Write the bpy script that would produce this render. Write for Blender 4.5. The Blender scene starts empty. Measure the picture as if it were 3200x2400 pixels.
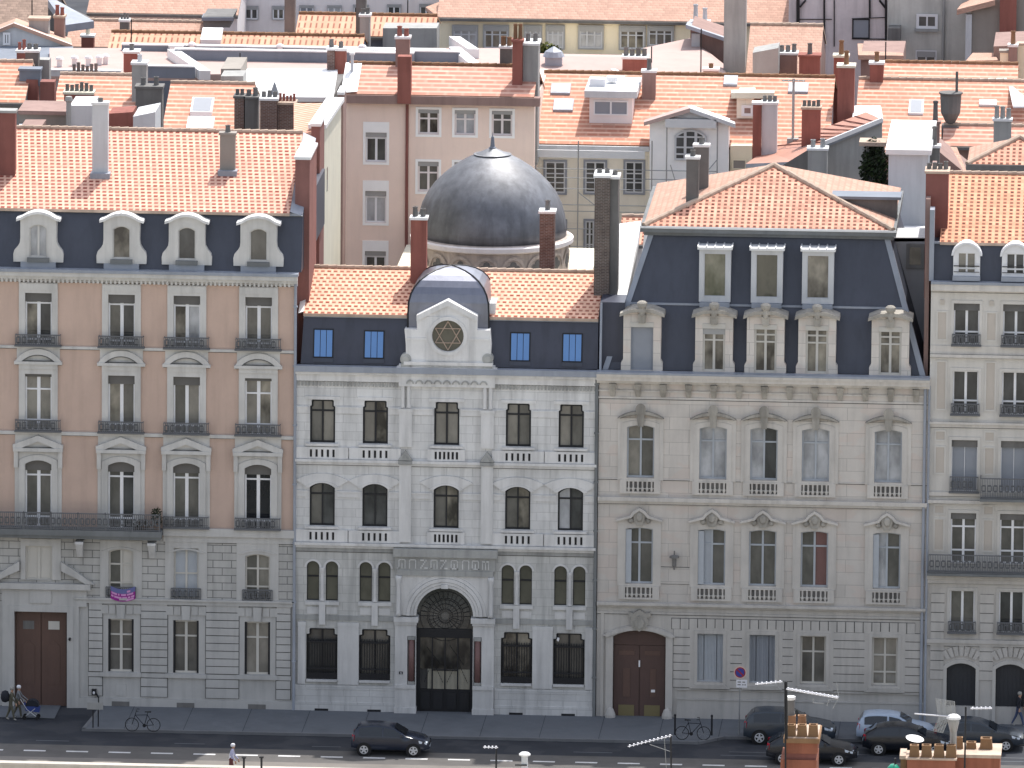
import bpy, math, random
from math import sin, cos, pi, radians, atan2, sqrt
from mathutils import Vector, Matrix
from mathutils.geometry import tessellate_polygon
random.seed(11)
sc = bpy.context.scene
col = sc.collection
# ------------------------------------------------------------------ camera
FPX, DIST = 36400.0, 560.0
phi, beta, rho = radians(10.5), radians(3.6), 0.0082
fw = Vector((-sin(beta)*cos(phi), cos(beta)*cos(phi), -sin(phi)))
r0 = fw.cross(Vector((0, 0, 1))).normalized()
u0 = r0.cross(fw)
RX = r0*cos(rho)+u0*sin(rho)
UX = u0*cos(rho)-r0*sin(rho)
CAM = Vector((0, 0, 16.34))-fw*DIST
def ray(px, py): return fw+RX*((px-1600)/FPX)+UX*((1200-py)/FPX)
def P(px, py, Y=0.0):
    d = ray(px, py); t = (Y-CAM.y)/d.y; p = CAM+d*t
    return p.x, p.z
def G(px, py, z=0.0):
    d = ray(px, py); t = (z-CAM.z)/d.z; p = CAM+d*t
    return p.x, p.y
def proj(x, y, z):
    v = Vector((x, y, z))-CAM; s = FPX/v.dot(fw)
    return 1600+v.dot(RX)*s, 1200-v.dot(UX)*s
cd = bpy.data.cameras.new('camera'); cam = bpy.data.objects.new('camera', cd); col.objects.link(cam)
cd.sensor_width = 36; cd.lens = FPX*36/3200; cd.clip_start = 1; cd.clip_end = 20000
m = Matrix((RX, UX, -fw)).transposed().to_4x4(); m.translation = CAM
cam.matrix_world = m; sc.camera = cam
# ------------------------------------------------------------------ light
SUN_EL, SUN_AZ = radians(61.3), radians(19.3)
to_sun = Vector((sin(SUN_AZ)*cos(SUN_EL), cos(SUN_AZ)*cos(SUN_EL), sin(SUN_EL)))
sl = bpy.data.lights.new('sun', 'SUN'); sl.energy = 5.0; sl.angle = radians(0.53); sl.color = (1.0, .955, .89)
so = bpy.data.objects.new('sun', sl); col.objects.link(so)
so.rotation_euler = to_sun.to_track_quat('Z', 'Y').to_euler()
w = bpy.data.worlds.new('World'); sc.world = w; w.use_nodes = True
nt = w.node_tree; bg = nt.nodes['Background']
sky = nt.nodes.new('ShaderNodeTexSky'); sky.sky_type = 'NISHITA'; sky.sun_disc = False
sky.sun_elevation = SUN_EL; sky.sun_rotation = SUN_AZ; sky.air_density = 1.0; sky.dust_density = 2.5; sky.ozone_density = 1.0
bg.inputs[1].default_value = .15
hs = nt.nodes.new('ShaderNodeHueSaturation'); hs.inputs['Saturation'].default_value = .5; hs.inputs['Value'].default_value = 1.82
nt.links.new(sky.outputs[0], hs.inputs['Color']); nt.links.new(hs.outputs[0], bg.inputs[0])
sc.view_settings.view_transform = 'Standard'; sc.view_settings.look = 'None'; sc.view_settings.exposure = 0
# ------------------------------------------------------------------ materials
class N:
    def __init__(s, name):
        s.m = bpy.data.materials.new(name); s.m.use_nodes = True
        s.t = s.m.node_tree; s.p = s.t.nodes['Principled BSDF']
    def n(s, typ, **kw):
        x = s.t.nodes.new('ShaderNode'+typ)
        for k, v in kw.items(): setattr(x, k, v)
        return x
    def l(s, a, b): s.t.links.new(a, b)
    def v(s, val, sock):
        if isinstance(val, (int, float)): sock.default_value = val
        else: s.l(val, sock)
    def math(s, op, a, b=0.0, c=0.0):
        x = s.n('Math', operation=op); s.v(a, x.inputs[0]); s.v(b, x.inputs[1]); s.v(c, x.inputs[2])
        return x.outputs[0]
    def mix(s, fac, a, b, blend='MIX'):
        x = s.n('MixRGB', blend_type=blend); s.v(fac, x.inputs[0])
        for val, k in ((a, 1), (b, 2)):
            if isinstance(val, tuple): x.inputs[k].default_value = (*val[:3], 1)
            else: s.l(val, x.inputs[k])
        return x.outputs[0]
    def pos(s): return s.n('NewGeometry').outputs['Position']
    def noise(s, vec, scale, detail=4, rough=.6, sc3=None):
        if sc3:
            mp = s.n('Mapping'); s.l(vec, mp.inputs[0]); mp.inputs['Scale'].default_value = sc3; vec = mp.outputs[0]
        x = s.n('TexNoise'); s.l(vec, x.inputs['Vector']); x.inputs['Scale'].default_value = scale
        x.inputs['Detail'].default_value = detail; x.inputs['Roughness'].default_value = rough
        return x.outputs['Fac']
    def rng(s, v, a, b, c, d):
        x = s.n('MapRange'); s.v(v, x.inputs[0])
        for i, k in enumerate((a, b, c, d)): x.inputs[i+1].default_value = k
        return x.outputs[0]
    def bump(s, h, strength=.3, dist=.02):
        b = s.n('Bump'); b.inputs['Strength'].default_value = strength; b.inputs['Distance'].default_value = dist
        s.l(h, b.inputs['Height']); s.l(b.outputs[0], s.p.inputs['Normal'])
    def fin(s, c, rough=.8, metal=0., spec=.3):
        if isinstance(c, tuple): s.p.inputs['Base Color'].default_value = (*c[:3], 1)
        else: s.l(c, s.p.inputs['Base Color'])
        s.v(rough, s.p.inputs['Roughness']); s.p.inputs['Metallic'].default_value = metal
        s.p.inputs['Specular IOR Level'].default_value = spec
        return s.m
def sc3(c, k): return tuple(min(1, x*k) for x in c)
def stone(name, c, var=.12, joint=None, streak=.12, grime_shade=0., rough=.85, jd=.72, fine=7., spec=.2, patch=0., patchcol=None, metal=0., bump=.25):
    n = N(name); p = n.pos()
    base = n.mix(n.rng(n.noise(p, .55, 5), .3, .7, 0, 1), sc3(c, 1-var), sc3(c, 1+var*.8))
    base = n.mix(1., base, n.mix(n.noise(p, fine, 3), sc3((1, 1, 1), 1-var*.8), (1, 1, 1)), 'MULTIPLY')
    if streak:
        st = n.rng(n.noise(p, 1., 4, .6, (2.2, 2.2, .22)), .46, .72, 0, 1)
        base = n.mix(n.math('MULTIPLY', st, streak*2.2), base, sc3(c, .45))
    if patch:
        pt = n.rng(n.noise(p, .9, 2, .5, (.6, .6, 1.3)), .52, .56, 0, 1)
        base = n.mix(n.math('MULTIPLY', pt, patch), base, patchcol)
    if joint:
        sx = n.n('SeparateXYZ'); n.l(p, sx.inputs[0])
        cx = n.n('CombineXYZ'); n.l(n.math('ADD', sx.outputs[0], sx.outputs[1]), cx.inputs[0]); n.l(sx.outputs[2], cx.inputs[1])
        b = n.n('TexBrick'); n.l(cx.outputs[0], b.inputs['Vector']); b.inputs['Scale'].default_value = 1
        b.inputs['Row Height'].default_value = joint[0]; b.inputs['Brick Width'].default_value = joint[1]
        b.inputs['Mortar Size'].default_value = joint[2]; b.inputs['Mortar Smooth'].default_value = .2
        b.inputs['Color1'].default_value = (1, 1, 1, 1); b.inputs['Color2'].default_value = (.9, .9, .9, 1); b.inputs['Mortar'].default_value = (jd, jd, jd, 1)
        base = n.mix(1., base, b.outputs['Color'], 'MULTIPLY')
    if grime_shade:  # grime plus painted-in shading, walls darken towards the ground
        sx = n.n('SeparateXYZ'); n.l(p, sx.inputs[0])
        g = n.rng(n.math('ADD', sx.outputs[2], n.math('MULTIPLY', n.noise(p, .5), 3.)), 1.5, 23., 1, 0)
        base = n.mix(n.math('MULTIPLY', g, grime_shade), base, (.10, .11, .125))
    if bump: n.bump(n.noise(p, 9., 4), bump, .02)
    return n.fin(base, rough, metal, spec)
def plain(name, c, rough=.5, metal=0., spec=.4, var=.06):
    n = N(name); p = n.pos()
    return n.fin(n.mix(n.noise(p, 2.3, 4), sc3(c, 1-var), sc3(c, 1+var)), rough, metal, spec)
def tiles(name, c, dash, rw=.345, tw=.25, dh=.42, dw=.62, off=.5, var=.16, amt=1., patch=(.5, .2, .12), pk=.25, light=None, vg=1.):
    n = N(name); uv = n.n('UVMap').outputs[0]
    s = n.n('SeparateXYZ'); n.l(uv, s.inputs[0])
    v = n.math('DIVIDE', s.outputs[1], rw); row = n.math('FLOOR', v); fv = n.math('FRACT', v)
    u = n.math('ADD', n.math('DIVIDE', s.outputs[0], tw), n.math('MULTIPLY', row, off)); cx = n.math('FLOOR', u); fu = n.math('FRACT', u)
    cc = n.n('CombineXYZ'); n.l(cx, cc.inputs[0]); n.l(row, cc.inputs[1])
    wn = n.n('TexWhiteNoise'); wn.noise_dimensions = '2D'; n.l(cc.outputs[0], wn.inputs['Vector'])
    base = n.mix(wn.outputs['Value'], sc3(c, 1-var), sc3(c, 1+var))
    p = n.pos()
    base = n.mix(n.math('MULTIPLY', n.rng(n.noise(p, .45, 5), .4, .7, 0, 1), pk), base, patch)
    base = n.mix(n.math('MULTIPLY', n.rng(n.noise(p, 1.3, 5), .5, .8, 0, 1), pk*.8), base, light or sc3(c, 1.3))
    d1 = n.math('MULTIPLY', n.rng(fv, dh-.14, dh, 1, 0), n.rng(fv, .0, .08, .25, 1))
    d2 = n.math('MULTIPLY', n.rng(fu, 0, .12, 0, 1), n.rng(fu, dw-.12, dw, 1, 0))
    d2 = n.math('MULTIPLY_ADD', d2, vg, 1-vg)
    d = n.math('MULTIPLY', n.math('MULTIPLY', d1, d2), n.rng(wn.outputs['Value'], 0, 1, amt*.72, amt))
    base = n.mix(d, base, dash)  # dashes paint tile-lip shadows; on coursed tiles they are the tile bodies
    h = n.math('ADD', n.math('MULTIPLY', n.math('ABSOLUTE', n.math('SINE', n.math('MULTIPLY', u, pi))), .6), n.math('SUBTRACT', 1., fv))
    n.bump(h, .55, .05)
    return n.fin(base, .85, 0, .15)
def brick(name, c1, c2, mort, rh=.075, bw=.23):
    n = N(name); p = n.pos()
    sx = n.n('SeparateXYZ'); n.l(p, sx.inputs[0]); cx = n.n('CombineXYZ'); n.l(n.math('ADD', sx.outputs[0], sx.outputs[1]), cx.inputs[0]); n.l(sx.outputs[2], cx.inputs[1])
    b = n.n('TexBrick'); n.l(cx.outputs[0], b.inputs['Vector']); b.inputs['Scale'].default_value = 1
    b.inputs['Row Height'].default_value = rh; b.inputs['Brick Width'].default_value = bw; b.inputs['Mortar Size'].default_value = .014
    b.inputs['Color1'].default_value = (*c1, 1); b.inputs['Color2'].default_value = (*c2, 1); b.inputs['Mortar'].default_value = (*mort, 1)
    base = n.mix(n.rng(n.noise(p, 1.6, 5), .4, .75, 0, .6), b.outputs['Color'], sc3(c1, .4))
    return n.fin(base, .9, 0, .1)
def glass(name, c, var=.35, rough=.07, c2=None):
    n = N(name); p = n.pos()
    f = n.rng(n.noise(p, 1.1, 3, .55, (1, 1, .6)), .35, .68, 0, 1)  # reflection-like variation painted into the pane colour
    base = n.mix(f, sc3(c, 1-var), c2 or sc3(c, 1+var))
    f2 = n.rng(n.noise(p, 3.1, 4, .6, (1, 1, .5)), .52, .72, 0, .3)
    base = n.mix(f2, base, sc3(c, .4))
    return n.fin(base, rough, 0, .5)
M = {}
M['pink'] = stone('pink_render', (.62, .46, .38), .07, None, .10, .36, .9)
M['stoneA'] = stone('grey_stone', (.66, .645, .62), .09, None, .16, .34)
M['ashA'] = stone('ashlar_stone', (.64, .625, .595), .12, (.37, .9, .022), .18, .32, .85, .36)
M['stoneB'] = stone('white_stone', (.84, .835, .825), .11, (.42, 1.25, .015), .24, .36, .85, .74)
M['trimB'] = stone('white_trim_stone', (.83, .82, .81), .10, None, .20, .36)
M['darkB'] = stone('weathered_stone', (.50, .50, .48), .2, None, .3, .4)
M['stoneC'] = stone('cream_stone', (.74, .69, .635), .08, (.62, 1.9, .014), .12, .36, .85, .68, 7., .2, .4, (.72, .60, .53))
M['trimC'] = stone('cream_trim', (.72, .68, .63), .10, None, .18, .38)
M['carveC'] = stone('carved_stone', (.47, .44, .39), .28, None, .35, .3, .9, .7, 12, .2, 0, None, 0, .8)
M['stoneE'] = stone('beige_stone', (.70, .67, .625), .06, None, .12, .36)
M['ashE'] = stone('beige_ashlar', (.50, .48, .44), .08, (.42, 1.0, .014), .1, .38, .85, .55)
M['panelE'] = stone('beige_panel', (.58, .525, .465), .06, None, .05, .3)
M['zinc'] = stone('dark_zinc', (.058, .065, .092), .10, None, .16, 0, .45, .7, 5, .5, 0, None, 0, .1)
M['zinc2'] = stone('blue_zinc', (.050, .056, .085), .12, None, .22, 0, .42, .7, 5, .5, 0, None, 0, .1)
M['cupz'] = stone('cupola_zinc', (.24, .25, .30), .12, None, .12, 0, .40, .7, 5, .5, 0, None, .75, .08)
M['zincl'] = stone('grey_zinc', (.33, .36, .42), .12, None, .12, 0, .45, .7, 5, .5)
M['zincw'] = stone('bright_zinc', (.80, .80, .80), .06, None, .05, 0, .5, .7, 5, .4)
M['flue'] = stone('faded_red_flue', (.27, .135, .12), .12, None, .2, 0, .9)
M['drum'] = stone('drum_stone', (.56, .485, .44), .16, None, .3)
M['topshadow'] = plain('window_top_shadow', (.135, .13, .125), .7)  # dark band painting the shadow at the window tops
M['stoneBd'] = stone('weathered_white_stone', (.74, .735, .71), .15, (.42, 1.25, .015), .32, .30, .85, .74)
M['lead'] = stone('dome_lead', (.21, .218, .24), .40, None, .34, 0, .52, .7, 3.0, .8, 0, None, .4, .22)
M['surw'] = plain('bright_surround', (.93, .92, .91), .8)
M['iron'] = plain('black_iron', (.012, .013, .017), .5)
M['rail'] = plain('grey_iron', (.13, .135, .145), .6)
M['slab'] = stone('grey_slab', (.20, .21, .215), .15, None, .15)
M['white'] = plain('white_paint', (.80, .80, .82), .5)
M['cream'] = plain('cream_paint', (.55, .53, .49), .6)
M['greyp'] = plain('grey_paint', (.36, .36, .36), .6)
M['shut'] = plain('shutter_paint', (.42, .45, .49), .6, 0, .3, .12)
M['shutb'] = plain('blue_shutter', (.13, .27, .56), .5)
M['shutg'] = plain('grey_shutter', (.27, .29, .33), .6)
M['gdark'] = glass('dark_glass', (.068, .07, .07))
M['gbrown'] = glass('brown_glass', (.14, .134, .12), .25)
M['gbeige'] = glass('beige_glass', (.25, .235, .205), .2)
M['gcurt'] = glass('curtained_glass', (.42, .43, .45), .3, .12)
M['gscene'] = glass('painted_reflection_glass', (.22, .20, .17), .8, .06, (.36, .33, .27))
M['gblack'] = glass('black_glass', (.014, .015, .02), .3)
M['ggreen'] = glass('green_glass', (.19, .20, .12), .5, .07, (.27, .26, .2))
M['golive'] = glass('olive_glass', (.115, .11, .085), .12)
M['wood'] = stone('brown_door_wood', (.125, .062, .042), .12, None, .12, .2, .5, .7, 7, .4)
M['woodd'] = stone('dark_door_wood', (.095, .046, .034), .12, None, .12, .2, .5, .7, 7, .4)
M['brass'] = plain('brass_plate', (.20, .17, .09), .45, .3)
M['marble'] = stone('red_marble', (.21, .11, .10), .12, None, .1, .2, .35)
M['tileA'] = tiles('salmon_tiles', (.70, .43, .325), (.24, .055, .04), .345, .31, .64, .76, .13, .15, 1., (.56, .29, .22), .35, (.8, .56, .46))
M['tileB'] = tiles('pale_salmon_tiles', (.74, .45, .325), (.23, .05, .03), .345, .31, .62, .72, .5, .13, 1., (.6, .3, .21), .32, (.85, .58, .45))
M['tileC'] = tiles('orange_tiles', (.64, .33, .24), (.10, .035, .025), .36, .30, .66, .62, 0., .2, 1., (.42, .2, .14), .4)
M['tileE'] = tiles('round_orange_tiles', (.68, .33, .21), (.11, .04, .028), .36, .32, .66, .62, 0., .14, 1., (.5, .22, .14), .3)
M['tileF'] = tiles('coursed_orange_tiles', (.68, .45, .345), (.43, .175, .115), .46, .62, .72, .95, .37, .2, .95, (.5, .28, .21), .45, (.74, .52, .42), .3)
M['tileP'] = tiles('pale_coursed_tiles', (.66, .42, .33), (.40, .17, .125), .46, .9, .72, .93, .41, .14, .9, (.6, .38, .3), .4, None, .35)
M['tileT'] = tiles('tan_flat_tiles', (.46, .29, .225), (.34, .20, .15), .3, .25, .4, .9, .5, .14, .6, (.42, .28, .22), .35)
M['tileN'] = tiles('brown_flat_tiles', (.25, .18, .145), (.16, .11, .085), .3, .25, .3, .9, .5, .2, .5, (.3, .22, .17))
M['tileR'] = tiles('ribbed_canal_tiles', (.64, .36, .25), (.20, .075, .05), .9, .32, .8, .42, 0., .14, .95)
M['seamr'] = stone('red_metal_roof', (.46, .24, .18), .10, None, .1, 0, .6)
M['flatp'] = stone('pinkish_roof_felt', (.48, .36, .33), .06, None, .04, 0, .95, .7, 12)
M['parap'] = stone('blue_grey_parapet', (.22, .245, .29), .08, None, .08)
M['redch'] = stone('red_render', (.33, .13, .105), .14, None, .25, 0, .9)
M['brownch'] = stone('brown_render', (.33, .225, .20), .12, None, .16, 0, .9)
M['maroon'] = stone('maroon_render', (.25, .105, .09), .12, None, .15)
M['greych'] = stone('grey_render', (.38, .38, .37), .10, None, .18)
M['lgrey'] = stone('light_grey_render', (.60, .61, .63), .06, None, .10)
M['dgrey'] = stone('dark_grey_render', (.19, .185, .18), .2, None, .2)
M['brickd'] = brick('dark_brick', (.145, .105, .092), (.10, .08, .075), (.24, .22, .20))
M['brickr'] = brick('old_red_brick', (.20, .11, .09), (.13, .075, .065), (.27, .24, .22))
M['peach'] = stone('peach_render', (.90, .725, .63), .04, None, .05)
M['creamw'] = stone('pale_cream_render', (.72, .68, .56), .05, None, .08)
M['creamD'] = stone('cream_render', (.90, .84, .72), .06, (.9, 3., .012), .06, 0, .9, .8)
M['yellow'] = stone('yellow_render', (.92, .82, .62), .05, None, .06)
M['lilac'] = stone('lilac_grey_render', (.86, .80, .79), .05, None, .06)
M['conc'] = stone('stained_concrete', (.74, .67, .68), .14, None, .22)
M['oldgrey'] = stone('stained_grey_render', (.62, .61, .57), .14, None, .2)
M['taupe'] = stone('taupe_render', (.33, .30, .27), .08, None, .1)
M['net'] = plain('white_boards', (.62, .63, .64), .7)
M['steel'] = plain('galvanised_steel', (.32, .33, .34), .4, .5)
M['terra'] = stone('terracotta_pot', (.30, .17, .10), .25, None, .3)
M['fterra'] = stone('brown_clay', (.26, .155, .085), .15, None, .15)
M['fred'] = stone('red_brick_render', (.32, .125, .08), .16, None, .25)
M['fsand'] = stone('sandy_mortar', (.54, .42, .335), .18, None, .2)
M['asph'] = stone('asphalt', (.043, .047, .057), .2, None, 0, 0, .85, .7, 14, .2, .5, (.06, .062, .068))
M['path'] = stone('sun_lightened_path', (.24, .225, .21), .12, None, 0, 0, .85, .7, 14)
M['lane'] = stone('sun_lightened_lane', (.13, .124, .12), .2, None, 0, 0, .85, .7, 14, .2, .5, (.10, .097, .095))  # paler than the road, its sunlight is put into the colour
M['path'] = stone('sun_lightened_path', (.20, .185, .17), .12, None, 0, 0, .85, .7, 14)  # paler surface, lightened further to paint in the sun
M['pave'] = stone('pavement', (.15, .162, .18), .16, None, 0, 0, .85, .7, 9, .2, .5, (.128, .136, .15))
M['kerb'] = stone('kerb_stone', (.17, .175, .185), .12, None, 0)
M['mark'] = stone('road_paint', (.70, .70, .70), .25, None, 0, 0, .7, .7, 14, .2, .4, (.4, .4, .4))
M['quay'] = stone('quay_stone', (.55, .51, .45), .1, None, .12)
M['water'] = plain('river_water', (.03, .05, .045), .15)
M['hill'] = stone('hillside_houses_and_gardens', (.33, .30, .25), .3, None, 0, 0, .9, .7, .05, .2, .9, (.10, .12, .06))
M['shade_joint'] = stone('ledge_shade_and_joint_dark', (.16, .16, .155), .3, None, .2)  # painted shadow lines under ledges, also backing for dark joints
M['leaf'] = stone('leaf_green', (.045, .075, .025), .5, None, 0, 0, .7, .7, 18)
M['leafd'] = stone('leaf_dark', (.03, .042, .022), .5, None, 0, 0, .7, .7, 18)
M['leafy'] = stone('leaf_yellow', (.16, .17, .04), .5, None, 0, 0, .7, .7, 18)
# ------------------------------------------------------------------ mesh building
def area2(p): return sum(p[i][0]*p[(i+1) % len(p)][1]-p[(i+1) % len(p)][0]*p[i][1] for i in range(len(p)))
class B:
    def __init__(s): s.v = []; s.f = []; s.m = []; s.uv = {}
    def face(s, pts, mi=0, uv=None):
        i = len(s.v); s.v += [tuple(p) for p in pts]; s.f.append(tuple(range(i, i+len(pts)))); s.m.append(mi)
        if uv: s.uv[len(s.f)-1] = uv
        return s
    def box(s, x0, x1, y0, y1, z0, z1, mi=0):
        if x0 > x1: x0, x1 = x1, x0
        if y0 > y1: y0, y1 = y1, y0
        if z0 > z1: z0, z1 = z1, z0
        i = len(s.v)
        s.v += [(x0, y0, z0), (x1, y0, z0), (x1, y1, z0), (x0, y1, z0), (x0, y0, z1), (x1, y0, z1), (x1, y1, z1), (x0, y1, z1)]
        for q in ((0, 3, 2, 1), (4, 5, 6, 7), (0, 1, 5, 4), (1, 2, 6, 5), (2, 3, 7, 6), (3, 0, 4, 7)):
            s.f.append(tuple(i+k for k in q)); s.m.append(mi)
        return s
    def taper(s, c0, h0, c1, h1, mi=0):   # frustum between two rectangles: centre (x,y,z), half sizes (hx,hy)
        a = [(c0[0]+sx*h0[0], c0[1]+sy*h0[1], c0[2]) for sx, sy in ((-1, -1), (1, -1), (1, 1), (-1, 1))]
        b = [(c1[0]+sx*h1[0], c1[1]+sy*h1[1], c1[2]) for sx, sy in ((-1, -1), (1, -1), (1, 1), (-1, 1))]
        s.loft([a, b], mi, True); return s
    def loft(s, rings, mi=0, caps=False, closed=True):
        i = len(s.v); n = len(rings[0])
        for r in rings: s.v += [tuple(p) for p in r]
        for k in range(len(rings)-1):
            for j in range(n if closed else n-1):
                a, b = i+k*n+j, i+k*n+(j+1) % n
                s.f.append((a, b, b+n, a+n)); s.m.append(mi)
        if caps:
            s.f.append(tuple(i+j for j in range(n))[::-1]); s.m.append(mi)
            s.f.append(tuple(i+(len(rings)-1)*n+j for j in range(n))); s.m.append(mi)
        return s
    def prism(s, poly, y0, y1, mi=0, holes=(), back=False, side=None):
        side = mi if side is None else side
        loops = [list(poly)]+[list(h) for h in holes]
        flat = [p for L in loops for p in L]
        tr = tessellate_polygon([[Vector((p[0], p[1], 0)) for p in L] for L in loops])
        i = len(s.v); s.v += [(p[0], y0, p[1]) for p in flat]
        for t in tr:
            a, b, c = (flat[k] for k in t)
            if (b[0]-a[0])*(c[1]-a[1])-(c[0]-a[0])*(b[1]-a[1]) < 0: t = t[::-1]
            s.f.append(tuple(i+k for k in t)); s.m.append(mi)
        if back:
            i2 = len(s.v); s.v += [(p[0], y1, p[1]) for p in flat]
            for t in tr:
                a, b, c = (flat[k] for k in t)
                if (b[0]-a[0])*(c[1]-a[1])-(c[0]-a[0])*(b[1]-a[1]) > 0: t = t[::-1]
                s.f.append(tuple(i2+k for k in t)); s.m.append(mi)
        for li, L in enumerate(loops):
            if (area2(L) > 0) != (li == 0): L = L[::-1]
            for k in range(len(L)):
                a, b = L[k], L[(k+1) % len(L)]
                s.face([(a[0], y0, a[1]), (a[0], y1, a[1]), (b[0], y1, b[1]), (b[0], y0, b[1])], side)
        return s
    def tube(s, p, q, r, mi=0, n=6, r2=None):
        p, q = Vector(p), Vector(q); d = (q-p).normalized()
        a = d.orthogonal().normalized(); b = d.cross(a); r2 = r if r2 is None else r2
        s.loft([[p+(a*cos(t)+b*sin(t))*r for t in [2*pi*k/n for k in range(n)]], [q+(a*cos(t)+b*sin(t))*r2 for t in [2*pi*k/n for k in range(n)]]], mi, True)
        return s
    def lathe(s, prof, c, n=16, mi=0, caps=True):
        s.loft([[(c[0]+r*cos(2*pi*k/n), c[1]+r*sin(2*pi*k/n), c[2]+z) for k in range(n)] for r, z in prof], mi, caps); return s
    def build(s, name, mats, parent=None, smooth=False, bevel=0, kind=None):
        me = bpy.data.meshes.new(name); org = Vector((0, 0, 0))
        p = parent
        while p is not None: org += p.location; p = p.parent
        if parent is None and not kind:
            xs = [v[0] for v in s.v]; ys = [v[1] for v in s.v]; org = Vector(((min(xs)+max(xs))/2, (min(ys)+max(ys))/2, min(v[2] for v in s.v)))
        me.from_pydata([(v[0]-org.x, v[1]-org.y, v[2]-org.z) for v in s.v], [], s.f)
        for mt in (mats if isinstance(mats, (list, tuple)) else [mats]): me.materials.append(M[mt] if isinstance(mt, str) else mt)
        me.polygons.foreach_set('material_index', s.m)
        if s.uv:
            ul = me.uv_layers.new(name='UVMap')
            for fi, uvs in s.uv.items():
                for k, li in enumerate(me.polygons[fi].loop_indices): ul.data[li].uv = uvs[k]
        if smooth: me.polygons.foreach_set('use_smooth', [True]*len(s.f))
        me.update()
        o = bpy.data.objects.new(name, me); col.objects.link(o)
        if parent is not None: o.parent = parent
        else: o.location = org if not kind else (0, 0, 0)
        if bevel:
            bv = o.modifiers.new('bevel', 'BEVEL'); bv.width = bevel; bv.segments = 2; bv.limit_method = 'ANGLE'
        if kind: o['kind'] = kind
        return o
def thing(name, label, cat, loc=(0, 0, 0), group=None):
    o = bpy.data.objects.new(name, None); o.empty_display_size = .3; col.objects.link(o); o.location = loc
    o['label'] = label; o['category'] = cat
    if group: o['group'] = group
    return o
def tag(o, label, cat, group=None):
    o['label'] = label; o['category'] = cat
    if group: o['group'] = group
    return o
# ------------------------------------------------------------------ shapes in the facade plane (x, z)
def rect(x0, x1, z0, z1): return [(x0, z0), (x1, z0), (x1, z1), (x0, z1)]
def archp(x0, x1, z0, z1, rise, n=10):
    """rectangle whose top is a circular arc of the given rise; z1 is the crown"""
    c = (x0+x1)/2; h = (x1-x0)/2; rise = min(rise, h); R = (h*h+rise*rise)/(2*rise); zc = z1-R
    a = atan2(z1-rise-zc, h); pts = [(x0, z0), (x1, z0)]
    for k in range(n+1):
        t = a+(pi-2*a)*k/n; pts.append((c+R*cos(t), zc+R*sin(t)))
    return pts
def chamf(x0, x1, z0, z1, c, dz): return [(x0, z0), (x1, z0), (x1, z1-dz), (x1-c, z1-dz*.9), (x1-c, z1-.05), (x1-c-.05, z1), (x0+c+.05, z1), (x0+c, z1-.05), (x0+c, z1-dz*.9), (x0, z1-dz)]
def bb(h): return min(p[0] for p in h), max(p[0] for p in h), min(p[1] for p in h), max(p[1] for p in h)
def inset(h, t, tb=None):
    x0, x1, z0, z1 = bb(h); tb = t if tb is None else tb; cx = (x0+x1)/2
    kx = (x1-x0-2*t)/(x1-x0); kz = (z1-z0-t-tb)/(z1-z0)
    return [(cx+(x-cx)*kx, z0+tb+(z-z0)*kz) for x, z in h]
def bars(b, x0, x1, z0, z1, y, step=.085, r=.016, top=.03):
    n = max(2, int((x1-x0)/step))
    for k in range(n+1):
        x = x0+(x1-x0)*k/n; b.box(x-r, x+r, y-r, y+r, z0, z1)
    b.box(x0, x1, y-.03, y+.03, z1-top, z1+.02); b.box(x0, x1, y-.02, y+.02, z0, z0+.03); b.box(x0, x1, y-.02, y+.02, z0+.12, z0+.14)
    k = 0; w = .28; x = x0+w/2
    while x < x1-.1:   # scroll panels
        zc = (z0+z1)/2
        for j in range(8):
            a, c = 2*pi*j/8, 2*pi*(j+1)/8
            b.box(min(x+.10*cos(a), x+.10*cos(c))-.012, max(x+.10*cos(a), x+.10*cos(c))+.012, y-.02, y+.02, min(zc+.16*sin(a), zc+.16*sin(c))-.012, max(zc+.16*sin(a), zc+.16*sin(c))+.012)
        x += w
def window(par, hole, pane='gdark', fr='white', Y=0., ins=.2, t=.075, mull=1, trans=(), mw=.05, shade=None, shadem='greyp', name='window', pane2=None):
    """casement with frame, mullion and transoms; pane (and a roller shade or a painted shadow band) are its children"""
    x0, x1, z0, z1 = bb(hole); inn = inset(hole, t); b = B(); y = Y+ins
    b.prism(hole, y-.06, y+.04, 0, [inn])
    for k in range(mull):
        x = x0+(x1-x0)*(k+1)/(mull+1); b.box(x-mw, x+mw, y-.05, y+.03, z0+t*.8, z1-t*.8)
    for f in trans:
        z = z0+(z1-z0)*f; b.box(x0+t*.8, x1-t*.8, y-.045, y+.03, z-.04, z+.04)
    o = b.build(name, fr, par)
    if pane2:
        xm = (x0+x1)/2
        g = B(); g.face([(x0+t*.5, y+.01, z0+t*.5), (xm, y+.01, z0+t*.5), (xm, y+.01, z1-t*.5), (x0+t*.5, y+.01, z1-t*.5)]); g.build('pane', pane, o)
        g = B(); g.face([(xm, y+.01, z0+t*.5), (x1-t*.5, y+.01, z0+t*.5), (x1-t*.5, y+.01, z1-t*.5), (xm, y+.01, z1-t*.5)]); g.build('pane', pane2, o)
    else:
        g = B(); g.face([(p[0], y+.01, p[1]) for p in inset(hole, t*.5)]); g.build('pane', pane, o)
    if shade:
        s = B(); s.prism([(p[0], p[1]) for p in rect(x0, x1, z1-(z1-z0)*shade, z1-.001)] if len(hole) == 4 else [(x0, z1-(z1-z0)*shade), (x1, z1-(z1-z0)*shade)]+hole[2:], y-.12, y-.07); s.build('blind_shadow_band', shadem, o)
    return o
def part(par, name, mat, *boxes):
    b = B()
    for q in boxes: b.box(*q)
    return b.build(name, mat, par)
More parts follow.
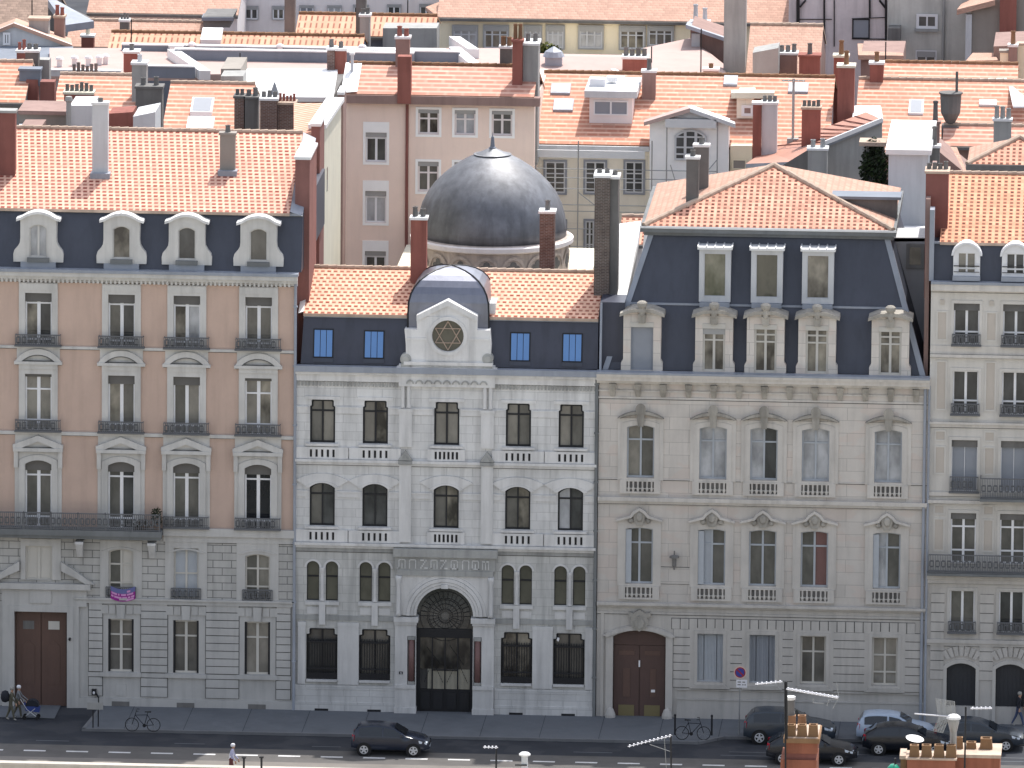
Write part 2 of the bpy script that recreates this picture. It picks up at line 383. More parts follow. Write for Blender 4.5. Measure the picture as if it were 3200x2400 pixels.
def frame_of(par, hole, outer, y0=-.08, y1=.0, mat='stoneA', name='surround'):
    return B().prism(outer, y0, y1, 0, [hole]).build(name, mat, par)
def moulding(par, name, mat, x0, x1, y, steps, ret=True):
    """horizontal band: steps = [(z0, z1, proud), ...], flush backs at plane y"""
    b = B()
    for z0, z1, pr in steps: b.box(x0, x1, y-pr, y+.05, z0, z1)
    zl = min(q[0] for q in steps); b.box(x0, x1, y-.012, y+.05, zl-.045, zl-.002, 1)   # ledge shadow painted as a dark strip
    return b.build(name, [mat, 'shade_joint'], par)
# ------------------------------------------------------------------ roofs and chimneys
class Roof:
    pass
def solve_ridge(xc, Y0, z0, tan, py):
    lo, hi = .1, 60.
    for _ in range(50):
        d = (lo+hi)/2
        if proj(xc, Y0+d, z0+d*tan)[1] > py: lo = d
        else: hi = d
    return lo
def roof_slope(par, x0, x1, Y0, z0, tan, d, mat, back=None, over=.15, name='roof', x0t=None, x1t=None, ridge='terra', th=.14, matb=None):
    """front slope rising from the eave (Y0,z0) over depth d, optional back slope; uv in metres"""
    R = Roof(); R.Y0, R.z0, R.tan, R.d, R.x0, R.x1 = Y0, z0, tan, d, x0, x1
    x0t = x0 if x0t is None else x0t; x1t = x1 if x1t is None else x1t
    k = sqrt(1+tan*tan); ze, Ye = z0-over*tan, Y0-over; zr, Yr = z0+d*tan, Y0+d; L = (d+over)*k; b = B()
    b.face([(x0, Ye, ze), (x1, Ye, ze), (x1t, Yr, zr), (x0t, Yr, zr)], 0, [(x0, 0), (x1, 0), (x1t, L), (x0t, L)])
    b.face([(x0, Ye, ze-th), (x1, Ye, ze-th), (x1, Ye, ze), (x0, Ye, ze)], 1)
    b.face([(x1, Ye, ze-th), (x1t, Yr, zr-th), (x1t, Yr, zr), (x1, Ye, ze)], 1)
    b.face([(x0t, Yr, zr-th), (x0, Ye, ze-th), (x0, Ye, ze), (x0t, Yr, zr)], 1)
    bk = d if back is None else back
    if bk:
        zb, Yb = zr-bk*tan, Yr+bk
        b.face([(x0t, Yr, zr), (x1t, Yr, zr), (x1, Yb, zb), (x0, Yb, zb)], 0, [(x0t, L), (x1t, L), (x1, 0), (x0, 0)])
        b.face([(x1t, Yr, zr-th), (x1, Yb, zb-th), (x1, Yb, zb), (x1t, Yr, zr)], 1)
        b.face([(x0, Yb, zb-th), (x0t, Yr, zr-th), (x0t, Yr, zr), (x0, Yb, zb)], 1)
        R.Yb, R.zb = Yb, zb
    o = b.build(name, [mat, ridge], par); R.o = o
    if ridge: 
        rb = B(); n = max(2, int((x1t-x0t)/.42))
        for j in range(n):
            xa = x0t+(x1t-x0t)*j/n; xb = x0t+(x1t-x0t)*(j+1)/n
            rb.tube((xa, Yr, zr+.01), (xb-.01, Yr, zr+.03), .11, 0, 8, .125)
        rb.build('ridge_tile', ridge, o)
    R.zr, R.Yr = zr, Yr
    return R
def on_roof(R, px, py):
    d = ray(px, py)
    # z = z0 + (y-Y0)*tan
    t = (R.z0+(CAM.y-R.Y0)*R.tan-CAM.z)/(d.z-d.y*R.tan); p = CAM+d*t
    return p
def pots(b, x0, x1, y0, y1, z, n, h=.45, r=.11, mi=0, jit=True):
    for k in range(n):
        x = x0+(x1-x0)*(k+.5)/n; y = (y0+y1)/2; hh = h*(random.uniform(.75, 1.15) if jit else 1)
        b.lathe([(r*1.1, 0), (r, hh*.15), (r*.85, hh*.85), (r*1.05, hh*.9), (r*1.05, hh), (r*.7, hh), (r*.6, hh*.6)], (x, y, z), 8, mi)
def chimney(par, x0, x1, Y, dep, zb, zt, mat, npot=2, cap='zincw', capo=.06, pot='terra', poth=.45, name='chimney', label=None, ph=None, base=None):
    b = B().box(x0, x1, Y, Y+dep, zb, zt); o = b.build(name, mat, par)
    if label: o['label'] = label
    top = zt
    if cap:
        B().box(x0-capo, x1+capo, Y-capo, Y+dep+capo, zt, zt+.12).build('chimney_cap', cap, o); top += .12
    if npot:
        for k in range(npot):
            q = B(); wv = (x1-x0)/npot; pots(q, x0+wv*k, x0+wv*(k+1), Y, Y+dep, top-.004, 1, poth, min(.13, wv*.42)); q.build('chimney_pot', pot, o)
    return o
def chim_px(par, x0, x1, yt, yb, Y, dep, mat, extra=1.5, **kw):
    """front face given in picture measurements on the plane at depth Y"""
    ym = (yt+yb)/2
    a = P(x0, ym, Y)[0]; c = P(x1, ym, Y)[0]; zt = P((x0+x1)/2, yt, Y)[1]; zb = P((x0+x1)/2, yb, Y)[1]-extra
    return chimney(par, a, c, Y, dep, zb, zt-(.12 if kw.get('cap', 1) else 0), mat, **kw)
def chim_roof(R, par, x0, x1, yt, yb, dep, mat, **kw):
    kw.setdefault('extra', .35)
    Y = on_roof(R, (x0+x1)/2, yb).y
    return chim_px(par, x0, x1, yt, yb, Y, dep, mat, **kw)
def skylight(R, par, x0, x1, y0, y1, glassm='zincw', fr='zincl', lift=.12, name='skylight'):
    pts = [on_roof(R, a, c) for a, c in ((x0, y1), (x1, y1), (x1, y0), (x0, y0))]
    xa, xb = (pts[0].x+pts[3].x)/2, (pts[1].x+pts[2].x)/2; ya, yb = (pts[0].y+pts[1].y)/2, (pts[2].y+pts[3].y)/2
    def q(x, y, l): return (x, y-l*R.tan*.3, R.z0+(y-R.Y0)*R.tan+l)
    b = B(); r = [[q(xa, ya, -.05), q(xb, ya, -.05), q(xb, yb, -.05), q(xa, yb, -.05)], [q(xa, ya, lift), q(xb, ya, lift), q(xb, yb, lift), q(xa, yb, lift)]]
    b.loft(r, 0, True); o = b.build(name, fr, par)
    t = .09; B().face([q(xa+t, ya+t, lift+.012), q(xb-t, ya+t, lift+.012), q(xb-t, yb-t, lift+.012), q(xa+t, yb-t, lift+.012)]).build('pane', glassm, o)
    return o
# ================================================================== building A : pink apartment block
def arcpts(c, h, z, rise, n=12):
    R = (h*h+rise*rise)/(2*rise); zc = z+rise-R; a = atan2(z-zc, h)
    return [(c+R*cos(a+(pi-2*a)*k/n), zc+R*sin(a+(pi-2*a)*k/n)) for k in range(n+1)]
def arcband(c, h0, z0, r0_, h1, z1, r1): return arcpts(c, h0, z0, r0_)+arcpts(c, h1, z1, r1)[::-1]
def gaps(x0, x1, cs, hw):
    out = []; a = x0
    for c in cs: out.append((a, c-hw)); a = c+hw
    out.append((a, x1)); return out
zA = lambda y: P(120, y)[1]
zA2 = lambda y: P(120, y-5)[1]
XA = [P(120, 1200)[0], P(379.5, 1200)[0], P(583.5, 1200)[0], P(807.5, 1200)[0]]
aL, aR = P(-90, 1200)[0], P(921, 1500)[0]
A = thing('apartment_building', 'pink rendered apartment block with grey window surrounds and a long iron balcony', 'building', ((aL+aR)/2, 0, 0))
h4 = [rect(c-.645, c+.645, zA(1082), zA(915)) for c in XA]
h3 = [rect(c-.645, c+.645, zA(1344), zA(1168)) for c in XA]
h2 = [archp(c-.645, c+.645, zA(1650), zA(1437), .2) for c in XA]
zt, zm, zg = zA(872), zA(1672), zA2(1886)
B().prism(rect(aL, aR, zm, zt), 0, .4, 0, h4+h3+h2, side=1).build('wall', ['pink', 'stoneA'], A)
h1 = [archp(XA[1]-.6, XA[1]+.6, zA2(1868), zA2(1715), .12), rect(XA[2]-.6, XA[2]+.6, zA2(1868), zA2(1708)), archp(XA[3]-.6, XA[3]+.6, zA2(1870), zA2(1722), .12), rect(XA[0]-.62, XA[0]+.68, zA(1812), zA(1705))]
B().prism(rect(aL, aR, zg, zm), 0, .4, 0, h1, side=0).build('mezzanine_wall', 'ashA', A)
dA = [P(45, 2050)[0], P(210, 2050)[0]]
hd = rect(dA[0], dA[1], zA(2213), zA(1910))
h0 = [rect(c-.62, c+.62, zA2(2099), zA2(1934)) for c in XA[1:]]
B().prism(rect(aL, aR, -.3, zg), 0, .4, 0, h0+[hd], side=0).build('ground_storey_wall', 'stoneA', A)
B().box(aL, aR-.06, .38, 15, -.3, zA(845)).build('building_body', 'pink', A)
def railing(o, c, hw, z0, z1, y=-.3, slab=True):
    b = B(); bars(b, c-hw, c+hw, z0, z1, y)
    b.box(c-hw-.012, c-hw+.012, y, .02, z1-.03, z1); b.box(c+hw-.012, c+hw+.012, y, .02, z1-.03, z1)
    if slab: b.box(c-hw-.05, c+hw+.05, y-.06, .02, z0-.07, z0-.002)
    return b.build('railing', 'rail', o)
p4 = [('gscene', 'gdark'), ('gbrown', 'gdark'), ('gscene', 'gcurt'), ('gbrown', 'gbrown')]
p3 = [('gbeige', 'gbeige'), ('gscene', 'gbrown'), ('gbrown', 'gbeige'), ('gbeige', 'gscene')]
p2 = [('gbrown', 'gbrown'), ('gbrown', 'gdark'), ('gbrown', 'gbrown'), ('gblack', 'gblack')]
for i, c in enumerate(XA):
    # top floor
    o = window(A, h4[i], p4[i][0], 'white', ins=.26, trans=(.12, .8), pane2=p4[i][1], shade=.17, shadem='topshadow', mw=.08)
    frame_of(o, h4[i], rect(c-.94, c+.94, zA(1082), zA(882)))
    part(o, 'lintel_panel', 'stoneA', (c-.92, c+.92, -.12, -.075, zA(905), zA(884)))
    railing(o, c, 1.08, zA(1076), zA(1043))
    # third floor
    o = window(A, h3[i], p3[i][0], 'white', ins=.24, trans=(.17, .72) if i in (0, 3) else (.12,), pane2=p3[i][1], shade=.06 if i in (0, 3) else .16, shadem='topshadow', mw=.08)
    frame_of(o, h3[i], rect(c-.94, c+.94, zA(1346), zA(1136)))
    part(o, 'cornice_panel', 'stoneA', (c-1.04, c+1.04, -.05, 0, zA(1135), zA(1088)))
    b = B(); b.box(c-1.16, c+1.16, -.22, 0, zA(1137), zA(1128)); b.prism(arcband(c, 1.12, zA(1128), .62, .76, zA(1128), .30), -.18, -.04)
    b.box(c-.94, c+.94, -.13, -.075, zA(1152), zA(1138)); b.box(c-1.12, c+1.12, -.062, 0, zA(1137)-.05, zA(1137)-.003, 1); b.prism(arcband(c, .80, zA(1128)+.003, .335, .72, zA(1128)+.003, .29), -.19, -.06, 1); b.box(c-.78, c+.78, -.19, -.06, zA(1128)+.002, zA(1128)+.035, 1); b.build('pediment', ['stoneA', 'shade_joint'], o)  # second material paints the pediment's shadow lines
    railing(o, c, 1.08, zA(1343), zA(1310))
    # second floor
    o = window(A, h2[i], p2[i][0], 'white', ins=.27, trans=(.16, .77), pane2=p2[i][1], shade=.16, shadem='topshadow', mw=.08)
    b = B(); b.prism(rect(c-1.14, c+1.14, zA(1650), zA(1408)), -.05, 0, 0, [h2[i]])
    b.prism(archp(c-.94, c+.94, zA(1650), zA(1420), .28), -.12, -.045, 0, [h2[i]]); b.build('surround', 'stoneA', o)
    b = B(); zb, za = zA(1409), zA(1358)
    b.box(c-1.2, c+1.2, -.28, 0, zb, zA(1398)); b.box(c-1.12, c+1.12, -.06, 0, zb, za)
    for s in (-1, 1):
        pl = [(c+s*1.22, zA(1398)), (c+s*1.22, zA(1388)), (c, za), (c, za-.30), (c+s*.80, zA(1398))]
        b.prism(pl if s < 0 else pl[::-1], -.24, -.05)
        b.box(c+s*1.07-.1, c+s*1.07+.1, -.2, 0, zA(1460), zb-.004)
    b.box(c-1.16, c+1.16, -.07, 0, zb-.05, zb-.003, 1); b.box(c-.78, c+.78, -.1, -.06, zA(1398)+.002, zA(1398)+.035, 1)  # dark strips painting shadow under the pediment
    b.build('pediment', ['stoneA', 'shade_joint'], o)
    if i > 1: railing(o, c, 1.08, zA(1636), zA(1603))
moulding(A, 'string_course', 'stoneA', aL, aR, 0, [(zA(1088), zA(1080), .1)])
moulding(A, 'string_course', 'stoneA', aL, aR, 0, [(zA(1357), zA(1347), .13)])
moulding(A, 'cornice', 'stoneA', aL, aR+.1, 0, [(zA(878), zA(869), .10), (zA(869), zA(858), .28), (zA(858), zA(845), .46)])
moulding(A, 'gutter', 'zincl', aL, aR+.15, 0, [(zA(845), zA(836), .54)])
b = B(); x = aL
while x < aR-.2: b.box(x, x+.1, -.22, .02, zA(880), zA(869)-.01); x += .21
b.build('dentil_frieze', 'stoneA', A)
# long balcony
q = lambda y: P(200, y, -.85)[1]
bx1 = P(507, 1650, -.5)[0]
b = B(); b.box(aL, bx1, -.9, .02, q(1674), q(1656)); b.box(aL, bx1-.05, -.8, .02, q(1684), q(1674))
o = b.build('balcony', 'slab', A)
b = B(); bars(b, aL, bx1-.08, q(1654), q(1604), -.82, .095, .014); n = 8
bars2 = None
for k in range(n): x = aL+(bx1-.1-aL)*k/(n-1); b.box(x-.025, x+.025, -.85, -.79, q(1656), q(1600))
b.build('railing', 'rail', o)
for px in (251, 477):
    x = P(px, 1700)[0]; b = B(); b.taper((x, -.12, zA(1735)), (.13, .12), (x, -.35, zA(1690)), (.17, .36)); b.box(x-.2, x+.2, -.72, 0, zA(1690), zA(1682)); b.build('console', 'trimB', A)
moulding(A, 'string_course', 'stoneA', bx1+.02, aR, 0, [(zA(1664), zA(1640), .2), (zA(1684), zA(1664), .08)])
# mezzanine
for k, (c, hw) in enumerate(((XA[1], .6), (XA[2], .6), (XA[3], .6))):
    pn = (('gbrown', 'cream'), ('shut', 'shut'), ('gbrown', 'gbeige'))[k]
    o = window(A, h1[k], pn[0], 'cream', ins=.2, trans=(.68, .3) if k != 1 else (.5,), pane2=pn[1])
    b = B(); b.prism(rect(c-1.02, c+1.02, zA2(1868), zA2(1688)), -.05, 0, 0, [h1[k]]); b.prism(arcband(c, .95, zA2(1722), .22, .7, zA2(1722), .14), -.09, -.045); b.build('surround', 'stoneA', o)
    railing(o, c, .72, zA2(1867), zA2(1833), -.12, False)
c = (dA[0]+dA[1])/2
o = window(A, h1[3], 'cream', 'cream', ins=.12, mw=.06); frame_of(o, h1[3], rect(c-.98, c+.98, zA2(1816), zA2(1688)))
moulding(A, 'string_course', 'stoneA', P(232, 1880)[0], aR, 0, [(zA2(1873), zA2(1867), .2), (zA2(1885), zA2(1873), .12)])
# rusticated ground storey
for px0, px1 in ((278, 320), (441, 523), (644, 746), (864, 908)):
    b = B(); x0, x1 = P(px0, 2000)[0], P(px1, 2000)[0]
    for k in range(9): b.box(x0, x1, -.07, 0, zA2(2099-24*k)+.022, zA2(2099-24*(k+1))-.022)
    b.box(x0, x1, -.07, 0, zA2(2143)+.025, zA2(2116)-.01); b.box(x0, x1, -.07, 0, zA2(2175)+.02, zA2(2143)-.025)
    b.box(x0-.035, x1+.035, -.014, 0, zA2(2176), zA2(1883), 1); b.box(x0-.03, x1+.03, -.075, 0, zA2(2114), zA2(2101))
    b.build('rusticated_pier', ['stoneA', 'shade_joint'], A)
for k, c in enumerate(XA[1:]):
    o = window(A, h0[k], ('gbrown', 'gbrown', 'gbeige')[k], 'cream', ins=.2, t=.09, trans=(.7, .42) if k == 0 else (.7,), mw=.065)
    B().box(c-.62, c-.52, .05, .26, zA2(2098), zA2(1936)).box(c+.52, c+.62, .05, .26, zA2(2098), zA2(1936)).build('shutter_guide', 'iron', o)
    b = B()
    b.prism([(c-.17, zA2(1932)), (c+.17, zA2(1932)), (c+.22, zA2(1888)), (c-.22, zA2(1888))], -.12, 0)
    for s in (-1, 1):
        b.box(c+s*.27, c+s*.58, -.06, 0, zA2(1917), zA2(1890)); b.box(c+s*.61, c+s*.97, -.06, 0, zA2(1917), zA2(1890))
    b.build('keystone', 'stoneA', o)
    part(o, 'sill', 'stoneA', (c-1.0, c+1.0, -.14, 0, zA2(2113), zA2(2100)))
    part(A, 'cellar_vent', 'dgrey', (c-.43, c+.43, -.118, -.06, zA2(2212), zA2(2190)))
part(A, 'plinth', 'stoneA', (P(219, 2200)[0], aR, -.11, .0, -.3, zA2(2180)))
part(A, 'service_hatch', 'stoneA', (P(363, 2150)[0], P(394, 2150)[0], -.03, 0, zA2(2173), zA2(2137)))
# carriage door
b = B(); b.box(dA[0], dA[1], .28, .36, -.02, zA(1910)); o = b.build('carriage_door', 'wood', A)
xm = (dA[0]+dA[1])/2
for s in (-1, 1):
    b = B(); x0, x1 = (dA[0]+.08, xm-.03) if s < 0 else (xm+.03, dA[1]-.08)
    b.box(x0, x1, .22, .279, .0, zA(1915)); lf = b.build('door_leaf', 'wood', o)
    xc = (x0+x1)/2
    B().prism([(xc-.30, zA(2140)), (xc+.30, zA(2140)), (xc+.30, zA(2022)), (xc, zA(2003)), (xc-.30, zA(2022))], .19, .222).build('raised_panel', 'wood', lf)
    part(lf, 'small_window', 'cream' if s > 0 else 'dgrey', (xc-.27, xc+.27, .205, .221, zA(1969), zA(1943)))
frame_of(A, hd, rect(dA[0]-.32, dA[1]+.32, -.02, zA(1892)), -.16, .0, 'stoneA', 'door_surround')
b = B(); b.box(dA[0]-.75, dA[1]+1.15, -.34, 0, zA(1838), zA(1820)); b.box(dA[0]-.6, dA[1]+.95, -.127, 0, zA(1892), zA(1838)); b.box(xm-.52, xm+.52, -.2, -.1, zA(1882), zA(1840))
for s in (-1, 1):
    pl = [(xm+s*1.02, zA(1752)), (xm+s*1.55, zA(1772)), (xm+s*2.1, zA(1797)), (xm+s*2.62, zA(1819)), (xm+s*2.2, zA(1819)), (xm+s*1.7, zA(1800)), (xm+s*1.02, zA(1780))]
    b.prism(pl if s < 0 else pl[::-1], -.32, 0)
    b.box(xm+s*1.72-.14, xm+s*1.72+.14, -.14, 0, -.02, zA(1892)); b.box(xm+s*1.75-.3, xm+s*1.75+.3, -.16, 0, -.02, zA(2215))
b.build('door_pediment', 'stoneA', A)
# mansard and roof
zmb, Zr0 = zA(836), P(450, 657, .85)[1]
mR = P(944, 760, .4)[0]
b = B(); b.loft([[(aL, .05, zmb), (mR, .05, zmb), (mR, 14, zmb), (aL, 14, zmb)], [(aL, .85, Zr0), (mR, .85, Zr0), (mR, 14, Zr0), (aL, 14, Zr0)]], 0, True); b.build('mansard', 'zinc', A)
moulding(A, 'eave_flashing', 'zincl', aL, mR, .78, [(Zr0-.12, Zr0, .1)])
rx1 = P(906, 665, .8)[0]
RA = roof_slope(A, aL, rx1, .72, Zr0+.08, .34, solve_ridge(P(450, 500)[0], .72, Zr0+.08, .34, 407), 'tileA', back=5, ridge='fsand')
b = B(); b.face([(rx1+.02, .6, Zr0+.1), (mR, .6, Zr0-.1), (mR, RA.Yr, RA.zr-.25), (rx1+.02, RA.Yr, RA.zr+.03)]); b.build('verge_flashing', 'zincl', A)

for i, (px, hw) in enumerate(((120, 0), (380, 0), (584, 0), (808, 0))):
    c = P(px, 740)[0]; z = lambda y: P(120, y, -.05)[1]
    hole = archp(c-.42, c+.42, z(803), z(702), .16)
    left = [(-1.2, 819), (-1.21, 795), (-1.16, 783), (-1.02, 773), (-.9, 760), (-.87, 745), (-.87, 690), (-.9, 684)]
    top = [(-.75, 679), (-.5, 670), (-.25, 665), (0, 663), (.25, 665), (.5, 670), (.75, 679)]
    pl = left+top+[(-x, y) for x, y in left[::-1]]
    d = B().prism([(c+x, z(y)) for x, y in pl], -.05, 1.3, 0, [hole]).build('dormer', 'stoneA', A)
    capo = [(-1.06, 683), (-.82, 678), (-.55, 668), (-.28, 662), (0, 659.5)]; capo = capo+[(-x, y) for x, y in capo[-2::-1]]
    B().prism([(c+x, z(y)) for x, y in capo]+[(c+x, z(y)+-.13) for x, y in capo[::-1]], -.2, 1.3).build('dormer_hood', 'trimB', d)
    window(d, hole, ('gcurt', 'gscene', 'gdark', 'gbrown')[i], 'stoneA', Y=-.05, ins=.16, t=.05, mull=0 if i else 1)
    part(d, 'sill', 'slab', (c-.53, c+.53, -.22, 0, z(818), z(805)))
    part(d, 'base', 'zincl', (c-.85, c+.85, -.14, .1, z(838), z(819)))
chim_roof(RA, A, 288, 337, 320, 548, .5, 'lgrey', npot=1, poth=.2, pot='dgrey', capo=.05)
chim_roof(RA, A, 687, 734, 415, 540, .5, 'taupe', npot=1, cap='taupe', pot='dgrey', poth=.35)
chim_roof(RA, A, -40, 47, 345, 548, .7, 'maroon', npot=0, cap='greych')
for px, py, wv in ((313, 548, .48), (711, 540, .46)):
    p = on_roof(RA, px, py+6); B().box(p.x-wv, p.x+wv, p.y-.15, p.y+.75, p.z-.1, p.z+.2).build('chimney_flashing', 'zincl', A)
# drainpipe
b = B(); x = P(923, 1200)[0]; b.tube((x, -.13, .05), (x, -.13, zA(850)), .07, 0, 8)
for k in range(7): b.box(x-.1, x+.1, -.2, 0, 2.5+k*2.9, 2.56+k*2.9)
b.build('drainpipe', 'zincl', A)

# ================================================================== building B : synagogue
zB = lambda y: P(1008, y)[1]
XB = [P(px, 1320)[0] for px in (1008, 1173, 1396, 1620, 1785)]
bL, bR = P(924.5, 1200)[0], P(1867, 1200)[0]
S = thing('synagogue', 'white stone synagogue with round star window, arched iron door and large grey dome', 'synagogue', ((bL+bR)/2, 0, 0))
g3 = [chamf(c-.61, c+.61, zB(1384), zB(1249), .07, .32) for c in XB]
g2 = [archp(c-.61, c+.61, zB(1643), zB(1507), .26) for c in XB]
pr = [(978, 1037), (1143, 1201), (1586.5, 1643), (1751.5, 1810)]
X1 = [P(px, 1810)[0] for a in pr for px in a]
g1 = [archp(c-.3, c+.3, zB(1877), zB(1752), .3) for c in X1]
X0 = [P(px, 2050)[0] for px in (1006, 1170.5, 1614, 1777.5)]
g0 = [chamf(c-.76, c+.76, zB(2122), zB(1963), .14, .30) for c in X0]
zP = lambda y: P(1390, y)[1]; zQ = lambda y: P(1267, y)[1]
pc = P(1390.5, 1950)[0]; pw = 1.375; ps = zP(1921)
portal = archp(pc-pw, pc+pw, -.02, ps+pw, pw, 20)
zf1 = zB(1706)
B().prism(rect(bL, bR, zf1, zB(1150)), 0, .45, 0, g3+g2).build('wall', 'stoneB', S)
B().prism([(bL, ps)]+[(pc-pw*cos(pi*k/20), ps+pw*sin(pi*k/20)) for k in range(21)]+[(bR, ps), (bR, zf1), (bL, zf1)], 0, .45, 0, g1).build('first_floor_wall', 'stoneBd', S)
B().prism(rect(bL, pc-pw, -.3, ps), 0, .45, 0, g0[:2]).prism(rect(pc+pw, bR, -.3, ps), 0, .45, 0, g0[2:]).build('ground_storey_wall', 'stoneBd', S)
B().box(bL+.02, bR-.02, .44, 11, -.3, zB(1150)).build('building_body', 'dgrey', S)
for i, c in enumerate(XB):
    pn = [('gbrown', 'gbeige'), ('gbeige', 'gscene'), ('gbeige', 'gbeige'), ('gbeige', 'gbrown'), ('gbeige', 'gbrown')][i]
    o = window(S, g3[i], pn[0], 'iron', ins=.2, t=.09, trans=(.74,), mw=.045, pane2=pn[1])
    part(o, 'lintel', 'trimB', (c-.85, c+.85, -.06, 0, zB(1249)+.02, zB(1238)))
    part(o, 'sill', 'trimB', (c-.8, c+.8, -.15, .05, zB(1392), zB(1385)))
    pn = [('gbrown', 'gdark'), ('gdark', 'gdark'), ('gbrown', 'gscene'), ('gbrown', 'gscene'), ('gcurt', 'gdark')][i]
    o = window(S, g2[i], pn[0], 'iron', ins=.2, t=.08, trans=(.73,), mw=.035, pane2=pn[1])
    B().prism(arcband(c, 1.27, zB(1500), .34, .66, zB(1524), .26), -.09, .02).build('archivolt', 'trimB', o)
    B().prism(arcband(c, .84, zB(1521), .29, .64, zB(1524), .26), -.13, -.08).build('arch_moulding', 'trimB', o)
    part(o, 'sill', 'trimB', (c-.8, c+.8, -.15, .05, zB(1651), zB(1644)))
    for za, zb, y0, y1 in ((1396, 1432, 1403, 1427), (1654, 1692, 1661, 1686)):
        n = 6 if i == 2 else 5; sp = .205 if i == 2 else .273; hs = []
        for k in range(n): xx = c+(k-(n-1)/2)*sp; hs.append(rect(xx-.056, xx+.056, zB(y1), zB(y0)))
        o = B().prism(rect(c-1.25 if i != 2 else c-.9, c+1.25 if i != 2 else c+.9, zB(zb), zB(za)), -.13, .0, 0, hs).build('balustrade', 'trimB', S)
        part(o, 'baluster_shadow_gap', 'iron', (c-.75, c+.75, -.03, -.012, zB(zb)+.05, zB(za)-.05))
for z0, z1, hw in ((1290, 1274, .68), (1552, 1537, .68)):
    for a, e in gaps(bL, bR, XB, hw): B().box(a, e, -.06, .02, zB(z0), zB(z1)).box(a, e, -.10, .02, zB(z1)-.003, zB(z1)+.07).build('impost_band', 'trimB', S)
moulding(S, 'string_course', 'trimB', bL, bR, 0, [(zB(1450), zB(1441), .12), (zB(1441), zB(1433), .24)])
moulding(S, 'string_course', 'trimB', bL, bR, 0, [(zB(1710), zB(1701), .14), (zB(1701), zB(1693), .28)])
moulding(S, 'string_course', 'darkB', bL, bR, 0, [(zB(1722), zB(1711), .06)])
moulding(S, 'cornice', 'trimB', bL, bR, 0, [(zB(1189), zB(1166), .14), (zB(1166), zB(1158), .30)])
moulding(S, 'gutter', 'zincl', bL-.05, bR, 0, [(zB(1158), zB(1140), .42)])
b = B(); x = bL+.1
while x < bR-.1:
    if not (P(1245, 1200)[0] < x < P(1545, 1200)[0]): b.box(x, x+.08, -.08, .02, zB(1205), zB(1191))
    x += .17
b.build('dentil_frieze', 'darkB', S)
# centre bay pilasters
for px in (1267, 1523):
    x = P(px, 1450)[0]; b = B(); b.box(x-.29, x+.29, -.16, 0, zQ(1692), zQ(1450)); b.box(x-.31, x+.31, -.16, 0, zQ(1395), zQ(1285)); b.box(x-.36, x+.36, -.2, 0, zQ(1285), zQ(1276))
    for s in (-.14, .14): b.lathe([(.11, zQ(1272)), (.09, zQ(1262)), (.09, zQ(1150)), (.13, zQ(1142))], (x+s, -.1, 0), 10)
    b.build('pilaster', 'trimB', S)
    b = B(); b.box(x-.34, x+.34, -.275, 0, zQ(1448), zQ(1438)); b.prism([(x-.36, zQ(1437)), (x+.36, zQ(1437)), (x, zQ(1405))], -.22, 0); b.prism([(x-.16, zQ(1436)), (x+.16, zQ(1436)), (x, zQ(1418))], -.26, -.2); b.build('small_pediment', 'darkB', S)
# first floor coupled arches
for k, c in enumerate(X1):
    o = window(S, g1[k], 'golive', 'iron', ins=.2, t=.03, mull=0, trans=(.6,), mw=.012)
    B().prism(arcband(c, .42, zB(1772), .40, .315, zB(1772), .30), -.05, .02).build('arch_moulding', 'trimB', o)
    part(o, 'sill', 'trimB', (c-.36, c+.36, -.12, .05, zB(1889), zB(1879)))
for a, e in pr:
    x = P((a+e)/2, 1820)[0]
    b = B(); b.lathe([(.12, zB(1876)), (.085, zB(1868)), (.08, zB(1792)), (.13, zB(1780)), (.13, zB(1772))], (x, -.05, 0), 10)
    b.box(x-.15, x+.15, -.16, 0, zB(1950), zB(1878)); b.build('colonnette', 'trimB', S)
    for px in (a, e): xx = P(px, 1900)[0]; part(S, 'stone_panel', 'trimB', (xx-.28, xx+.28, -.035, 0, zB(1918), zB(1897)))
for a, e in ((bL, P(1236, 1930)[0]-.01), (P(1546, 1930)[0], bR)): part(S, 'impost_band', 'darkB', (a, e, -.07, .02, zB(1937), zB(1922)))
# ground-floor windows with bars
for k, c in enumerate(X0):
    o = window(S, g0[k], ('gdark', 'gbrown', 'gscene', 'gbrown')[k], 'iron', ins=.24, t=.10, trans=(.72,), mw=.045)
    b = B(); z0, z1 = zB(2120), zB(1995)
    for j in range(11): x = c-.62+1.24*j/10; b.box(x-.018, x+.018, -.02, .02, z0, z1)
    b.box(c-.72, c+.72, -.03, .03, zB(2008), zB(2003)); b.box(c-.72, c+.72, -.03, .03, zB(2090), zB(2086))
    b.box(c-.74, c+.74, .0, .04, z0, zB(2102)); b.build('window_bars', 'iron', o)
    part(o, 'sill', 'trimB', (c-.74, c+.74, -.16, .1, zB(2129), zB(2122)))
    part(S, 'cellar_vent', 'iron', (c-.33, c+.33, -.165, -.1, zB(2219), zB(2212)))
for a, e in ((1055, 1121), (931, 955), (1664, 1727), (1829, 1861)):
    x0, x1 = P(a, 2040)[0], P(e, 2040)[0]
    b = B(); b.box(x0, x1, -.09, 0, zB(2137), zB(1955)); b.box(x0-.01, x1+.01, -.11, 0, zB(1955), zB(1943)); b.build('pilaster', 'trimB', S)
for a, e in ((bL, P(1236, 2200)[0]), (P(1545, 2200)[0], bR)):
    B().box(a, e, -.12, 0, zB(2152), zB(2139)).box(a, e, -.10, 0, zB(2192), zB(2151.5)).box(a, e, -.15, 0, -.3, zB(2191.5)).build('plinth', 'stoneB', S)
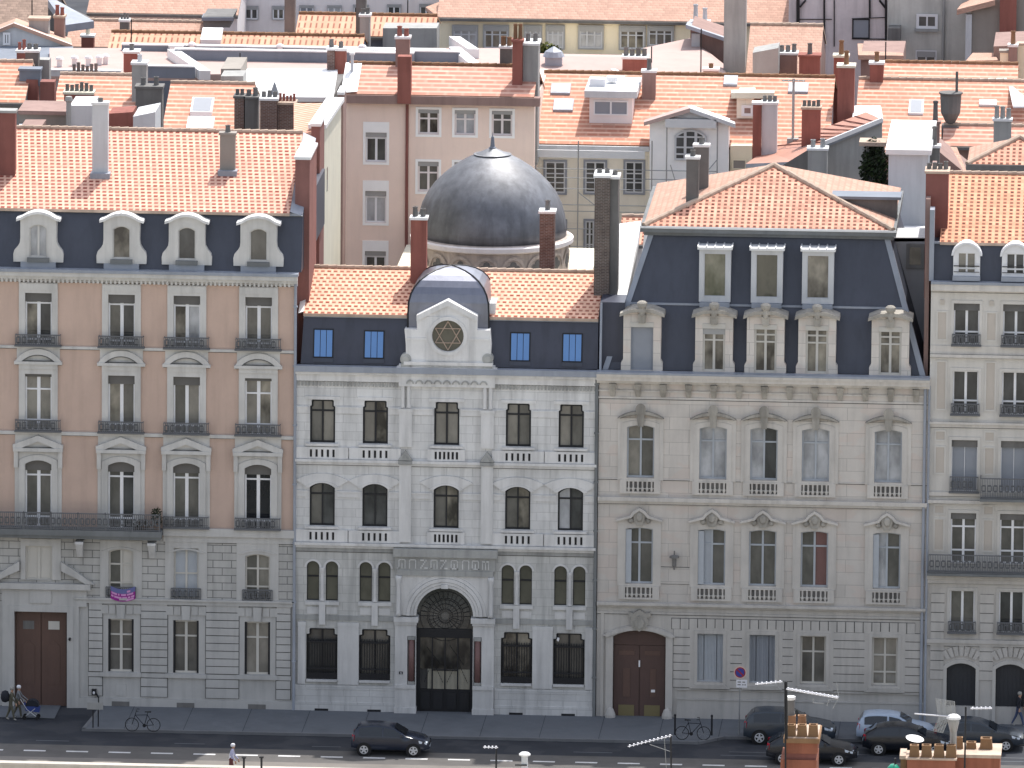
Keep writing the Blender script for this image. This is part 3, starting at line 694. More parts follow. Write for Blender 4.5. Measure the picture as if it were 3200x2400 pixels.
# portal
px0, px1 = P(1236, 1950)[0], P(1545, 1950)[0]
half = [(px0+.05, ps)]+[(pc-pw*cos(pi*k/20), ps+pw*sin(pi*k/20)) for k in range(21)]+[(px1-.05, ps), (px1-.05, zP(1796)), (px0+.05, zP(1796))]
o = B().prism(half, -.30, .02).build('portal_front', 'trimB', S)
for ro, ri, pr_ in ((2.02, 1.86, .34), (1.85, 1.68, .40), (1.665, 1.53, .36), (1.515, 1.385, .33)):
    B().prism([(pc-ro*cos(pi*k/24), ps+ro*sin(pi*k/24)) for k in range(25)]+[(pc+ri*cos(pi*k/24), ps+ri*sin(pi*k/24)) for k in range(25)], -pr_, -.2).build('archivolt', 'trimB', o)
part(o, 'keystone', 'trimB', (pc-.17, pc+.17, -.44, -.2, ps+1.36, ps+1.56))
for s, ca, cb in ((-1, px0, pc-pw), (1, pc+pw, px1)):
    b = B(); b.box(ca, cb, -.30, .3, -.3, zP(2150)); b.box(ca, cb, -.36, .3, zP(2150), zP(2138)); b.box(ca-.02, cb+.02, -.38, .3, -.3, zP(2210))
    nx = (cb-.42, cb-.03) if s < 0 else (ca+.03, ca+.42)
    b.box(ca, nx[0], -.28, .3, zP(2138), zP(1950)); b.box(nx[1], cb, -.28, .3, zP(2138), zP(1950)); b.box(nx[0], nx[1], -.02, .3, zP(2138), zP(1986)); b.box(nx[0], nx[1], -.28, .3, zP(1986), zP(1950))
    b.box(ca-.06, cb+.1 if s < 0 else cb+.06, -.42, .3, zP(1942), zP(1926)) if s < 0 else b.box(ca-.1, cb+.06, -.42, .3, zP(1942), zP(1926))
    b.box(ca-.03, cb+.03, -.36, .3, zP(1950), zP(1942))
    pier = b.build('portal_pier', 'trimB', S)
    xm_ = (nx[0]+nx[1])/2
    B().lathe([(.15, zP(2128)), (.145, zP(1998))], (xm_, -.15, 0), 14).build('marble_column', 'marble', pier, True)
    B().box(xm_-.17, xm_+.17, -.3, .0, zP(2137), zP(2128)).box(xm_-.17, xm_+.17, -.3, .0, zP(1998), zP(1987)).build('column_capital', 'darkB', pier)
    xs_ = ca+.16 if s < 0 else cb-.16
    B().lathe([(.15, zP(1922)), (.10, zP(1912)), (.09, zP(1822)), (.15, zP(1808)), (.15, zP(1797))], (xs_, -.38, 0), 12).build('slender_column', 'trimB', pier, True)
b = B(); z0, z1 = zP(1796), zP(1712); i0, i1 = px0-.02, px1+.05
b.box(i0+.1, i1-.1, -.40, .02, z0, zP(1779)); b.box(i0, i1, -.34, .02, zP(1779), zP(1737)); b.box(i0-.08, i1+.1, -.48, .02, zP(1737), z1)
o = b.build('inscription_band', 'darkB', S)
zl0, zl1 = zP(1774), zP(1745)
# nine carved letters in relief, as they stand on the band
for k, (px, kind) in enumerate(((1258, 0), (1291, 1), (1326, 2), (1358, 0), (1388, 2), (1421, 3), (1457, 1), (1487, 3), (1519, 4))):
    b = B(); c = P(px, 1760)[0]; w_ = .17; Y0, Y1 = -.375, -.335; t = .045
    def bx(a, e, f, g_): b.box(c+a, c+e, Y0, Y1, zl0+(zl1-zl0)*f, zl0+(zl1-zl0)*g_)
    if kind in (0, 1, 3): bx(-w_, -w_+t, 0, .8); bx(w_-t, w_, 0, .8); bx(-w_+.03, w_-.03, .88, 1.); bx(-w_, -w_+.06, .8, .93); bx(w_-.06, w_, .8, .93)
    if kind == 0: bx(-.02, .02, .0, .55); bx(-w_-.05, -w_+t, 0, .1)
    if kind == 3: bx(-w_, w_, 0, .12); bx(-.03, .03, .12, .6)
    if kind == 2:
        for j in range(5): bx(-w_+j*.06, -w_+j*.06+.07, j*.2, j*.2+.2)
        bx(-w_, .02, .82, 1.); bx(.02, w_+.02, 0, .14)
    if kind == 4: bx(-w_, -w_+t, 0, .75); bx(-.02, .02, 0, .75); bx(w_-t, w_, 0, .75); bx(-w_, -.03, .8, .95); bx(.03, w_, .8, .95)
    b.build('inscription_letter', 'stoneB', o)
# iron door
D = B().box(pc-pw, pc+pw, .24, .3, -.02, zP(2157)).box(pc-pw, pc+pw, .2, .28, zP(1996), zP(1968)).box(pc-pw, pc-pw+.17, .2, .28, zP(2157), zP(1996)).box(pc+pw-.17, pc+pw, .2, .28, zP(2157), zP(1996))
for f in (-.5, 0, .5): D.box(pc+f*1.24-.035, pc+f*1.24+.035, .18, .27, zP(2160), zP(1990))
D.box(pc-.62, pc+.62, .2, .26, zP(2099), zP(2095))
for s in (-1, 1):
    for k in range(2): D.box(pc+s*(.1+k*.62), pc+s*(.55+k*.62), .16, .24, zP(2225)+.1, zP(2165))
door = D.build('iron_door', 'iron', S)
b = B()
for k in range(40):
    x = pc-1.2+2.4*k/39; b.box(x-.007, x+.007, .21, .23, zP(2157), zP(1996))
for (a, c_, d_, e) in ((-1., .1, -.6, .6), (-.6, .6, -.1, .1), (.1, .1, .6, .6), (.6, .6, 1.1, .1), (-.9, .9, -.2, .5), (.2, .95, .9, .5)):
    za, zb = zP(2150)+2.2*c_, zP(2150)+2.2*e; b.tube((pc+a, .22, za), (pc+d_, .22, zb), .014, 0, 4)
b.build('grille', 'iron', door)
B().face([(pc-1.25, .30, zP(2094)), (pc+1.25, .30, zP(2094)), (pc+1.25, .30, zP(1990)), (pc-1.25, .30, zP(1990))]).build('pane', 'gscene', door)
B().face([(pc-.85, .30, zP(2158)), (pc+1.25, .30, zP(2158)), (pc+1.25, .30, zP(2095)), (pc-.85, .30, zP(2095))]).build('pane', 'creamw', door)  # cream colour stands in for the sunlit yard behind the grille
b = B(); tym = [(pc-pw*cos(pi*k/20), ps+pw*sin(pi*k/20)) for k in range(21)][::-1]; b.prism([(pc-pw, zP(1970)), (pc+pw, zP(1970))]+tym, .28, .34); ty = b.build('tympanum', 'gdark', door)
b = B()
for r in (.35, .6, .8, .88, 1.22):
    for k in range(32): a, e = 2*pi*k/32, 2*pi*(k+1)/32; b.tube((pc+r*cos(a), .25, ps-.12+r*sin(a)), (pc+r*cos(e), .25, ps-.12+r*sin(e)), .016, 0, 4)
for k in range(24): a = 2*pi*k/24; b.tube((pc+.2*cos(a), .25, ps-.12+.2*sin(a)), (pc+.86*cos(a), .25, ps-.12+.86*sin(a)), .012, 0, 4)
for k in range(16): a = pi*k/15; b.tube((pc+.9*cos(a), .25, ps-.12+.9*sin(a)), (pc+1.22*cos(a), .25, ps-.12+1.22*sin(a)), .02, 0, 4)
b.build('wheel_tracery', 'iron', ty)
o = part(S, 'number_plaque', 'woodd', (P(1248.5, 2108)[0], P(1260, 2108)[0], -.30, -.275, zP(2106), zP(2097.5)))
o.data.materials[0] = M['iron']
x = P(1254.5, 2108)[0]; B().box(x-.014, x+.014, -.306, -.29, zP(2104.5), zP(2099)).box(x-.03, x, -.306, -.29, zP(2100.5), zP(2099)).box(x-.035, x+.035, -.306, -.29, zP(2105.2), zP(2104.4)).build('numeral', 'white', o)
# attic, gable, rosette
YF = -.22
def PF(px, py): return P(px, py, YF)
b = B(); q0 = PF(1246, 1170); q1 = PF(1547, 1170)
b.box(q0[0], q1[0], YF, .1, zP(1207), zP(1139)); b.box(q0[0]-.1, q1[0]+.1, YF-.12, .1, zP(1160), zP(1146)); b.build('attic_band', 'trimB', S)
b = B()
for k in range(9):
    c = q0[0]+.55+(q1[0]-q0[0]-1.1)*k/8; b.prism(arcband(c, .19, zP(1198), .19, .12, zP(1198), .12), YF-.06, YF+.01)
b.build('arcade_frieze', 'darkB', S)
PTS = [PF(*a) for a in ((1269, 1134), (1532, 1134), (1535, 1080), (1531, 1032), (1491, 1032), (1492, 990), (1399, 941), (1302, 988), (1303, 1030), (1264, 1029), (1268, 1075))]
rc = PF(1399.5, 1050)
circ = lambda r, n=32: [(rc[0]+r*cos(2*pi*k/n), rc[1]+r*sin(2*pi*k/n)) for k in range(n)]
gab = B().prism(PTS, YF, .9, 0, [circ(.76)], side=0, back=True).build('gable_front', 'trimB', S)
B().prism(circ(.95), YF-.09, YF+.02, 0, [circ(.78)]).build('rose_window_ring', 'trimB', gab)
B().prism(rect(rc[0]-1.04, rc[0]+1.04, PF(1399, 1128)[1], PF(1399, 990)[1]), YF-.035, YF+.02, 0, [circ(.95)]).build('stone_panel', 'trimB', gab)
b = B()
for pa, pb in (((1302, 988), (1399, 941)), ((1399, 941), (1492, 990))):
    a, e = PF(*pa), PF(*pb); b.prism([(a[0], a[1]-.22), (e[0], e[1]-.22), (e[0], e[1]+.05), (a[0], a[1]+.05)], YF-.1, .6)
b.box(PF(1270, 1100)[0], PF(1334, 1100)[0], YF-.05, YF+.02, PF(1300, 1062)[1], PF(1300, 1055)[1]); b.box(PF(1466, 1100)[0], PF(1534, 1100)[0], YF-.05, YF+.02, PF(1500, 1064)[1], PF(1500, 1057)[1])
b.box(PF(1262, 1132)[0], PF(1540, 1132)[0], YF-.14, .8, PF(1400, 1141)[1], PF(1400, 1131)[1]); b.build('gable_coping', 'trimB', gab)
rw = B().prism(circ(.765), YF+.12, YF+.16).build('rose_window', 'golive', gab)
b = B()
for rot in (0, pi): 
    v = [(rc[0]+.70*cos(pi/2+rot+2*pi*k/3), rc[1]+.70*sin(pi/2+rot+2*pi*k/3)) for k in range(3)]
    for k in range(3): p, q_ = v[k], v[(k+1) % 3]; b.tube((p[0], YF+.08, p[1]), (q_[0], YF+.08, q_[1]), .028, 0, 6)
b.build('star', 'fsand', rw)
for px in (1268, 1524):
    x, z = PF(px, 1122); b = B(); 
    for r, yy in ((.27, -.05), (.16, -.12)): b.loft([[(x+r*cos(t), YF+yy, z+r*sin(t)) for t in [2*pi*k/14 for k in range(14)]], [(x+r*cos(t), .6, z+r*sin(t)) for t in [2*pi*k/14 for k in range(14)]]], 0, True)
    b.box(x-.22, x+.22, YF-.1, .6, z-.5, z-.2); b.build('scroll', 'darkB', S)
# mansard with blue shutters
zq = zB(1139); ztop = P(1000, 978, .6)[1]
mL, mRr = P(940, 1100, .2)[0], P(1868, 1100, .2)[0]
B().loft([[(mL, .12, zq), (mRr, .12, zq), (mRr, 10, zq), (mL, 10, zq)], [(mL+.12, .6, ztop), (mRr, .6, ztop), (mRr, 10, ztop), (mL+.12, 10, ztop)]], 0, True).build('mansard', 'zinc2', S)
moulding(S, 'eave_flashing', 'zincl', mL+.1, mRr, .6, [(ztop-.1, ztop, .1), (ztop-.3, ztop-.1, .04)])
for a, e, y0, y1 in ((982, 1039, 1032, 1113), (1140, 1198, 1037, 1116), (1597, 1654, 1043, 1124), (1760, 1817, 1046, 1127)):
    p0, p1 = P(a, y0, .3), P(e, y1, .3); b = B(); yy = lambda z: .12+(z-zq)/(ztop-zq)*.48
    x0, x1, z0, z1 = p0[0], p1[0], p1[1], p0[1]
    def slab(bq, xa, xb, za, zb, o0, o1): bq.loft([[(xa, yy(za)-o1, za), (xb, yy(za)-o1, za), (xb, yy(za)-o0, za), (xa, yy(za)-o0, za)], [(xa, yy(zb)-o1, zb), (xb, yy(zb)-o1, zb), (xb, yy(zb)-o0, zb), (xa, yy(zb)-o0, zb)]], 0, True)
    b = B(); slab(b, x0-.05, x1+.05, z0-.06, z1+.06, -.05, .03); o = b.build('roof_window', 'iron', S)
    for k in range(3):
        b = B(); w_ = (x1-x0)/3; slab(b, x0+w_*k+.015, x0+w_*(k+1)-.015, z0, z1, .02, .06); b.build('shutter', 'shutb', o)
    b = B(); slab(b, x0-.05, x1+.05, z0-.26, z0-.07, -.02, .05); b.build('sill', 'zinc', o)
RB = roof_slope(S, mL+.1, mRr, .55, ztop+.06, .34, solve_ridge(P(1150, 900)[0], .55, ztop+.06, .34, 838), 'tileB', back=5, ridge='fsand')
b = B(); x = mL+.1; b.face([(x-.25, .4, ztop), (x+.02, .4, ztop+.1), (x+.02, RB.Yr, RB.zr+.12), (x-.25, RB.Yr, RB.zr+.02)]); b.build('verge_flashing', 'zincw', S)
# cupola over the centre bay
cz = lambda y: P(1400, y, 2.2)[1]
cc = P(1401, 950, .2)[0]; prof = [(1060, 1.95), (960, 1.95), (925, 1.92), (900, 1.82), (880, 1.66), (862, 1.42), (848, 1.10), (838, .74), (832, .38), (829, .03)]
rings = []
for y, r in prof:
    rr = r; z = cz(y); k = 1.0
    ring = []
    for sx, sy in ((-1, -1), (1, -1), (1, 1), (-1, 1)): ring.append((cc+sx*rr, 2.2+sy*rr*.98, z))
    rings.append(ring)
B().loft(rings, 0, True).build('cupola', 'cupz', S)
b = B()
for j in range(4):
    for k in range(len(rings)-1): b.tube(rings[k][j], rings[k+1][j], .045, 0, 6)
b.build('cupola_rib', 'iron', S)
part(S, 'cupola_flashing', 'zincw', (cc+1.95, cc+2.25, .7, 4.2, ztop+.05, ztop+.62))
chim_roof(RB, S, 1283, 1332, 680, 885, .75, 'redch', npot=2, pot='dgrey', poth=.42)
chim_px(S, 1857, 1905, 548, 925, 2.6, 1.6, 'brickd', npot=2, poth=.2, pot='dgrey', extra=1.)
chim_px(S, 1906, 1931, 552, 905, 2.8, 1.2, 'dgrey', npot=1, poth=.25, pot='dgrey', extra=1.)
chim_px(S, 1686, 1732, 660, 838, 12, .9, 'brickr', npot=1, poth=.5, pot='dgrey', extra=4)
# dome
DY = 33.; dcx, _ = P(1537, 740, DY); zr = P(1537, 772, DY-3.9)[1]
b = B(); b.lathe([(3.92, -3.6), (3.92, -.42), (4.05, -.34), (4.1, -.12), (3.98, -.02), (3.8, .0)], (dcx, DY, zr), 48); dr = b.build('dome_drum', 'drum', S)
b = B()
prof = [(3.8, 0), (3.80, .5), (3.72, 1.0), (3.55, 1.6), (3.28, 2.15), (2.95, 2.6), (2.5, 3.06), (2.0, 3.46), (1.45, 3.82), (.9, 4.1), (.45, 4.3), (.1, 4.46)]
b.lathe(prof, (dcx, DY, zr), 56); b.build('dome', 'lead', S, True)
b = B(); b.lathe([(.95, 4.10), (.97, 4.13), (.93, 4.13)], (dcx, DY, zr), 40); b.build('dome_cap', 'lead', S)
b = B(); b.lathe([(.17, 4.40), (.19, 4.46), (.12, 4.5), (.07, 5.0), (.03, 5.03), (.012, 5.12), (.004, 5.25)], (dcx, DY, zr), 12); b.build('finial', 'parap', S)
b = B(); b.lathe([(4.06, -.36), (4.16, -.30), (4.16, -.1), (4.05, -.04)], (dcx, DY, zr), 48); b.build('dome_cornice', 'lilac', S)
for k in range(18):   # arcade of quatrefoil openings round the drum
    a = 2*pi*(k+.5)/18
    if sin(a) > .35: continue
    b = B(); rr = 3.94
    def ap(u, v): return (dcx+(rr+.0)*cos(a+u/3.9), DY+(rr)*sin(a+u/3.9), zr+v)
    cl = []
    for lx, lz in ((0, .0), (.2, -.2), (0, -.42), (-.2, -.2)):
        ring = [ap(lx+.17*cos(t), -1.15+lz+.2+.17*sin(t)) for t in [2*pi*j/12 for j in range(12)]]
        b.face(ring)
    b.face([ap(-.2, -1.27), ap(.2, -1.27), ap(.2, -1.03), ap(-.2, -1.03)]); o = b.build('quatrefoil_opening', 'dgrey', dr)
    b = B(); rr = 3.99; ro, ri = .66, .52; pa = [ap(-ro*cos(pi*j/12), -1.35+ro*sin(pi*j/12)*1.25) for j in range(13)]; pb = [ap(-ri*cos(pi*j/12), -1.35+ri*sin(pi*j/12)*1.25) for j in range(13)]
    b.loft([pa, pb], 0, False, False); b.build('blind_arch', 'drum', dr)
b = B().box(dcx-5, dcx+5, 28, 42, -.3, zr-2.2); b.build('hall_wall', 'creamw', S)
b = B(); b.tube((bR-.02, -.12, .05), (bR-.02, -.12, zB(1165)), .08, 0, 8)
for k in range(7): b.box(bR-.13, bR+.09, -.2, 0, 2.+k*2.4, 2.07+k*2.4)
b.build('drainpipe', 'slab', S)
M['gatedoor'] = plain('charcoal_door', (.035, .038, .046), .5)
# ================================================================== building C : cream town house with two-stage mansard
zC = lambda y: P(2002, y)[1]
XC = [P(px, 1400)[0] for px in (2002, 2228.5, 2387.5, 2549, 2776)]
XC2 = [P(px, 1730)[0] for px in (1997.5, 2224, 2383, 2545, 2771)]
cL, cR = P(1869.5, 1500)[0], P(2899, 1500)[0]
T = thing('town_house', 'cream stone town house with tall dark two-stage mansard, carved dormers and brown arched carriage door', 'building', ((cL+cR)/2, 0, 0))
k3 = [archp(c-.66, c+.66, zC(1493), zC(1327), .12) for c in XC]
k2 = [archp(c-.66, c+.66, zC(1824), zC(1648), .08) for c in XC2]
gx = [P(px, 2050)[0] for px in (2219, 2382, 2541, 2765)]
k0 = [rect(c-.62, c+.62, zC(2126.5), zC(1975)) for c in gx]
d0, d1 = P(1915, 2100)[0], P(2080, 2100)[0]
kd = archp(d0, d1, -.02, zC(1968), .32, 12)
ct = zC(1186)
B().prism(rect(cL, cR, zC(1884), ct), 0, .4, 0, k3+k2).build('wall', 'stoneC', T)
B().prism(rect(cL, cR, -.5, zC(1884)), 0, .4, 0, k0+[kd]).build('ground_storey_wall', 'trimC', T)
B().box(cL+.02, cR-.04, .39, 13, -.3, ct).build('building_body', 'stoneC', T)
pa3 = [('gbeige', 'gbrown'), ('gcurt', 'gcurt'), ('gcurt', 'gdark'), ('gcurt', 'gcurt'), ('gcurt', 'gcurt')]
pa2 = [('gbrown', 'gbrown'), ('shut', 'gbrown'), ('gbrown', 'gbrown'), ('gbrown', 'marble'), ('gcurt', 'gbrown')]
def balu(par, c, zb, zt, hw=.66):
    hole = rect(c-hw, c+hw, zb+.09, zt-.07)
    o = B().prism(rect(c-hw-.32, c+hw+.32, zb, zt), -.12, 0, 0, [hole]).build('balustrade', 'trimC', par)
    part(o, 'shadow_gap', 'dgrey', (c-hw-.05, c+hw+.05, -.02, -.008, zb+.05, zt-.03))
    for k in range(6):
        x = c-hw+.11+(2*hw-.22)*k/5
        B().lathe([(.045, zb+.09), (.075, zb+.2), (.04, zb+.34), (.05, zt-.07)], (x, -.075, 0), 8).build('baluster', 'trimC', o)
    part(o, 'bar', 'cream', (c-hw, c+hw, -.13, -.1, zb+.24, zb+.27))
for i, c in enumerate(XC):
    o = window(T, k3[i], pa3[i][0], 'shut', ins=.24, trans=(.71,), mw=.045, pane2=pa3[i][1])
    b = B(); b.prism(rect(c-1.1, c+1.1, zC(1500), zC(1306)), -.05, 0, 0, [k3[i]]); b.prism(archp(c-.9, c+.9, zC(1500), zC(1312), .16), -.09, -.045, 0, [k3[i]]); b.build('surround', 'trimC', o)
    b = B(); b.prism(arcband(c, 1.12, zC(1305), .36, 1.02, zC(1305), .2), -.3, 0); b.prism(arcband(c, 1.06, zC(1305)-.01, .22, 1.0, zC(1305)-.05, .19), -.07, 0, 1); b.build('hood', ['carveC', 'shade_joint'], o)  # dark band under the hood is painted shadow
    b = B(); b.loft([[(c+(.25-.05*abs(k-2))*cos(t), -.32+.06*abs(k-2), zC(1275)+.0+(.28-.05*abs(k-2))*sin(t)) for t in [2*pi*j/12 for j in range(12)]] for k in range(3)], 0, True)
    b.prism([(c-.13, zC(1330)), (c+.13, zC(1330)), (c+.2, zC(1285)), (c-.2, zC(1285))], -.28, 0); b.build('carved_keystone', 'carveC', o)
    balu(T, c, zC(1541), zC(1499))
for i, c in enumerate(XC2):
    o = window(T, k2[i], pa2[i][0], 'shut', ins=.24, trans=(.72,), mw=.05, pane2=pa2[i][1])
    if i in (0, 1, 4):
        z0, z1 = zC(1822), zC(1652); part(o, 'shutter', 'shut', (c-.655, c-.38, .02, .17, z0, z1-.05))
    B().prism(rect(c-1.05, c+1.05, zC(1830), zC(1622)), -.05, 0, 0, [k2[i]]).build('surround', 'trimC', o)
    b = B()
    for s in (-1, 1):
        pl = [(c+s*1.12, zC(1628)), (c+s*1.12, zC(1622)), (c+s*.45, zC(1609)), (c+s*.3, zC(1596)), (c, zC(1584)), (c, zC(1593)), (c+s*.22, zC(1603)), (c+s*.38, zC(1616))]
        b.prism(pl if s < 0 else pl[::-1], -.26, 0)
    b.build('hood', 'trimC', o)
    b = B(); b.prism([(c-.16, zC(1640)), (c+.16, zC(1640)), (c+.3, zC(1612)), (c+.16, zC(1598)), (c, zC(1592)), (c-.16, zC(1598)), (c-.3, zC(1612))], -.2, 0); b.loft([[(c+.17*cos(t), -.22-.02*0, zC(1614)+.24*sin(t)) for t in [2*pi*j/12 for j in range(12)]], [(c+.1*cos(t), -.3, zC(1614)+.15*sin(t)) for t in [2*pi*j/12 for j in range(12)]]], 0, True)
    for s in (-1, 1): b.loft([[(c+s*.42+.14*cos(t), -.14, zC(1626)+.14*sin(t)) for t in [2*pi*j/10 for j in range(10)]], [(c+s*.42+.07*cos(t), -.2, zC(1626)+.07*sin(t)) for t in [2*pi*j/10 for j in range(10)]]], 0, True)
    b.build('carved_cartouche', 'carveC', o)
    balu(T, c, zC(1872), zC(1830))
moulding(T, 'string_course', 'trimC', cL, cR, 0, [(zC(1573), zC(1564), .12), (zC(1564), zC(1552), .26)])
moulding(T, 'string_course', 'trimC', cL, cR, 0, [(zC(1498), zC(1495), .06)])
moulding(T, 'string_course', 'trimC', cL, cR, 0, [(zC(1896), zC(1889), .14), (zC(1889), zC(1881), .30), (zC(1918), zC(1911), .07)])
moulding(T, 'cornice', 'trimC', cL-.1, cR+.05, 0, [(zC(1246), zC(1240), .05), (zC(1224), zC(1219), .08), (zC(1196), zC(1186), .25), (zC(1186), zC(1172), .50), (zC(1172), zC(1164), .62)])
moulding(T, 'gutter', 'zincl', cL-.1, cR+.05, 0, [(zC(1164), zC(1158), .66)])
for k in range(13):
    x = P(1915+k*79, 1220)[0]; b = B(); b.taper((x, -.05, zC(1238)), (.11, .06), (x, -.2, zC(1197)), (.17, .2)); b.loft([[(x+.14*cos(t), -.3, zC(1208)+.12*sin(t)) for t in [2*pi*j/10 for j in range(10)]], [(x+.14*cos(t), -.1, zC(1208)+.12*sin(t)) for t in [2*pi*j/10 for j in range(10)]]], 0, True); b.build('bracket', 'carveC', T)
# ground storey
vs = [P(px, 2000)[0] for px in (2104, 2162, 2277, 2325, 2440, 2483, 2598, 2709, 2823, 2885)]
for a, e in zip(vs[0::2], vs[1::2]):
    b = B()
    for k in range(7): b.box(a+.01, e-.01, -.06, 0, zC(2145-26.2*k)+.02, zC(2145-26.2*(k+1))-.02)
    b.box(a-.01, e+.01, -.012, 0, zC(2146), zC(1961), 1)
    b.build('rusticated_pier', ['trimC', 'shade_joint'], T)
b = B(); y0, y1 = zC(1962), zC(1930); x = P(2100, 1950)[0]
while x < cR-.5:
    w_ = .42; b.box(x, x+w_-.04, -.06, 0, y0, y1); x += w_
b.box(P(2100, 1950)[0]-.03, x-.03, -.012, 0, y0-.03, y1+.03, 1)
b.build('voussoir_course', ['trimC', 'shade_joint'], T)
B().box(d0-.6, d0-.45, -.05, 0, 0, zC(1915)).build('quoin_strip', 'trimC', T)
for i, c in enumerate(gx):
    if i < 2:
        o = window(T, k0[i], 'shut', 'shut', ins=.2, t=.05, mull=3, mw=.012)
        b = B(); n = 16
        for k in range(n): x = c-.56+1.12*(k+.5)/n; b.box(x-.028, x+.028, .15, .2, zC(2123), zC(1979))
        b.build('louvred_shutter', 'shut' if i == 0 else 'shutg', o)
    else:
        o = window(T, k0[i], 'gbrown' if i == 2 else 'gbeige', 'cream', ins=.22, t=.09, trans=(.66,) if i == 2 else (.62, .27), mw=.05)
    B().prism(rect(c-.98, c+.98, zC(2146), zC(1958)), -.07, 0, 0, [k0[i]]).prism(rect(c-.78, c+.78, zC(2133), zC(1965)), -.11, -.065, 0, [k0[i]]).build('surround', 'trimC', o)
    b = B(); b.taper((c, -.09, zC(2146)), (.95, .09), (c, -.1, zC(2133)), (.72, .1)); b.build('sill', 'trimC', o)
xx0 = d1+.55
moulding(T, 'string_course', 'trimC', xx0, cR, 0, [(zC(2152), zC(2149), .10), (zC(2182), zC(2178), .14)])
part(T, 'plinth', 'trimC', (xx0, cR, -.10, 0, -.4, zC(2182)))
o = B().box(d0, d1, .27, .34, -.05, zC(1968)).build('carriage_door', 'woodd', T); xm = (d0+d1)/2
b = B(); b.prism(archp(d0+.02, d1-.02, zC(2018), zC(1970), .30), .2, .27); b.build('fanlight_panel', 'woodd', o)
for s in (-1, 1):
    x0, x1 = (d0+.05, xm-.02) if s < 0 else (xm+.02, d1-.05)
    lf = B().box(x0, x1, .21, .268, .0, zC(2019.5)).build('door_leaf', 'woodd', o); xc = (x0+x1)/2
    part(lf, 'raised_panel', 'wood', (xc-.38, xc+.38, .18, .212, zC(2050), zC(2036))); part(lf, 'raised_panel', 'wood', (xc-.17 if s < 0 else xc-.1, xc+.17, .18, .212, zC(2180), zC(2092)))
    part(lf, 'kick_plate', 'brass', (xc-.38, xc+.38, .19, .212, .12, zC(2206)))
    if s > 0: part(lf, 'notice', 'white', (xc-.05, xc+.14, .17, .182, zC(2165), zC(2157)))
part(o, 'door_handle', 'white', (xm-.04, xm+.03, .12, .22, zC(2086), zC(2066)))
fr = archp(d0-.34, d1+.34, -.02, zC(1952), .42, 12)
frame_of(T, kd, fr, -.14, 0, 'trimC', 'door_surround')
for s, xe in ((-1, d0-.1), (1, d1+.1)): B().lathe([(.26, -.1), (.26, .25), (.2, .42), (.16, .52), (.05, .62)], (xe, -.2, 0), 12).box(xe-.3, xe+.3, -.45, 0, -.3, .06).build('guard_stone', 'trimC', T)
b = B(); b.prism(arcband(xm, 1.75, zC(1985), .48, 1.55, zC(1990), .36), -.24, -.05); b.build('door_hood', 'trimC', T)
b = B(); zc = zC(1940); pts = [(-.42, 0), (-.35, -.28), (0, -.46), (.35, -.28), (.42, 0), (.38, .22), (.55, .3), (.5, .48), (.3, .42), (.14, .52), (0, .58), (-.14, .52), (-.3, .42), (-.5, .48), (-.55, .3), (-.38, .22)]
b.prism([(xm+a, zc+e) for a, e in pts], -.34, 0); b.prism([(xm-.24, zc+.05), (xm-.2, zc-.2), (xm, zc-.34), (xm+.2, zc-.2), (xm+.24, zc+.05), (xm, zc+.34)], -.42, -.33); b.build('coat_of_arms', 'carveC', T)
# wall tablet and lantern on the first floor
p = P(2108, 1745); o = B().lathe([(.02, .42), (.035, .40), (.035, .22), (.23, .16), (.24, .08), (.10, .05), (.10, -.33), (.05, -.38), (.04, -.5), (.01, -.52)], (p[0], -.24, p[1]), 12).build('wall_lantern', 'dgrey', T)
B().box(p[0]-.03, p[0]+.03, -.24, .0, p[1]-.4, p[1]-.34).build('bracket_arm', 'dgrey', o)
o = part(T, 'wall_tablet', 'stoneC', (P(2065, 1800)[0], P(2155, 1800)[0], -.04, .02, zC(1822), zC(1771))); part(o, 'tablet_shadow_gap', 'shade_joint', (P(2065, 1800)[0]-.035, P(2155, 1800)[0]+.035, -.008, .02, zC(1822)-.03, zC(1771)+.035))
# mansard
q = [P(1886, 1156, .35), P(2889, 1160, .35), P(2778, 741, 2.2), P(2029, 735, 2.2)]
zb_, zt_ = zC(1160), (q[2][1]+q[3][1])/2
bl, br, tr_, tl_ = q[0][0], q[1][0], q[2][0], q[3][0]
B().loft([[(bl, .35, zb_), (br, .35, zb_), (br, 15, zb_), (bl, 15, zb_)], [(tl_, 2.2, zt_), (tr_, 2.2, zt_), (tr_, 13, zt_), (tl_, 13, zt_)]], 0, True).build('mansard', 'zinc', T)
def msY(z): return .35+(z-zb_)/(zt_-zb_)*1.85
for a, e in (((bl, .33, zb_), (tl_, 2.18, zt_)), ((br, .33, zb_), (tr_, 2.18, zt_))):
    b = B(); s = -1 if a[0] < 0 or a[0] == bl else 1
    w_ = .22
    if a[0] == bl: b.loft([[(a[0]-.05, a[1]-.06, a[2]), (a[0]+w_, a[1]-.06, a[2]), (a[0]+w_, a[1]+.3, a[2]), (a[0]-.05, a[1]+.3, a[2])], [(e[0]-.05, e[1]-.06, e[2]), (e[0]+w_, e[1]-.06, e[2]), (e[0]+w_, e[1]+.3, e[2]), (e[0]-.05, e[1]+.3, e[2])]], 0, True)
    else: b.loft([[(a[0]-w_, a[1]-.06, a[2]), (a[0]+.05, a[1]-.06, a[2]), (a[0]+.05, a[1]+.3, a[2]), (a[0]-w_, a[1]+.3, a[2])], [(e[0]-w_, e[1]-.06, e[2]), (e[0]+.05, e[1]-.06, e[2]), (e[0]+.05, e[1]+.3, e[2]), (e[0]-w_, e[1]+.3, e[2])]], 0, True)
    b.build('hip_flashing', 'zincl', T)
zmid = P(2300, 953, 1.3)[1]; ym_ = msY(zmid); fm = (zmid-zb_)/(zt_-zb_)
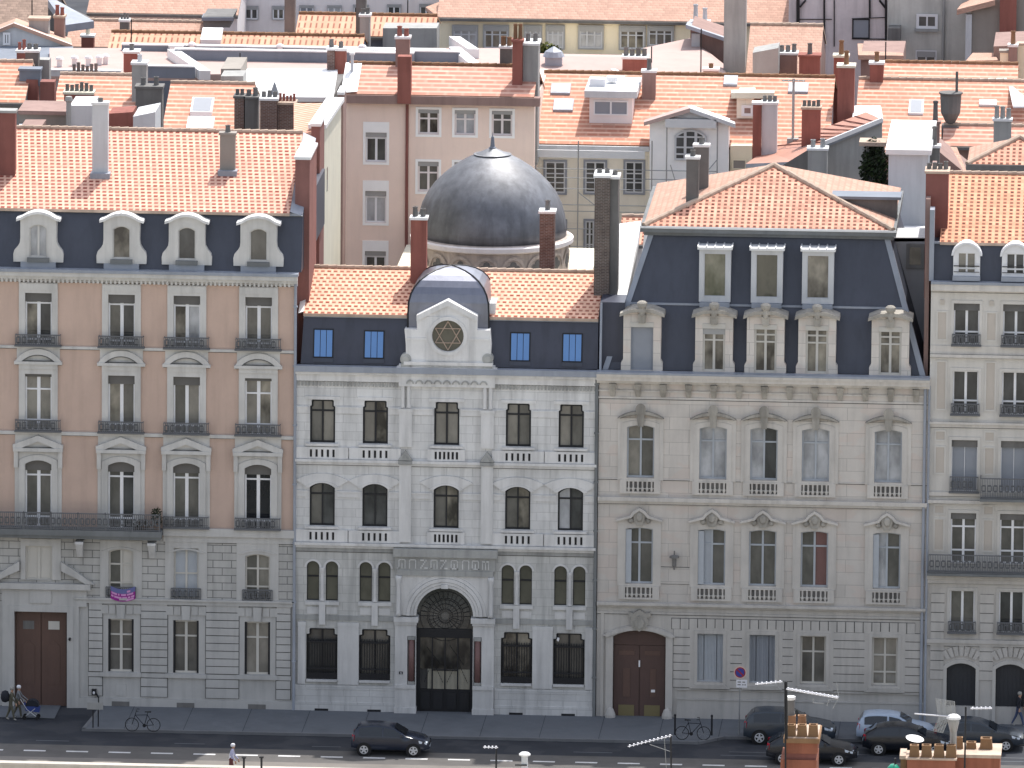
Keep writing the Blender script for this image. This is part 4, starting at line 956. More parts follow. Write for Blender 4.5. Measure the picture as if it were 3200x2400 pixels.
B().box(bl+(tl_-bl)*fm, br+(tr_-br)*fm, ym_-.07, ym_+.2, zmid-.05, zmid+.05).build('break_flashing', 'zincl', T)
b = B(); b.box(tl_-.25, tr_+.2, 1.98, 13.2, zt_-.02, zt_+.16); b.box(tl_-.42, tr_+.35, 1.75, 13.4, zt_+.161, zt_+.46); b.build('eave_cornice', 'slab', T)
part(T, 'eave_flashing', 'zincw', (tl_-.44, tr_+.37, 1.70, 1.749, zt_+.36, zt_+.46))
# hipped tile roof
hx0, hx1 = tl_-.25, tr_+.2; Yh = 1.8; hw = (hx1-hx0)/2; za = P(2423, 517, Yh+hw)[1]; ze = zt_+.47; tn = (za-ze)/hw; kk = sqrt(1+tn*tn)*hw; xa = (hx0+hx1)/2; yb = Yh+2*hw+.4
b = B(); ap1, ap2 = (xa, Yh+hw, za), (xa, yb-hw, za)
c1, c2, c3, c4 = (hx0, Yh, ze), (hx1, Yh, ze), (hx1, yb, ze), (hx0, yb, ze)
b.face([c1, c2, ap1], 0, [(hx0, 0), (hx1, 0), (xa, kk)])
b.face([c2, c3, ap2, ap1], 1, [(Yh, 0), (yb, 0), (yb-hw, kk), (Yh+hw, kk)])
b.face([c3, c4, ap2], 0, [(hx0, 0), (hx1, 0), (xa, kk)])
b.face([c4, c1, ap1, ap2], 1, [(yb, 0), (Yh, 0), (Yh+hw, kk), (yb-hw, kk)])
RC = Roof(); RC.Y0, RC.z0, RC.tan = Yh, ze, tn
hr = b.build('roof', ['tileC', 'tileT'], T)
xq0, xq1 = P(2600, 610, 5.2)[0], P(2803, 615, 5.2)[0]; zq2 = P(2700, 622, 5.2)[1]
o = B().box(xq0, xq1, 5.2, 6.6, ze-.1, zq2).build('flat_roofed_attic', 'dgrey', T); B().box(xq0-.1, xq1+.2, 5.05, 6.7, zq2, zq2+.14).build('zinc_flat_roof', 'parap', o)
b = B()
for a, e in ((c1, ap1), (c2, ap1), (ap1, ap2)):
    n = 16
    for k in range(n):
        pa, pe = Vector(a).lerp(Vector(e), k/n), Vector(a).lerp(Vector(e), (k+1)/n); b.tube(pa+Vector((0, 0, .01)), pe+Vector((0, 0, .04)), .15, 0, 8, .13)
b.build('ridge_tile', 'fsand', hr)
for px0, px1, yt, yb2, Y, dp, mt in ((2144, 2183, 490, 660, 4.2, .5, 'dgrey'), (2168, 2214, 452, 580, 7.5, .5, 'dgrey')):
    chim_px(T, px0, px1, yt, yb2, Y, dp, mt, npot=1, pot='dgrey', poth=.3)
def prism_dormer(c, hw, z0, z1, Y, back, hole, mat, name='dormer'):
    return B().prism(rect(c-hw, c+hw, z0, z1), Y, back, 0, [hole]).build(name, mat, T)
for i, px in enumerate((2234, 2396.5, 2556)):
    c = P(px, 860, 1.1)[0]; z = lambda y: P(2234, y, 1.1)[1]; hole = rect(c-.52, c+.52, z(926), z(792))
    d = prism_dormer(c, .76, z(943), z(779), 1.05, 2.6, hole, 'lgrey')
    b = B(); b.box(c-.84, c+.84, .88, 2.8, z(779)+.01, z(771))
    for k in range(5): xx = c-.82+1.64*k/4; b.box(xx-.03, xx+.03, .88, 2.8, z(771), z(771)+.06)
    b.build('dormer_roof', 'zincw', d)
    window(d, hole, ('ggreen', 'golive', 'gscene')[i], 'lgrey', Y=1.05, ins=.1, t=.03, mull=0)
    part(d, 'sill', 'zincl', (c-.72, c+.72, .9, 1.3, z(958), z(944)))
for i, px in enumerate((2006, 2231, 2392, 2553, 2782)):
    c = P(px, 1080, 0)[0]; z = lambda y: P(2006, y, 0)[1]; hole = rect(c-.54, c+.54, z(1157), z(1017))
    d = B().prism([(c-1.0, z(1160)), (c+1.0, z(1160)), (c+1.0, z(1135)), (c+.9, z(1125)), (c+.9, z(985)), (c+.45, z(970)), (c-.45, z(970)), (c-.9, z(985)), (c-.9, z(1125)), (c-1.0, z(1135))], .0, 1.5, 0, [hole]).build('dormer', 'stoneC', T)
    b = B()
    for s in (-1, 1):
        pl = [(c+s*1.08, z(988)), (c+s*1.06, z(978)), (c+s*.5, z(964)), (c, z(962)), (c, z(972)), (c+s*.5, z(975))]
        b.prism(pl if s < 0 else pl[::-1], -.26, 1.5)
    b.build('dormer_pediment', 'carveC', d)
    b = B(); b.lathe([(.12, z(985)), (.17, z(972)), (.15, z(962)), (.24, z(953)), (.25, z(944)), (.16, z(939)), (.02, z(937))], (c, -.16, 0), 12); b.prism([(c-.16, z(1008)), (c+.16, z(1008)), (c+.2, z(980)), (c-.2, z(980))], -.2, .05); b.build('carved_head', 'carveC', d)
    if i == 0: o = window(d, hole, 'shutg', 'shutg', ins=.14, t=.05, mull=0)
    else: o = window(d, hole, 'gscene', 'cream', ins=.16, t=.1, mw=.06, trans=(.70,) if i == 1 else (.84, .68), shade=.17 if i == 1 else None)
    part(o, 'blind_box', 'cream', (c-.56, c+.56, -.04, .1, z(1022), z(1007)))
# party block on the left of the mansard with its bright zinc roof
x0, x1 = P(1874, 1050, .5)[0], P(1952, 1000, .5)[0]; zp = P(1900, 944, .5)[1]
b = B(); b.box(x0+.02, x1, .45, 2.6, zb_, zp); b.build('party_block', 'zinc2', T)
pts = [(1884, 941, 1.5), (1955, 943, 1.5), (1990, 790, 12), (2003, 690, 18), (1927, 700, 18), (1926, 770, 12)]
b = B(); tp = [Vector((P(a, e, Y)[0], Y, P(a, e, Y)[1])) for a, e, Y in pts]; b.face(tp); b.loft([tp, [v-Vector((0, 0, .4)) for v in tp]], 0)
b.build('side_roof', 'zincw', T)
b = B(); x = P(1869, 1050, -.1)[0]; b.tube((x+.12, -.1, zC(1165)), (x+.12, .3, zp), .06, 0, 8); b.build('drainpipe', 'zincl', T)
for px in (2899,):
    b = B(); x = P(px, 1700)[0]; b.tube((x-.22, -.12, .05), (x-.22, -.12, zC(1186)), .07, 0, 8); b.tube((x-.02, -.16, .05), (x-.02, -.16, zC(1186)), .055, 0, 8); b.build('drainpipe', 'zincl', T)
# ================================================================== building E : beige block at the right end
zE = lambda y: P(3016, y)[1]
XE = [P(3016, 1300)[0], P(3170, 1300)[0]]
eL, eR = cR+.03, P(3300, 1300)[0]
E = thing('apartment_building', 'beige panelled apartment block with round-topped dormers, cut off by the right edge', 'building', ((eL+eR)/2, 0, 0))
hs = []
rows = ((948, 1077, .62), (1159, 1294, .62), (1375, 1536, .62), (1603, 1760, .61), (1845, 1975, .60))
for y0, y1, hw in rows: hs.append([rect(c-hw, c+hw, zE(y1), zE(y0)) for c in XE])
ga = [archp(c-.70, c+.70, -.0, zE(2072), .26) for c in XE]
B().prism(rect(eL, eR, zE(1830), zE(905)), 0, .4, 0, [h for r in hs[:4] for h in r]).build('wall', 'stoneE', E)
B().prism(rect(eL, eR, -.5, zE(1830)), 0, .4, 0, hs[4]+ga).build('ground_storey_wall', 'trimC', E)
B().box(eL+.05, eR, .39, 13, -.3, zE(900)).build('building_body', 'stoneE', E)
for r, (y0, y1, hw) in enumerate(rows):
    for i, c in enumerate(XE):
        pn = (('gdark', 'gdark'), ('gdark', 'gdark'), ('shutg', 'shutg'), ('gbrown', 'gbrown'), ('gbrown', 'gdark'))[r][i]
        o = window(E, hs[r][i], pn, 'white', ins=.22, t=.07 if r != 2 else .03, trans=((.3,), (.3,), (), (.72, .25), ())[r], mw=.06 if r != 2 else .012, shade=(.18, 0, .14, .13, 0)[r] or None, shadem='dgrey')
        frame_of(o, hs[r][i], rect(c-hw-.13, c+hw+.13, zE(y1)-.02, zE(y0)+.15), -.05, 0, 'stoneE')
        if r in (0, 1, 2, 4) and not (r == 2 and i == 1): railing(o, c, hw+.05, zE(y1-1), zE(y1-(34 if r != 2 else 48)), -.22)
for px in (2938, 3092):
    x = P(px, 1400)[0]
    for y0, y1 in ((972, 1066), (1127, 1284), (1345, 1380), (1394, 1484), (1576, 1610), (1620, 1725)):
        B().prism(rect(x-.28, x+.28, zE(y1), zE(y0)), -.045, 0, 0, [rect(x-.2, x+.2, zE(y1)+.08, zE(y0)-.08)]).build('pilaster_frame', 'stoneE', E)
        part(E, 'wall_panel', 'panelE', (x-.2, x+.2, -.012, 0, zE(y1)+.08, zE(y0)-.08))
    b = B(); b.lathe([(.1, -.03), (.1, .03)], (0, 0, 0), 10); b = B(); b.box(x-.1, x+.1, -.07, 0, zE(952), zE(938)); b.build('rosette_block', 'panelE', E)
    b = B()
    for k in range(9): b.box(x-.33, x+.33, -.05, 0, zE(1855+30*k+30)+.02, zE(1855+30*k)-.02)
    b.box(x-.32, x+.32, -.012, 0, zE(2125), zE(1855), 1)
    b.build('rusticated_pier', ['trimC', 'shade_joint'], E)
for za, zb, p_ in ((912, 906, .1), (906, 886, .34), (1106, 1081, .06), (1116, 1107, .2), (1325, 1318, .2), (1335, 1326, .1), (1572, 1562, .22), (1550, 1538, .12), (1808, 1798, .3), (1822, 1808, .18), (2009, 1997, .18), (2018, 2009, .1)):
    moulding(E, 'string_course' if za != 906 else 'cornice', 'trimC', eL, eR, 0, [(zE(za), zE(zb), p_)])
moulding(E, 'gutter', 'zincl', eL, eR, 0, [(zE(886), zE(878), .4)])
o = part(E, 'balcony', 'slab', (eL+.02, eR, -.8, 0, P(3016, 1800, -.7)[1], P(3016, 1793, -.7)[1]))
b = B(); bars(b, eL+.1, eR, P(3016, 1792, -.7)[1], P(3016, 1735, -.7)[1], -.72, .08, .013); b.build('railing', 'rail', o)
xb = P(3063, 1530, -.5)[0]; o = part(E, 'balcony', 'slab', (xb, eR, -.75, 0, P(3100, 1568, -.7)[1], P(3100, 1560, -.7)[1]))
b = B(); bars(b, xb+.03, eR, P(3100, 1559, -.7)[1], P(3100, 1496, -.7)[1], -.68, .08, .013); b.box(xb, xb+.04, -.7, 0, P(3100, 1498, -.7)[1], P(3100, 1494, -.7)[1]); b.build('railing', 'rail', o)
for i, c in enumerate(XE):
    o = B().box(c-.70, c+.70, .25, .3, -.02, zE(2072)).build('arched_door', 'gatedoor', E)
    b = B()
    for k in range(8): x = c-.65+1.3*k/7; b.box(x-.02, x+.02, .22, .26, .2, zE(2085))
    b.build('door_plank', 'gatedoor', o); part(o, 'door_base', 'trimC', (c-.7, c+.7, .1, .24, -.02, zE(2208)))
    frame_of(E, ga[i], archp(c-.86, c+.86, 0, zE(2060), .34), -.08, 0, 'stoneE', 'arch_surround')
    b = B()
    for k in range(7):
        a0 = pi*(.29+.42*k/7)+.02; a1 = pi*(.29+.42*(k+1)/7)-.02; rc_ = (c, zE(2120)); b.prism([(rc_[0]+r_*cos(a), rc_[1]+r_*sin(a)) for r_, a in ((1.12, a0), (1.6, a0), (1.6, a1), (1.12, a1))], -.07, 0)
    b.build('voussoir', 'trimC', E)
zb2 = zE(880); mx0 = P(2908, 820, .2)[0]; zt2 = P(3050, 756, .5)[1]
B().loft([[(mx0, .1, zb2), (eR, .1, zb2), (eR, 13, zb2), (mx0, 13, zb2)], [(mx0, .5, zt2), (eR, .5, zt2), (eR, 13, zt2), (mx0, 13, zt2)]], 0, True).build('mansard', 'zinc', E)
moulding(E, 'eave_flashing', 'zincl', mx0, eR, .5, [(zt2-.1, zt2, .14)])
B().box(mx0-.06, mx0+.16, -.0, 1, zb2, zt2+1.6).build('edge_flashing', 'zincl', E)
RE = roof_slope(E, P(2938, 740, .6)[0], eR, .45, zt2+.05, .34, solve_ridge(P(3100, 650)[0], .45, zt2+.05, .34, 543), 'tileE', back=5, ridge='fsand')
for i, px in enumerate((3021, 3173)):
    c = P(px, 810, -.1)[0]; z = lambda y: P(3021, y, -.1)[1]
    hole = rect(c-.43, c+.43, z(856), z(790))
    d = B().prism(archp(c-.64, c+.64, z(862), z(764), .62, 14), -.1, 1.2, 0, [hole]).build('dormer', 'white', E)
    B().prism(arcband(c, .74, z(798), .66, .64, z(798), .56), -.25, 1.3).build('dormer_hood', 'white', d)
    o = window(d, hole, 'gbeige' if i == 0 else 'gdark', 'white', Y=-.1, ins=.14, t=.05, mw=.045, trans=(.25,))
    b = B(); b.box(c-.62, c+.62, -.2, -.17, z(832), z(829)); b.box(c-.62, c+.62, -.2, -.17, z(850), z(848)); b.build('guard_rail', 'iron', o)
    part(d, 'sill', 'zincl', (c-.66, c+.66, -.3, .1, z(876), z(862)))
chim_px(E, 2892, 2962, 535, 740, 1.6, 1.4, 'maroon', npot=4, cap='fsand', pot='dgrey', poth=.35, extra=3)
B().box(P(2891, 800, .7)[0], mx0-.07, .7, 12, zE(1200), zt2+2).build('party_wall', 'brownch', E)
# ================================================================== roofscape behind the row
def house(label, x0, x1, ye, Y, yr, wall, rmat, tan=.34, group=None, name='house', cat='house', ridge='fsand', back=None, gut='dgrey', xt=None, over=.25, dep=None):
    xm = (x0+x1)/2; X0, z0 = P(x0, ye, Y); X1 = P(x1, ye, Y)[0]; z0 = P(xm, ye, Y)[1]
    o = thing(name, label, cat, ((X0+X1)/2, Y, 0), group)
    if yr is None:
        dp = dep or 10
        B().box(X0, X1, Y, Y+dp, -.3, z0).build('wall', wall, o)
        o['_'] = 0; del o['_']
        return o, None
    d = solve_ridge((X0+X1)/2, Y, z0, tan, yr); bk = d if back is None else back
    zr = z0+d*tan; pent = lambda x: [(x, Y, -.3), (x, Y+d+bk, -.3), (x, Y+d+bk, zr-bk*tan-.16), (x, Y+d, zr-.16), (x, Y, z0-.16)]
    B().loft([pent(X0+.06), pent(X1-.06)], 0, True).build('wall', wall, o)
    R = roof_slope(o, X0, X1, Y, z0, tan, d, rmat, bk, over, ridge=ridge)
    if gut: B().box(X0, X1, Y-over-.12, Y-over+.02, z0-over*tan-.2, z0-over*tan-.05).build('gutter', gut, o)
    return o, R
def hwin(o, x0, x1, y0, y1, Y, pane='gdark', fr='white', sur=.14, surm=None, mull=1, trans=(), shade=None, name='window'):
    ym = (y0+y1)/2; xm = (x0+x1)/2
    X0, X1 = P(x0, ym, Y)[0], P(x1, ym, Y)[0]; z1, z0 = P(xm, y0, Y)[1], P(xm, y1, Y)[1]
    h = rect(X0, X1, z0, z1); b = B()
    b.prism(h, Y-.06, Y-.004, 0, [inset(h, .07)])
    for k in range(mull): x = X0+(X1-X0)*(k+1)/(mull+1); b.box(x-.045, x+.045, Y-.07, Y-.004, z0+.05, z1-.05)
    for f in trans: z = z0+(z1-z0)*f; b.box(X0+.06, X1-.06, Y-.065, Y-.004, z-.03, z+.03)
    w_ = b.build(name, fr, o)
    B().face([(X0+.04, Y-.012, z0+.04), (X1-.04, Y-.012, z0+.04), (X1-.04, Y-.012, z1-.04), (X0+.04, Y-.012, z1-.04)]).build('pane', pane, w_)
    if shade: B().box(X0+.02, X1-.02, Y-.09, Y-.066, z1-(z1-z0)*shade, z1-.01).build('blind_shadow_band', 'greyp', w_)
    if sur: B().prism(rect(X0-sur, X1+sur, z0-sur, z1+sur), Y-.08, Y-.003, 0, [h]).build('surround', surm or 'white', w_)
    return w_
def poly3(par, name, mat, pts, th=.15, uv=False, side=None):
    v = [Vector((P(a, c, Y)[0], Y, P(a, c, Y)[1])) for a, c, Y in pts]; b = B()
    if uv:
        o_ = v[0]; e1 = (v[1]-v[0]).normalized(); e2 = (v[-1]-v[0]); e2 = (e2-e1*e2.dot(e1)).normalized(); b.face(v, 0, [((q-o_).dot(e1), (q-o_).dot(e2)) for q in v])
    else: b.face(v, 0)
    if th: b.loft([v, [q-Vector((0, 0, th)) for q in v]], 1 if side else 0)
    return b.build(name, [mat, side] if side else mat, par)
def pwall(par, name, mat, pts, Y, dep=6.):
    b = B(); q = [P(a, c, Y) for a, c in pts]
    if area2(q) < 0: q = q[::-1]
    b.prism(q, Y, Y+dep, 0, back=True); return b.build(name, mat, par)
RF = 'roofscape behind the quay row'
# --- wing with tall red flues behind the pink block (right gable side lit)
o = thing('house', 'rear wing with tall red flues and a pale cream side wall beside the peach house', 'house', (P(1000, 700, 12)[0], 12, 0))
def blk(par, nm, mat, x0, x1, yt, Y, dep, zb=0., cap=None):
    a, c = P(x0, yt+150, Y)[0], P(x1, yt+150, Y)[0]; zt = P((x0+x1)/2, yt, Y)[1]
    q = B().box(a, c, Y, Y+dep, zb, zt).build(nm, mat, par)
    if cap: B().box(a-.05, c+.05, Y-.05, Y+dep+.05, zt, zt+.14).build('chimney_cap', cap, q)
    return q
blk(o, 'chimney_breast', 'flue', 922, 967, 499, 1.5, 4.2, 0, 'zincw')
blk(o, 'chimney_breast', 'flue', 972, 999, 395, 12.5, 2.8, 0, 'zincw'); blk(o, 'side_wall', 'creamw', 955, 976, 520, 10.3, 2.1, 0)
XW = P(1011, 600, 22)[0]; zw0, zw1 = P(1011, 398, 22)[1], P(1054, 318, 33)[1]
B().loft([[(XW-.6, 22, 0), (XW, 22, 0), (XW, 22, zw0), (XW-.6, 22, zw0)], [(XW-.6, 33, 0), (XW, 33, 0), (XW, 33, zw1), (XW-.6, 33, zw1)]], 0, True).build('wall', 'creamw', o)
B().loft([[(XW-.75, 21.6, zw0), (XW+.15, 21.6, zw0), (XW+.15, 21.6, zw0+.2), (XW-.75, 21.6, zw0+.2)], [(XW-.75, 33.2, zw1), (XW+.15, 33.2, zw1), (XW+.15, 33.2, zw1+.2), (XW-.75, 33.2, zw1+.2)]], 0, True).build('verge_flashing', 'zincw', o)
poly3(o, 'roof', 'tileF', ((918, 425, 20), (1010, 402, 22), (1050, 322, 33), (918, 322, 33)), .2, True)
B().box(XW-.4, XW+.01, 24, 24.6, zw0-3.6, zw0-2.4).build('window', 'gdark', o)
blk(o, 'chimney_breast', 'brownch', 1056, 1072, 296, 34.5, 2., 0, 'zincw')
b = B(); p_ = P(940, 480, 11.5); B().box(p_[0]-.4, p_[0]+.4, 11, 11.9, p_[1]-2.5, p_[1]+.5).build('chimney', 'taupe', o)
# --- peach house
YP = 44.; PZ = lambda y: P(1400, y, YP)[1]; X0, X1 = P(1072, 500, YP)[0], P(1669, 500, YP)[0]
o = thing('house', 'tall peach rendered house with white window surrounds directly behind the dome', 'house', ((X0+X1)/2, YP, 0))
hl = []; spec = []
for a, c, rws in ((1142, 1208, ((418, 511), (601, 701), (789, 880))), (1306, 1371, ((343, 421), (506, 600), (670, 760))), (1420, 1485, ((343, 421), (506, 600), (670, 760))), (1536, 1600, ((343, 421), (506, 600), (670, 760)))):
    for y0, y1 in rws:
        xa, xb = P(a, 500, YP)[0], P(c, 500, YP)[0]; h = rect(xa, xb, PZ(y1), PZ(y0)); hl.append(h); spec.append((y0, a))
z0 = PZ(322)
B().prism(rect(X0, X1, -.3, z0), YP, YP+.4, 0, hl).build('wall', 'peach', o)
B().box(X0+.02, X1-.02, YP+.39, YP+12, -.3, z0-.02).build('building_body', 'peach', o)
for k, h in enumerate(hl):
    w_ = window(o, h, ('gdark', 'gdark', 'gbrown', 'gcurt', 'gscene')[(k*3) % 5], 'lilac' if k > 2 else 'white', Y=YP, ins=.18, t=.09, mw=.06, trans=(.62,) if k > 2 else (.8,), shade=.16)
    x0, x1, za, zb = bb(h); frame_of(w_, h, rect(x0-.13, x1+.13, za-.13, zb+(.12 if k > 2 else .55)), YP-.04, YP, 'surw')
B().box(X0, X1+.3, YP-.55, YP+.1, z0-.02, z0+.42).build('gutter_board', 'brownch', o)
R = roof_slope(o, X0+.1, X1, YP-.3, z0+.5, .34, solve_ridge(P(1400, 250, YP)[0], YP-.3, z0+.5, .34, 203), 'tileP', 6, .1)
b = B(); x = X0; b.face([(x-.1, YP-.4, z0+.5), (x+.75, YP-.4, z0+.58), (x+.75, R.Yr, R.zr+.07), (x-.1, R.Yr, R.zr+.03)]); b.build('verge_flashing', 'zincw', o)
b = B(); px = P(1272, 500, YP)[0]; b.tube((px, YP-.1, 2), (px, YP-.1, z0), .08, 0, 8); b.build('drainpipe', 'maroon', o)
chim_roof(R, o, 1242, 1284, 177, 303, .7, 'redch', npot=0, cap=None)
chim_px(o, 1236, 1279, 115, 225, R.Yr-.3, .7, 'brownch', npot=2, pot='redch', poth=.5)
chim_px(o, 1601, 1632, 125, 240, R.Yr-2, .7, 'redch', npot=2, pot='terra', poth=.7, cap='redch')
chim_px(o, 1634, 1681, 135, 395, YP+1.2, 1.6, 'greych', npot=2, pot='dgrey', poth=.4, extra=2)
chim_px(o, 1562, 1600, 145, 200, R.Yr+.4, .6, 'dgrey', npot=2, pot='terra', poth=.6)
chim_px(o, 1096, 1104, 165, 222, R.Yr-1, .3, 'lgrey', npot=0)
# --- scaffolded cream house
YD = 47.; o = thing('house', 'cream house wrapped in thin scaffolding, with white arched gable bay and coursed orange roof', 'house', (P(1900, 500, YD)[0], YD, 0))
D_ = o; X0, X1 = P(1676, 600, YD)[0], P(2360, 600, YD)[0]; z0 = P(1850, 452, YD)[1]
B().box(X0, X1, YD, YD+16, -.3, z0).build('wall', 'creamD', o)
R = roof_slope(o, P(1672, 450, YD)[0], P(2592, 450, YD)[0], YD-.2, z0+.1, .34, solve_ridge(P(1850, 330, YD)[0], YD-.2, z0+.1, .34, 228), 'tileF', 7, .1); RD = R
B().box(X0-.1, P(2030, 460, YD)[0], YD-.5, YD, P(1850, 466, YD)[1], z0+.0).build('cornice', 'lgrey', o)
B().box(X0-.1, P(2020, 480, YD)[0], YD-1.6, YD-1.5, P(1850, 493, YD-1.5)[1], P(1850, 470, YD-1.5)[1]).build('scaffold_board', 'net', o)
for a, c, y0, y1 in ((1704, 1766, 505, 602), (1829, 1891, 505, 602), (1954, 2010, 505, 602), (1829, 1856, 690, 800), (1704, 1766, 690, 800), (1966, 2010, 690, 800)):
    hwin(o, a, c, y0, y1, YD, 'gdark', 'lgrey', .1, 'shutg', 1, (.62, .33))
for sk in ((1722, 1783, 267, 297, 'lgrey'), (1730, 1792, 314, 350, 'zincw'), (1910, 1952, 243, 270, 'zincw'), (2262, 2305, 242, 270, 'lgrey'), (2464, 2526, 264, 293, 'zincw')): skylight(R, o, *sk[:4], glassm=sk[4])
# flat dormer with box window
Yd = on_roof(R, 1900, 385).y; a, c = P(1842, 330, Yd)[0], P(1976, 330, Yd)[0]; zt, zb = P(1908, 303, Yd)[1], P(1908, 366, Yd)[1]
d = B().box(a, c, Yd, Yd+4, zb-1, zt).build('dormer', 'lilac', o); B().box(a-.25, c+.25, Yd-.35, Yd+4.5, zt, zt+.35).build('dormer_roof', 'lgrey', d)
hwin(d, 1855, 1963, 314, 360, Yd, 'shutg', 'white', 0, None, 1)
p_ = P(1868, 268, Yd+1.5); B().box(p_[0]-.4, p_[0]+.4, Yd+1.2, Yd+1.7, p_[1]-.6, p_[1]+.4).build('air_conditioner', 'white', d)
B().lathe([(.28, 0), (.3, .25), (.1, .26)], (p_[0]+.7, Yd+2.5, p_[1]+.1), 12).build('vent_cap', 'zincw', d)
# gabled central bay
Yg = YD-1.2; bay = pwall(o, 'gable_bay', 'surw', ((2030, 385), (2155, 345), (2276, 388), (2276, 700), (2030, 700)), Yg, 1.8)
poly3(bay, 'gable_roof', 'flatp', ((2012, 382, Yg-.5), (2156, 338, Yg-.5), (2150, 330, Yg+2), (2014, 374, Yg+2)), .2)
poly3(bay, 'gable_roof', 'lgrey', ((2156, 338, Yg-.5), (2298, 388, Yg-.5), (2296, 380, Yg+2), (2150, 330, Yg+2)), .2)
B().box(P(2080, 380, Yg)[0], P(2240, 380, Yg)[0], Yg-.5, Yg, P(2160, 395, Yg)[1], P(2160, 368, Yg)[1]).build('scaffold_board', 'net', bay)
xa, xb = P(2108, 450, Yg)[0], P(2208, 450, Yg)[0]; h = archp(xa, xb, P(2155, 500, Yg)[1], P(2155, 404, Yg)[1], .35)
w_ = window(bay, h, 'gdark', 'lgrey', Y=Yg-.12, ins=.02, t=.1, mull=2, mw=.07, trans=(.2, .42, .76)); w_.name = 'arched_window'
pg = pwall(o, 'rear_gable', 'surw', ((2046, 315), (2095, 310), (2147, 283), (2200, 305), (2246, 318), (2246, 360), (2046, 360)), Yg+9, 1.5)
poly3(pg, 'gable_roof', 'tileT', ((2044, 308, Yg+8.7), (2148, 280, Yg+8.7), (2108, 256, Yg+16), (2046, 293, Yg+16)), .2, True)
poly3(pg, 'gable_roof', 'creamw', ((2148, 280, Yg+8.7), (2250, 316, Yg+8.7), (2200, 285, Yg+16), (2108, 256, Yg+16)), .2)
poly3(o, 'flat_roof', 'zincw', ((2046, 300, Yg+9), (2210, 300, Yg+9), (2210, 250, Yg+18), (2046, 250, Yg+18)), .2)
chim_px(o, 2006, 2048, 220, 372, YD+4.5, .6, 'brownch', npot=1, pot='dgrey', poth=.6, extra=2)
chim_px(o, 2197, 2244, 215, 306, Yg+11.5, .7, 'brownch', npot=1, cap='zincw', poth=.3)
pwall(o, 'side_wall', 'yellow', ((2282, 455), (2350, 455), (2350, 650), (2282, 650)), YD-.4, 4); hwin(o, 2288, 2333, 497, 530, YD-.45, 'taupe', 'yellow', 0, None, 0)
dm = pwall(o, 'dormer', 'creamD', ((2302, 306), (2352, 306), (2352, 370), (2302, 370)), on_roof(R, 2330, 375).y, 4); hwin(dm, 2322, 2350, 333, 358, on_roof(R, 2330, 375).y, 'brownch', 'white', .08, None, 0)
poly3(o, 'dormer_roof', 'creamw', ((2285, 290, on_roof(R, 2330, 375).y-.6), (2420, 290, on_roof(R, 2330, 375).y-.6), (2420, 280, on_roof(R, 2330, 375).y+4), (2285, 280, on_roof(R, 2330, 375).y+4)), .3)
# scaffolding
b = B()
for px in (1672, 1806, 2082, 2240, 2036):
    x = P(px, 600, YD-1.6)[0]; b.tube((x, YD-1.6, 0), (x, YD-1.6, P(px, 440 if px < 2050 else 375, YD-1.6)[1]), .035, 0, 6)
for py in (528, 556, 590, 640, 660, 715, 770):
    z = P(1800, py, YD-1.6)[1]; b.tube((P(1672, 500, YD-1.6)[0], YD-1.6, z), (P(2240, 500, YD-1.6)[0], YD-1.6, z), .025, 0, 6)
for a, c in (((1806, 600), (1870, 650)), ((2095, 515), (2120, 600)), ((2240, 500), (2190, 560))):
    p0, p1 = P(*a, YD-1.6), P(*c, YD-1.6); b.tube((p0[0], YD-1.6, p0[1]), (p1[0], YD-1.6, p1[1]), .025, 0, 6)
tag(b.build('scaffolding', 'steel'), 'thin steel scaffolding of poles and rails on the cream house behind the dome', 'scaffolding')
# small hut roofs in the court
o, R = house('low shed with round orange tiles and white flat roof between synagogue and cream mansard', 1934, 2010, 755, 26, 676, 'zincw', 'tileC', .34)
# --- right: red seamed lean-to
o = thing('house', 'grey gable with a red standing-seam metal roof sloping down to the left', 'house', (P(2660, 500, 38)[0], 38, 0))
pwall(o, 'wall', 'greych', ((2578, 455), (2756, 378), (2756, 660), (2578, 660)), 38, .5)
poly3(o, 'roof', 'seamr', ((2572, 452, 37.8), (2758, 374, 37.8), (2706, 350, 47), (2390, 470, 47)), .2, False, 'zincl')
poly3(o, 'roof', 'seamr', ((2390, 471, 46.8), (2572, 453, 37.6), (2486, 505, 34), (2330, 512, 38)), .2, False, 'zincl')
b = B()
A_, B_, C_, E_ = [Vector((P(a, c, Y)[0], Y, P(a, c, Y)[1]+.02)) for a, c, Y in ((2572, 452, 37.8), (2758, 374, 37.8), (2706, 350, 47), (2390, 470, 47))]
for k in range(1, 9): b.tube(A_.lerp(B_, k/9), E_.lerp(C_, k/9), .035, 0, 4)
b.build('roof_seam', 'maroon', o)
B().loft([[tuple(A_+Vector((-.1, -.15, -.12))), tuple(B_+Vector((0, -.15, -.12))), tuple(B_+Vector((0, -.15, .1))), tuple(A_+Vector((-.1, -.15, .1)))], [tuple(A_+Vector((-.1, .1, -.12))), tuple(B_+Vector((0, .1, -.12))), tuple(B_+Vector((0, .1, .1))), tuple(A_+Vector((-.1, .1, .1)))]], 0, True).build('verge_flashing', 'zincw', o)
poly3(o, 'wall', 'dgrey', ((2440, 520, 33), (2530, 465, 33), (2585, 465, 33), (2585, 600, 33), (2440, 600, 33)), 0)
chim_px(o, 2505, 2563, 335, 470, 41, .8, 'redch', npot=4, pot='dgrey', poth=.35, cap='fsand', extra=2.5)
chim_px(o, 2524, 2584, 463, 600, 30, .8, 'greych', npot=2, pot='steel', poth=.4, extra=4)
chim_px(o, 2352, 2378, 320, 470, 43, .6, 'redch', npot=0, extra=3); chim_px(o, 2380, 2428, 320, 455, 43.2, .8, 'lgrey', npot=3, pot='dgrey', poth=.3, extra=3)
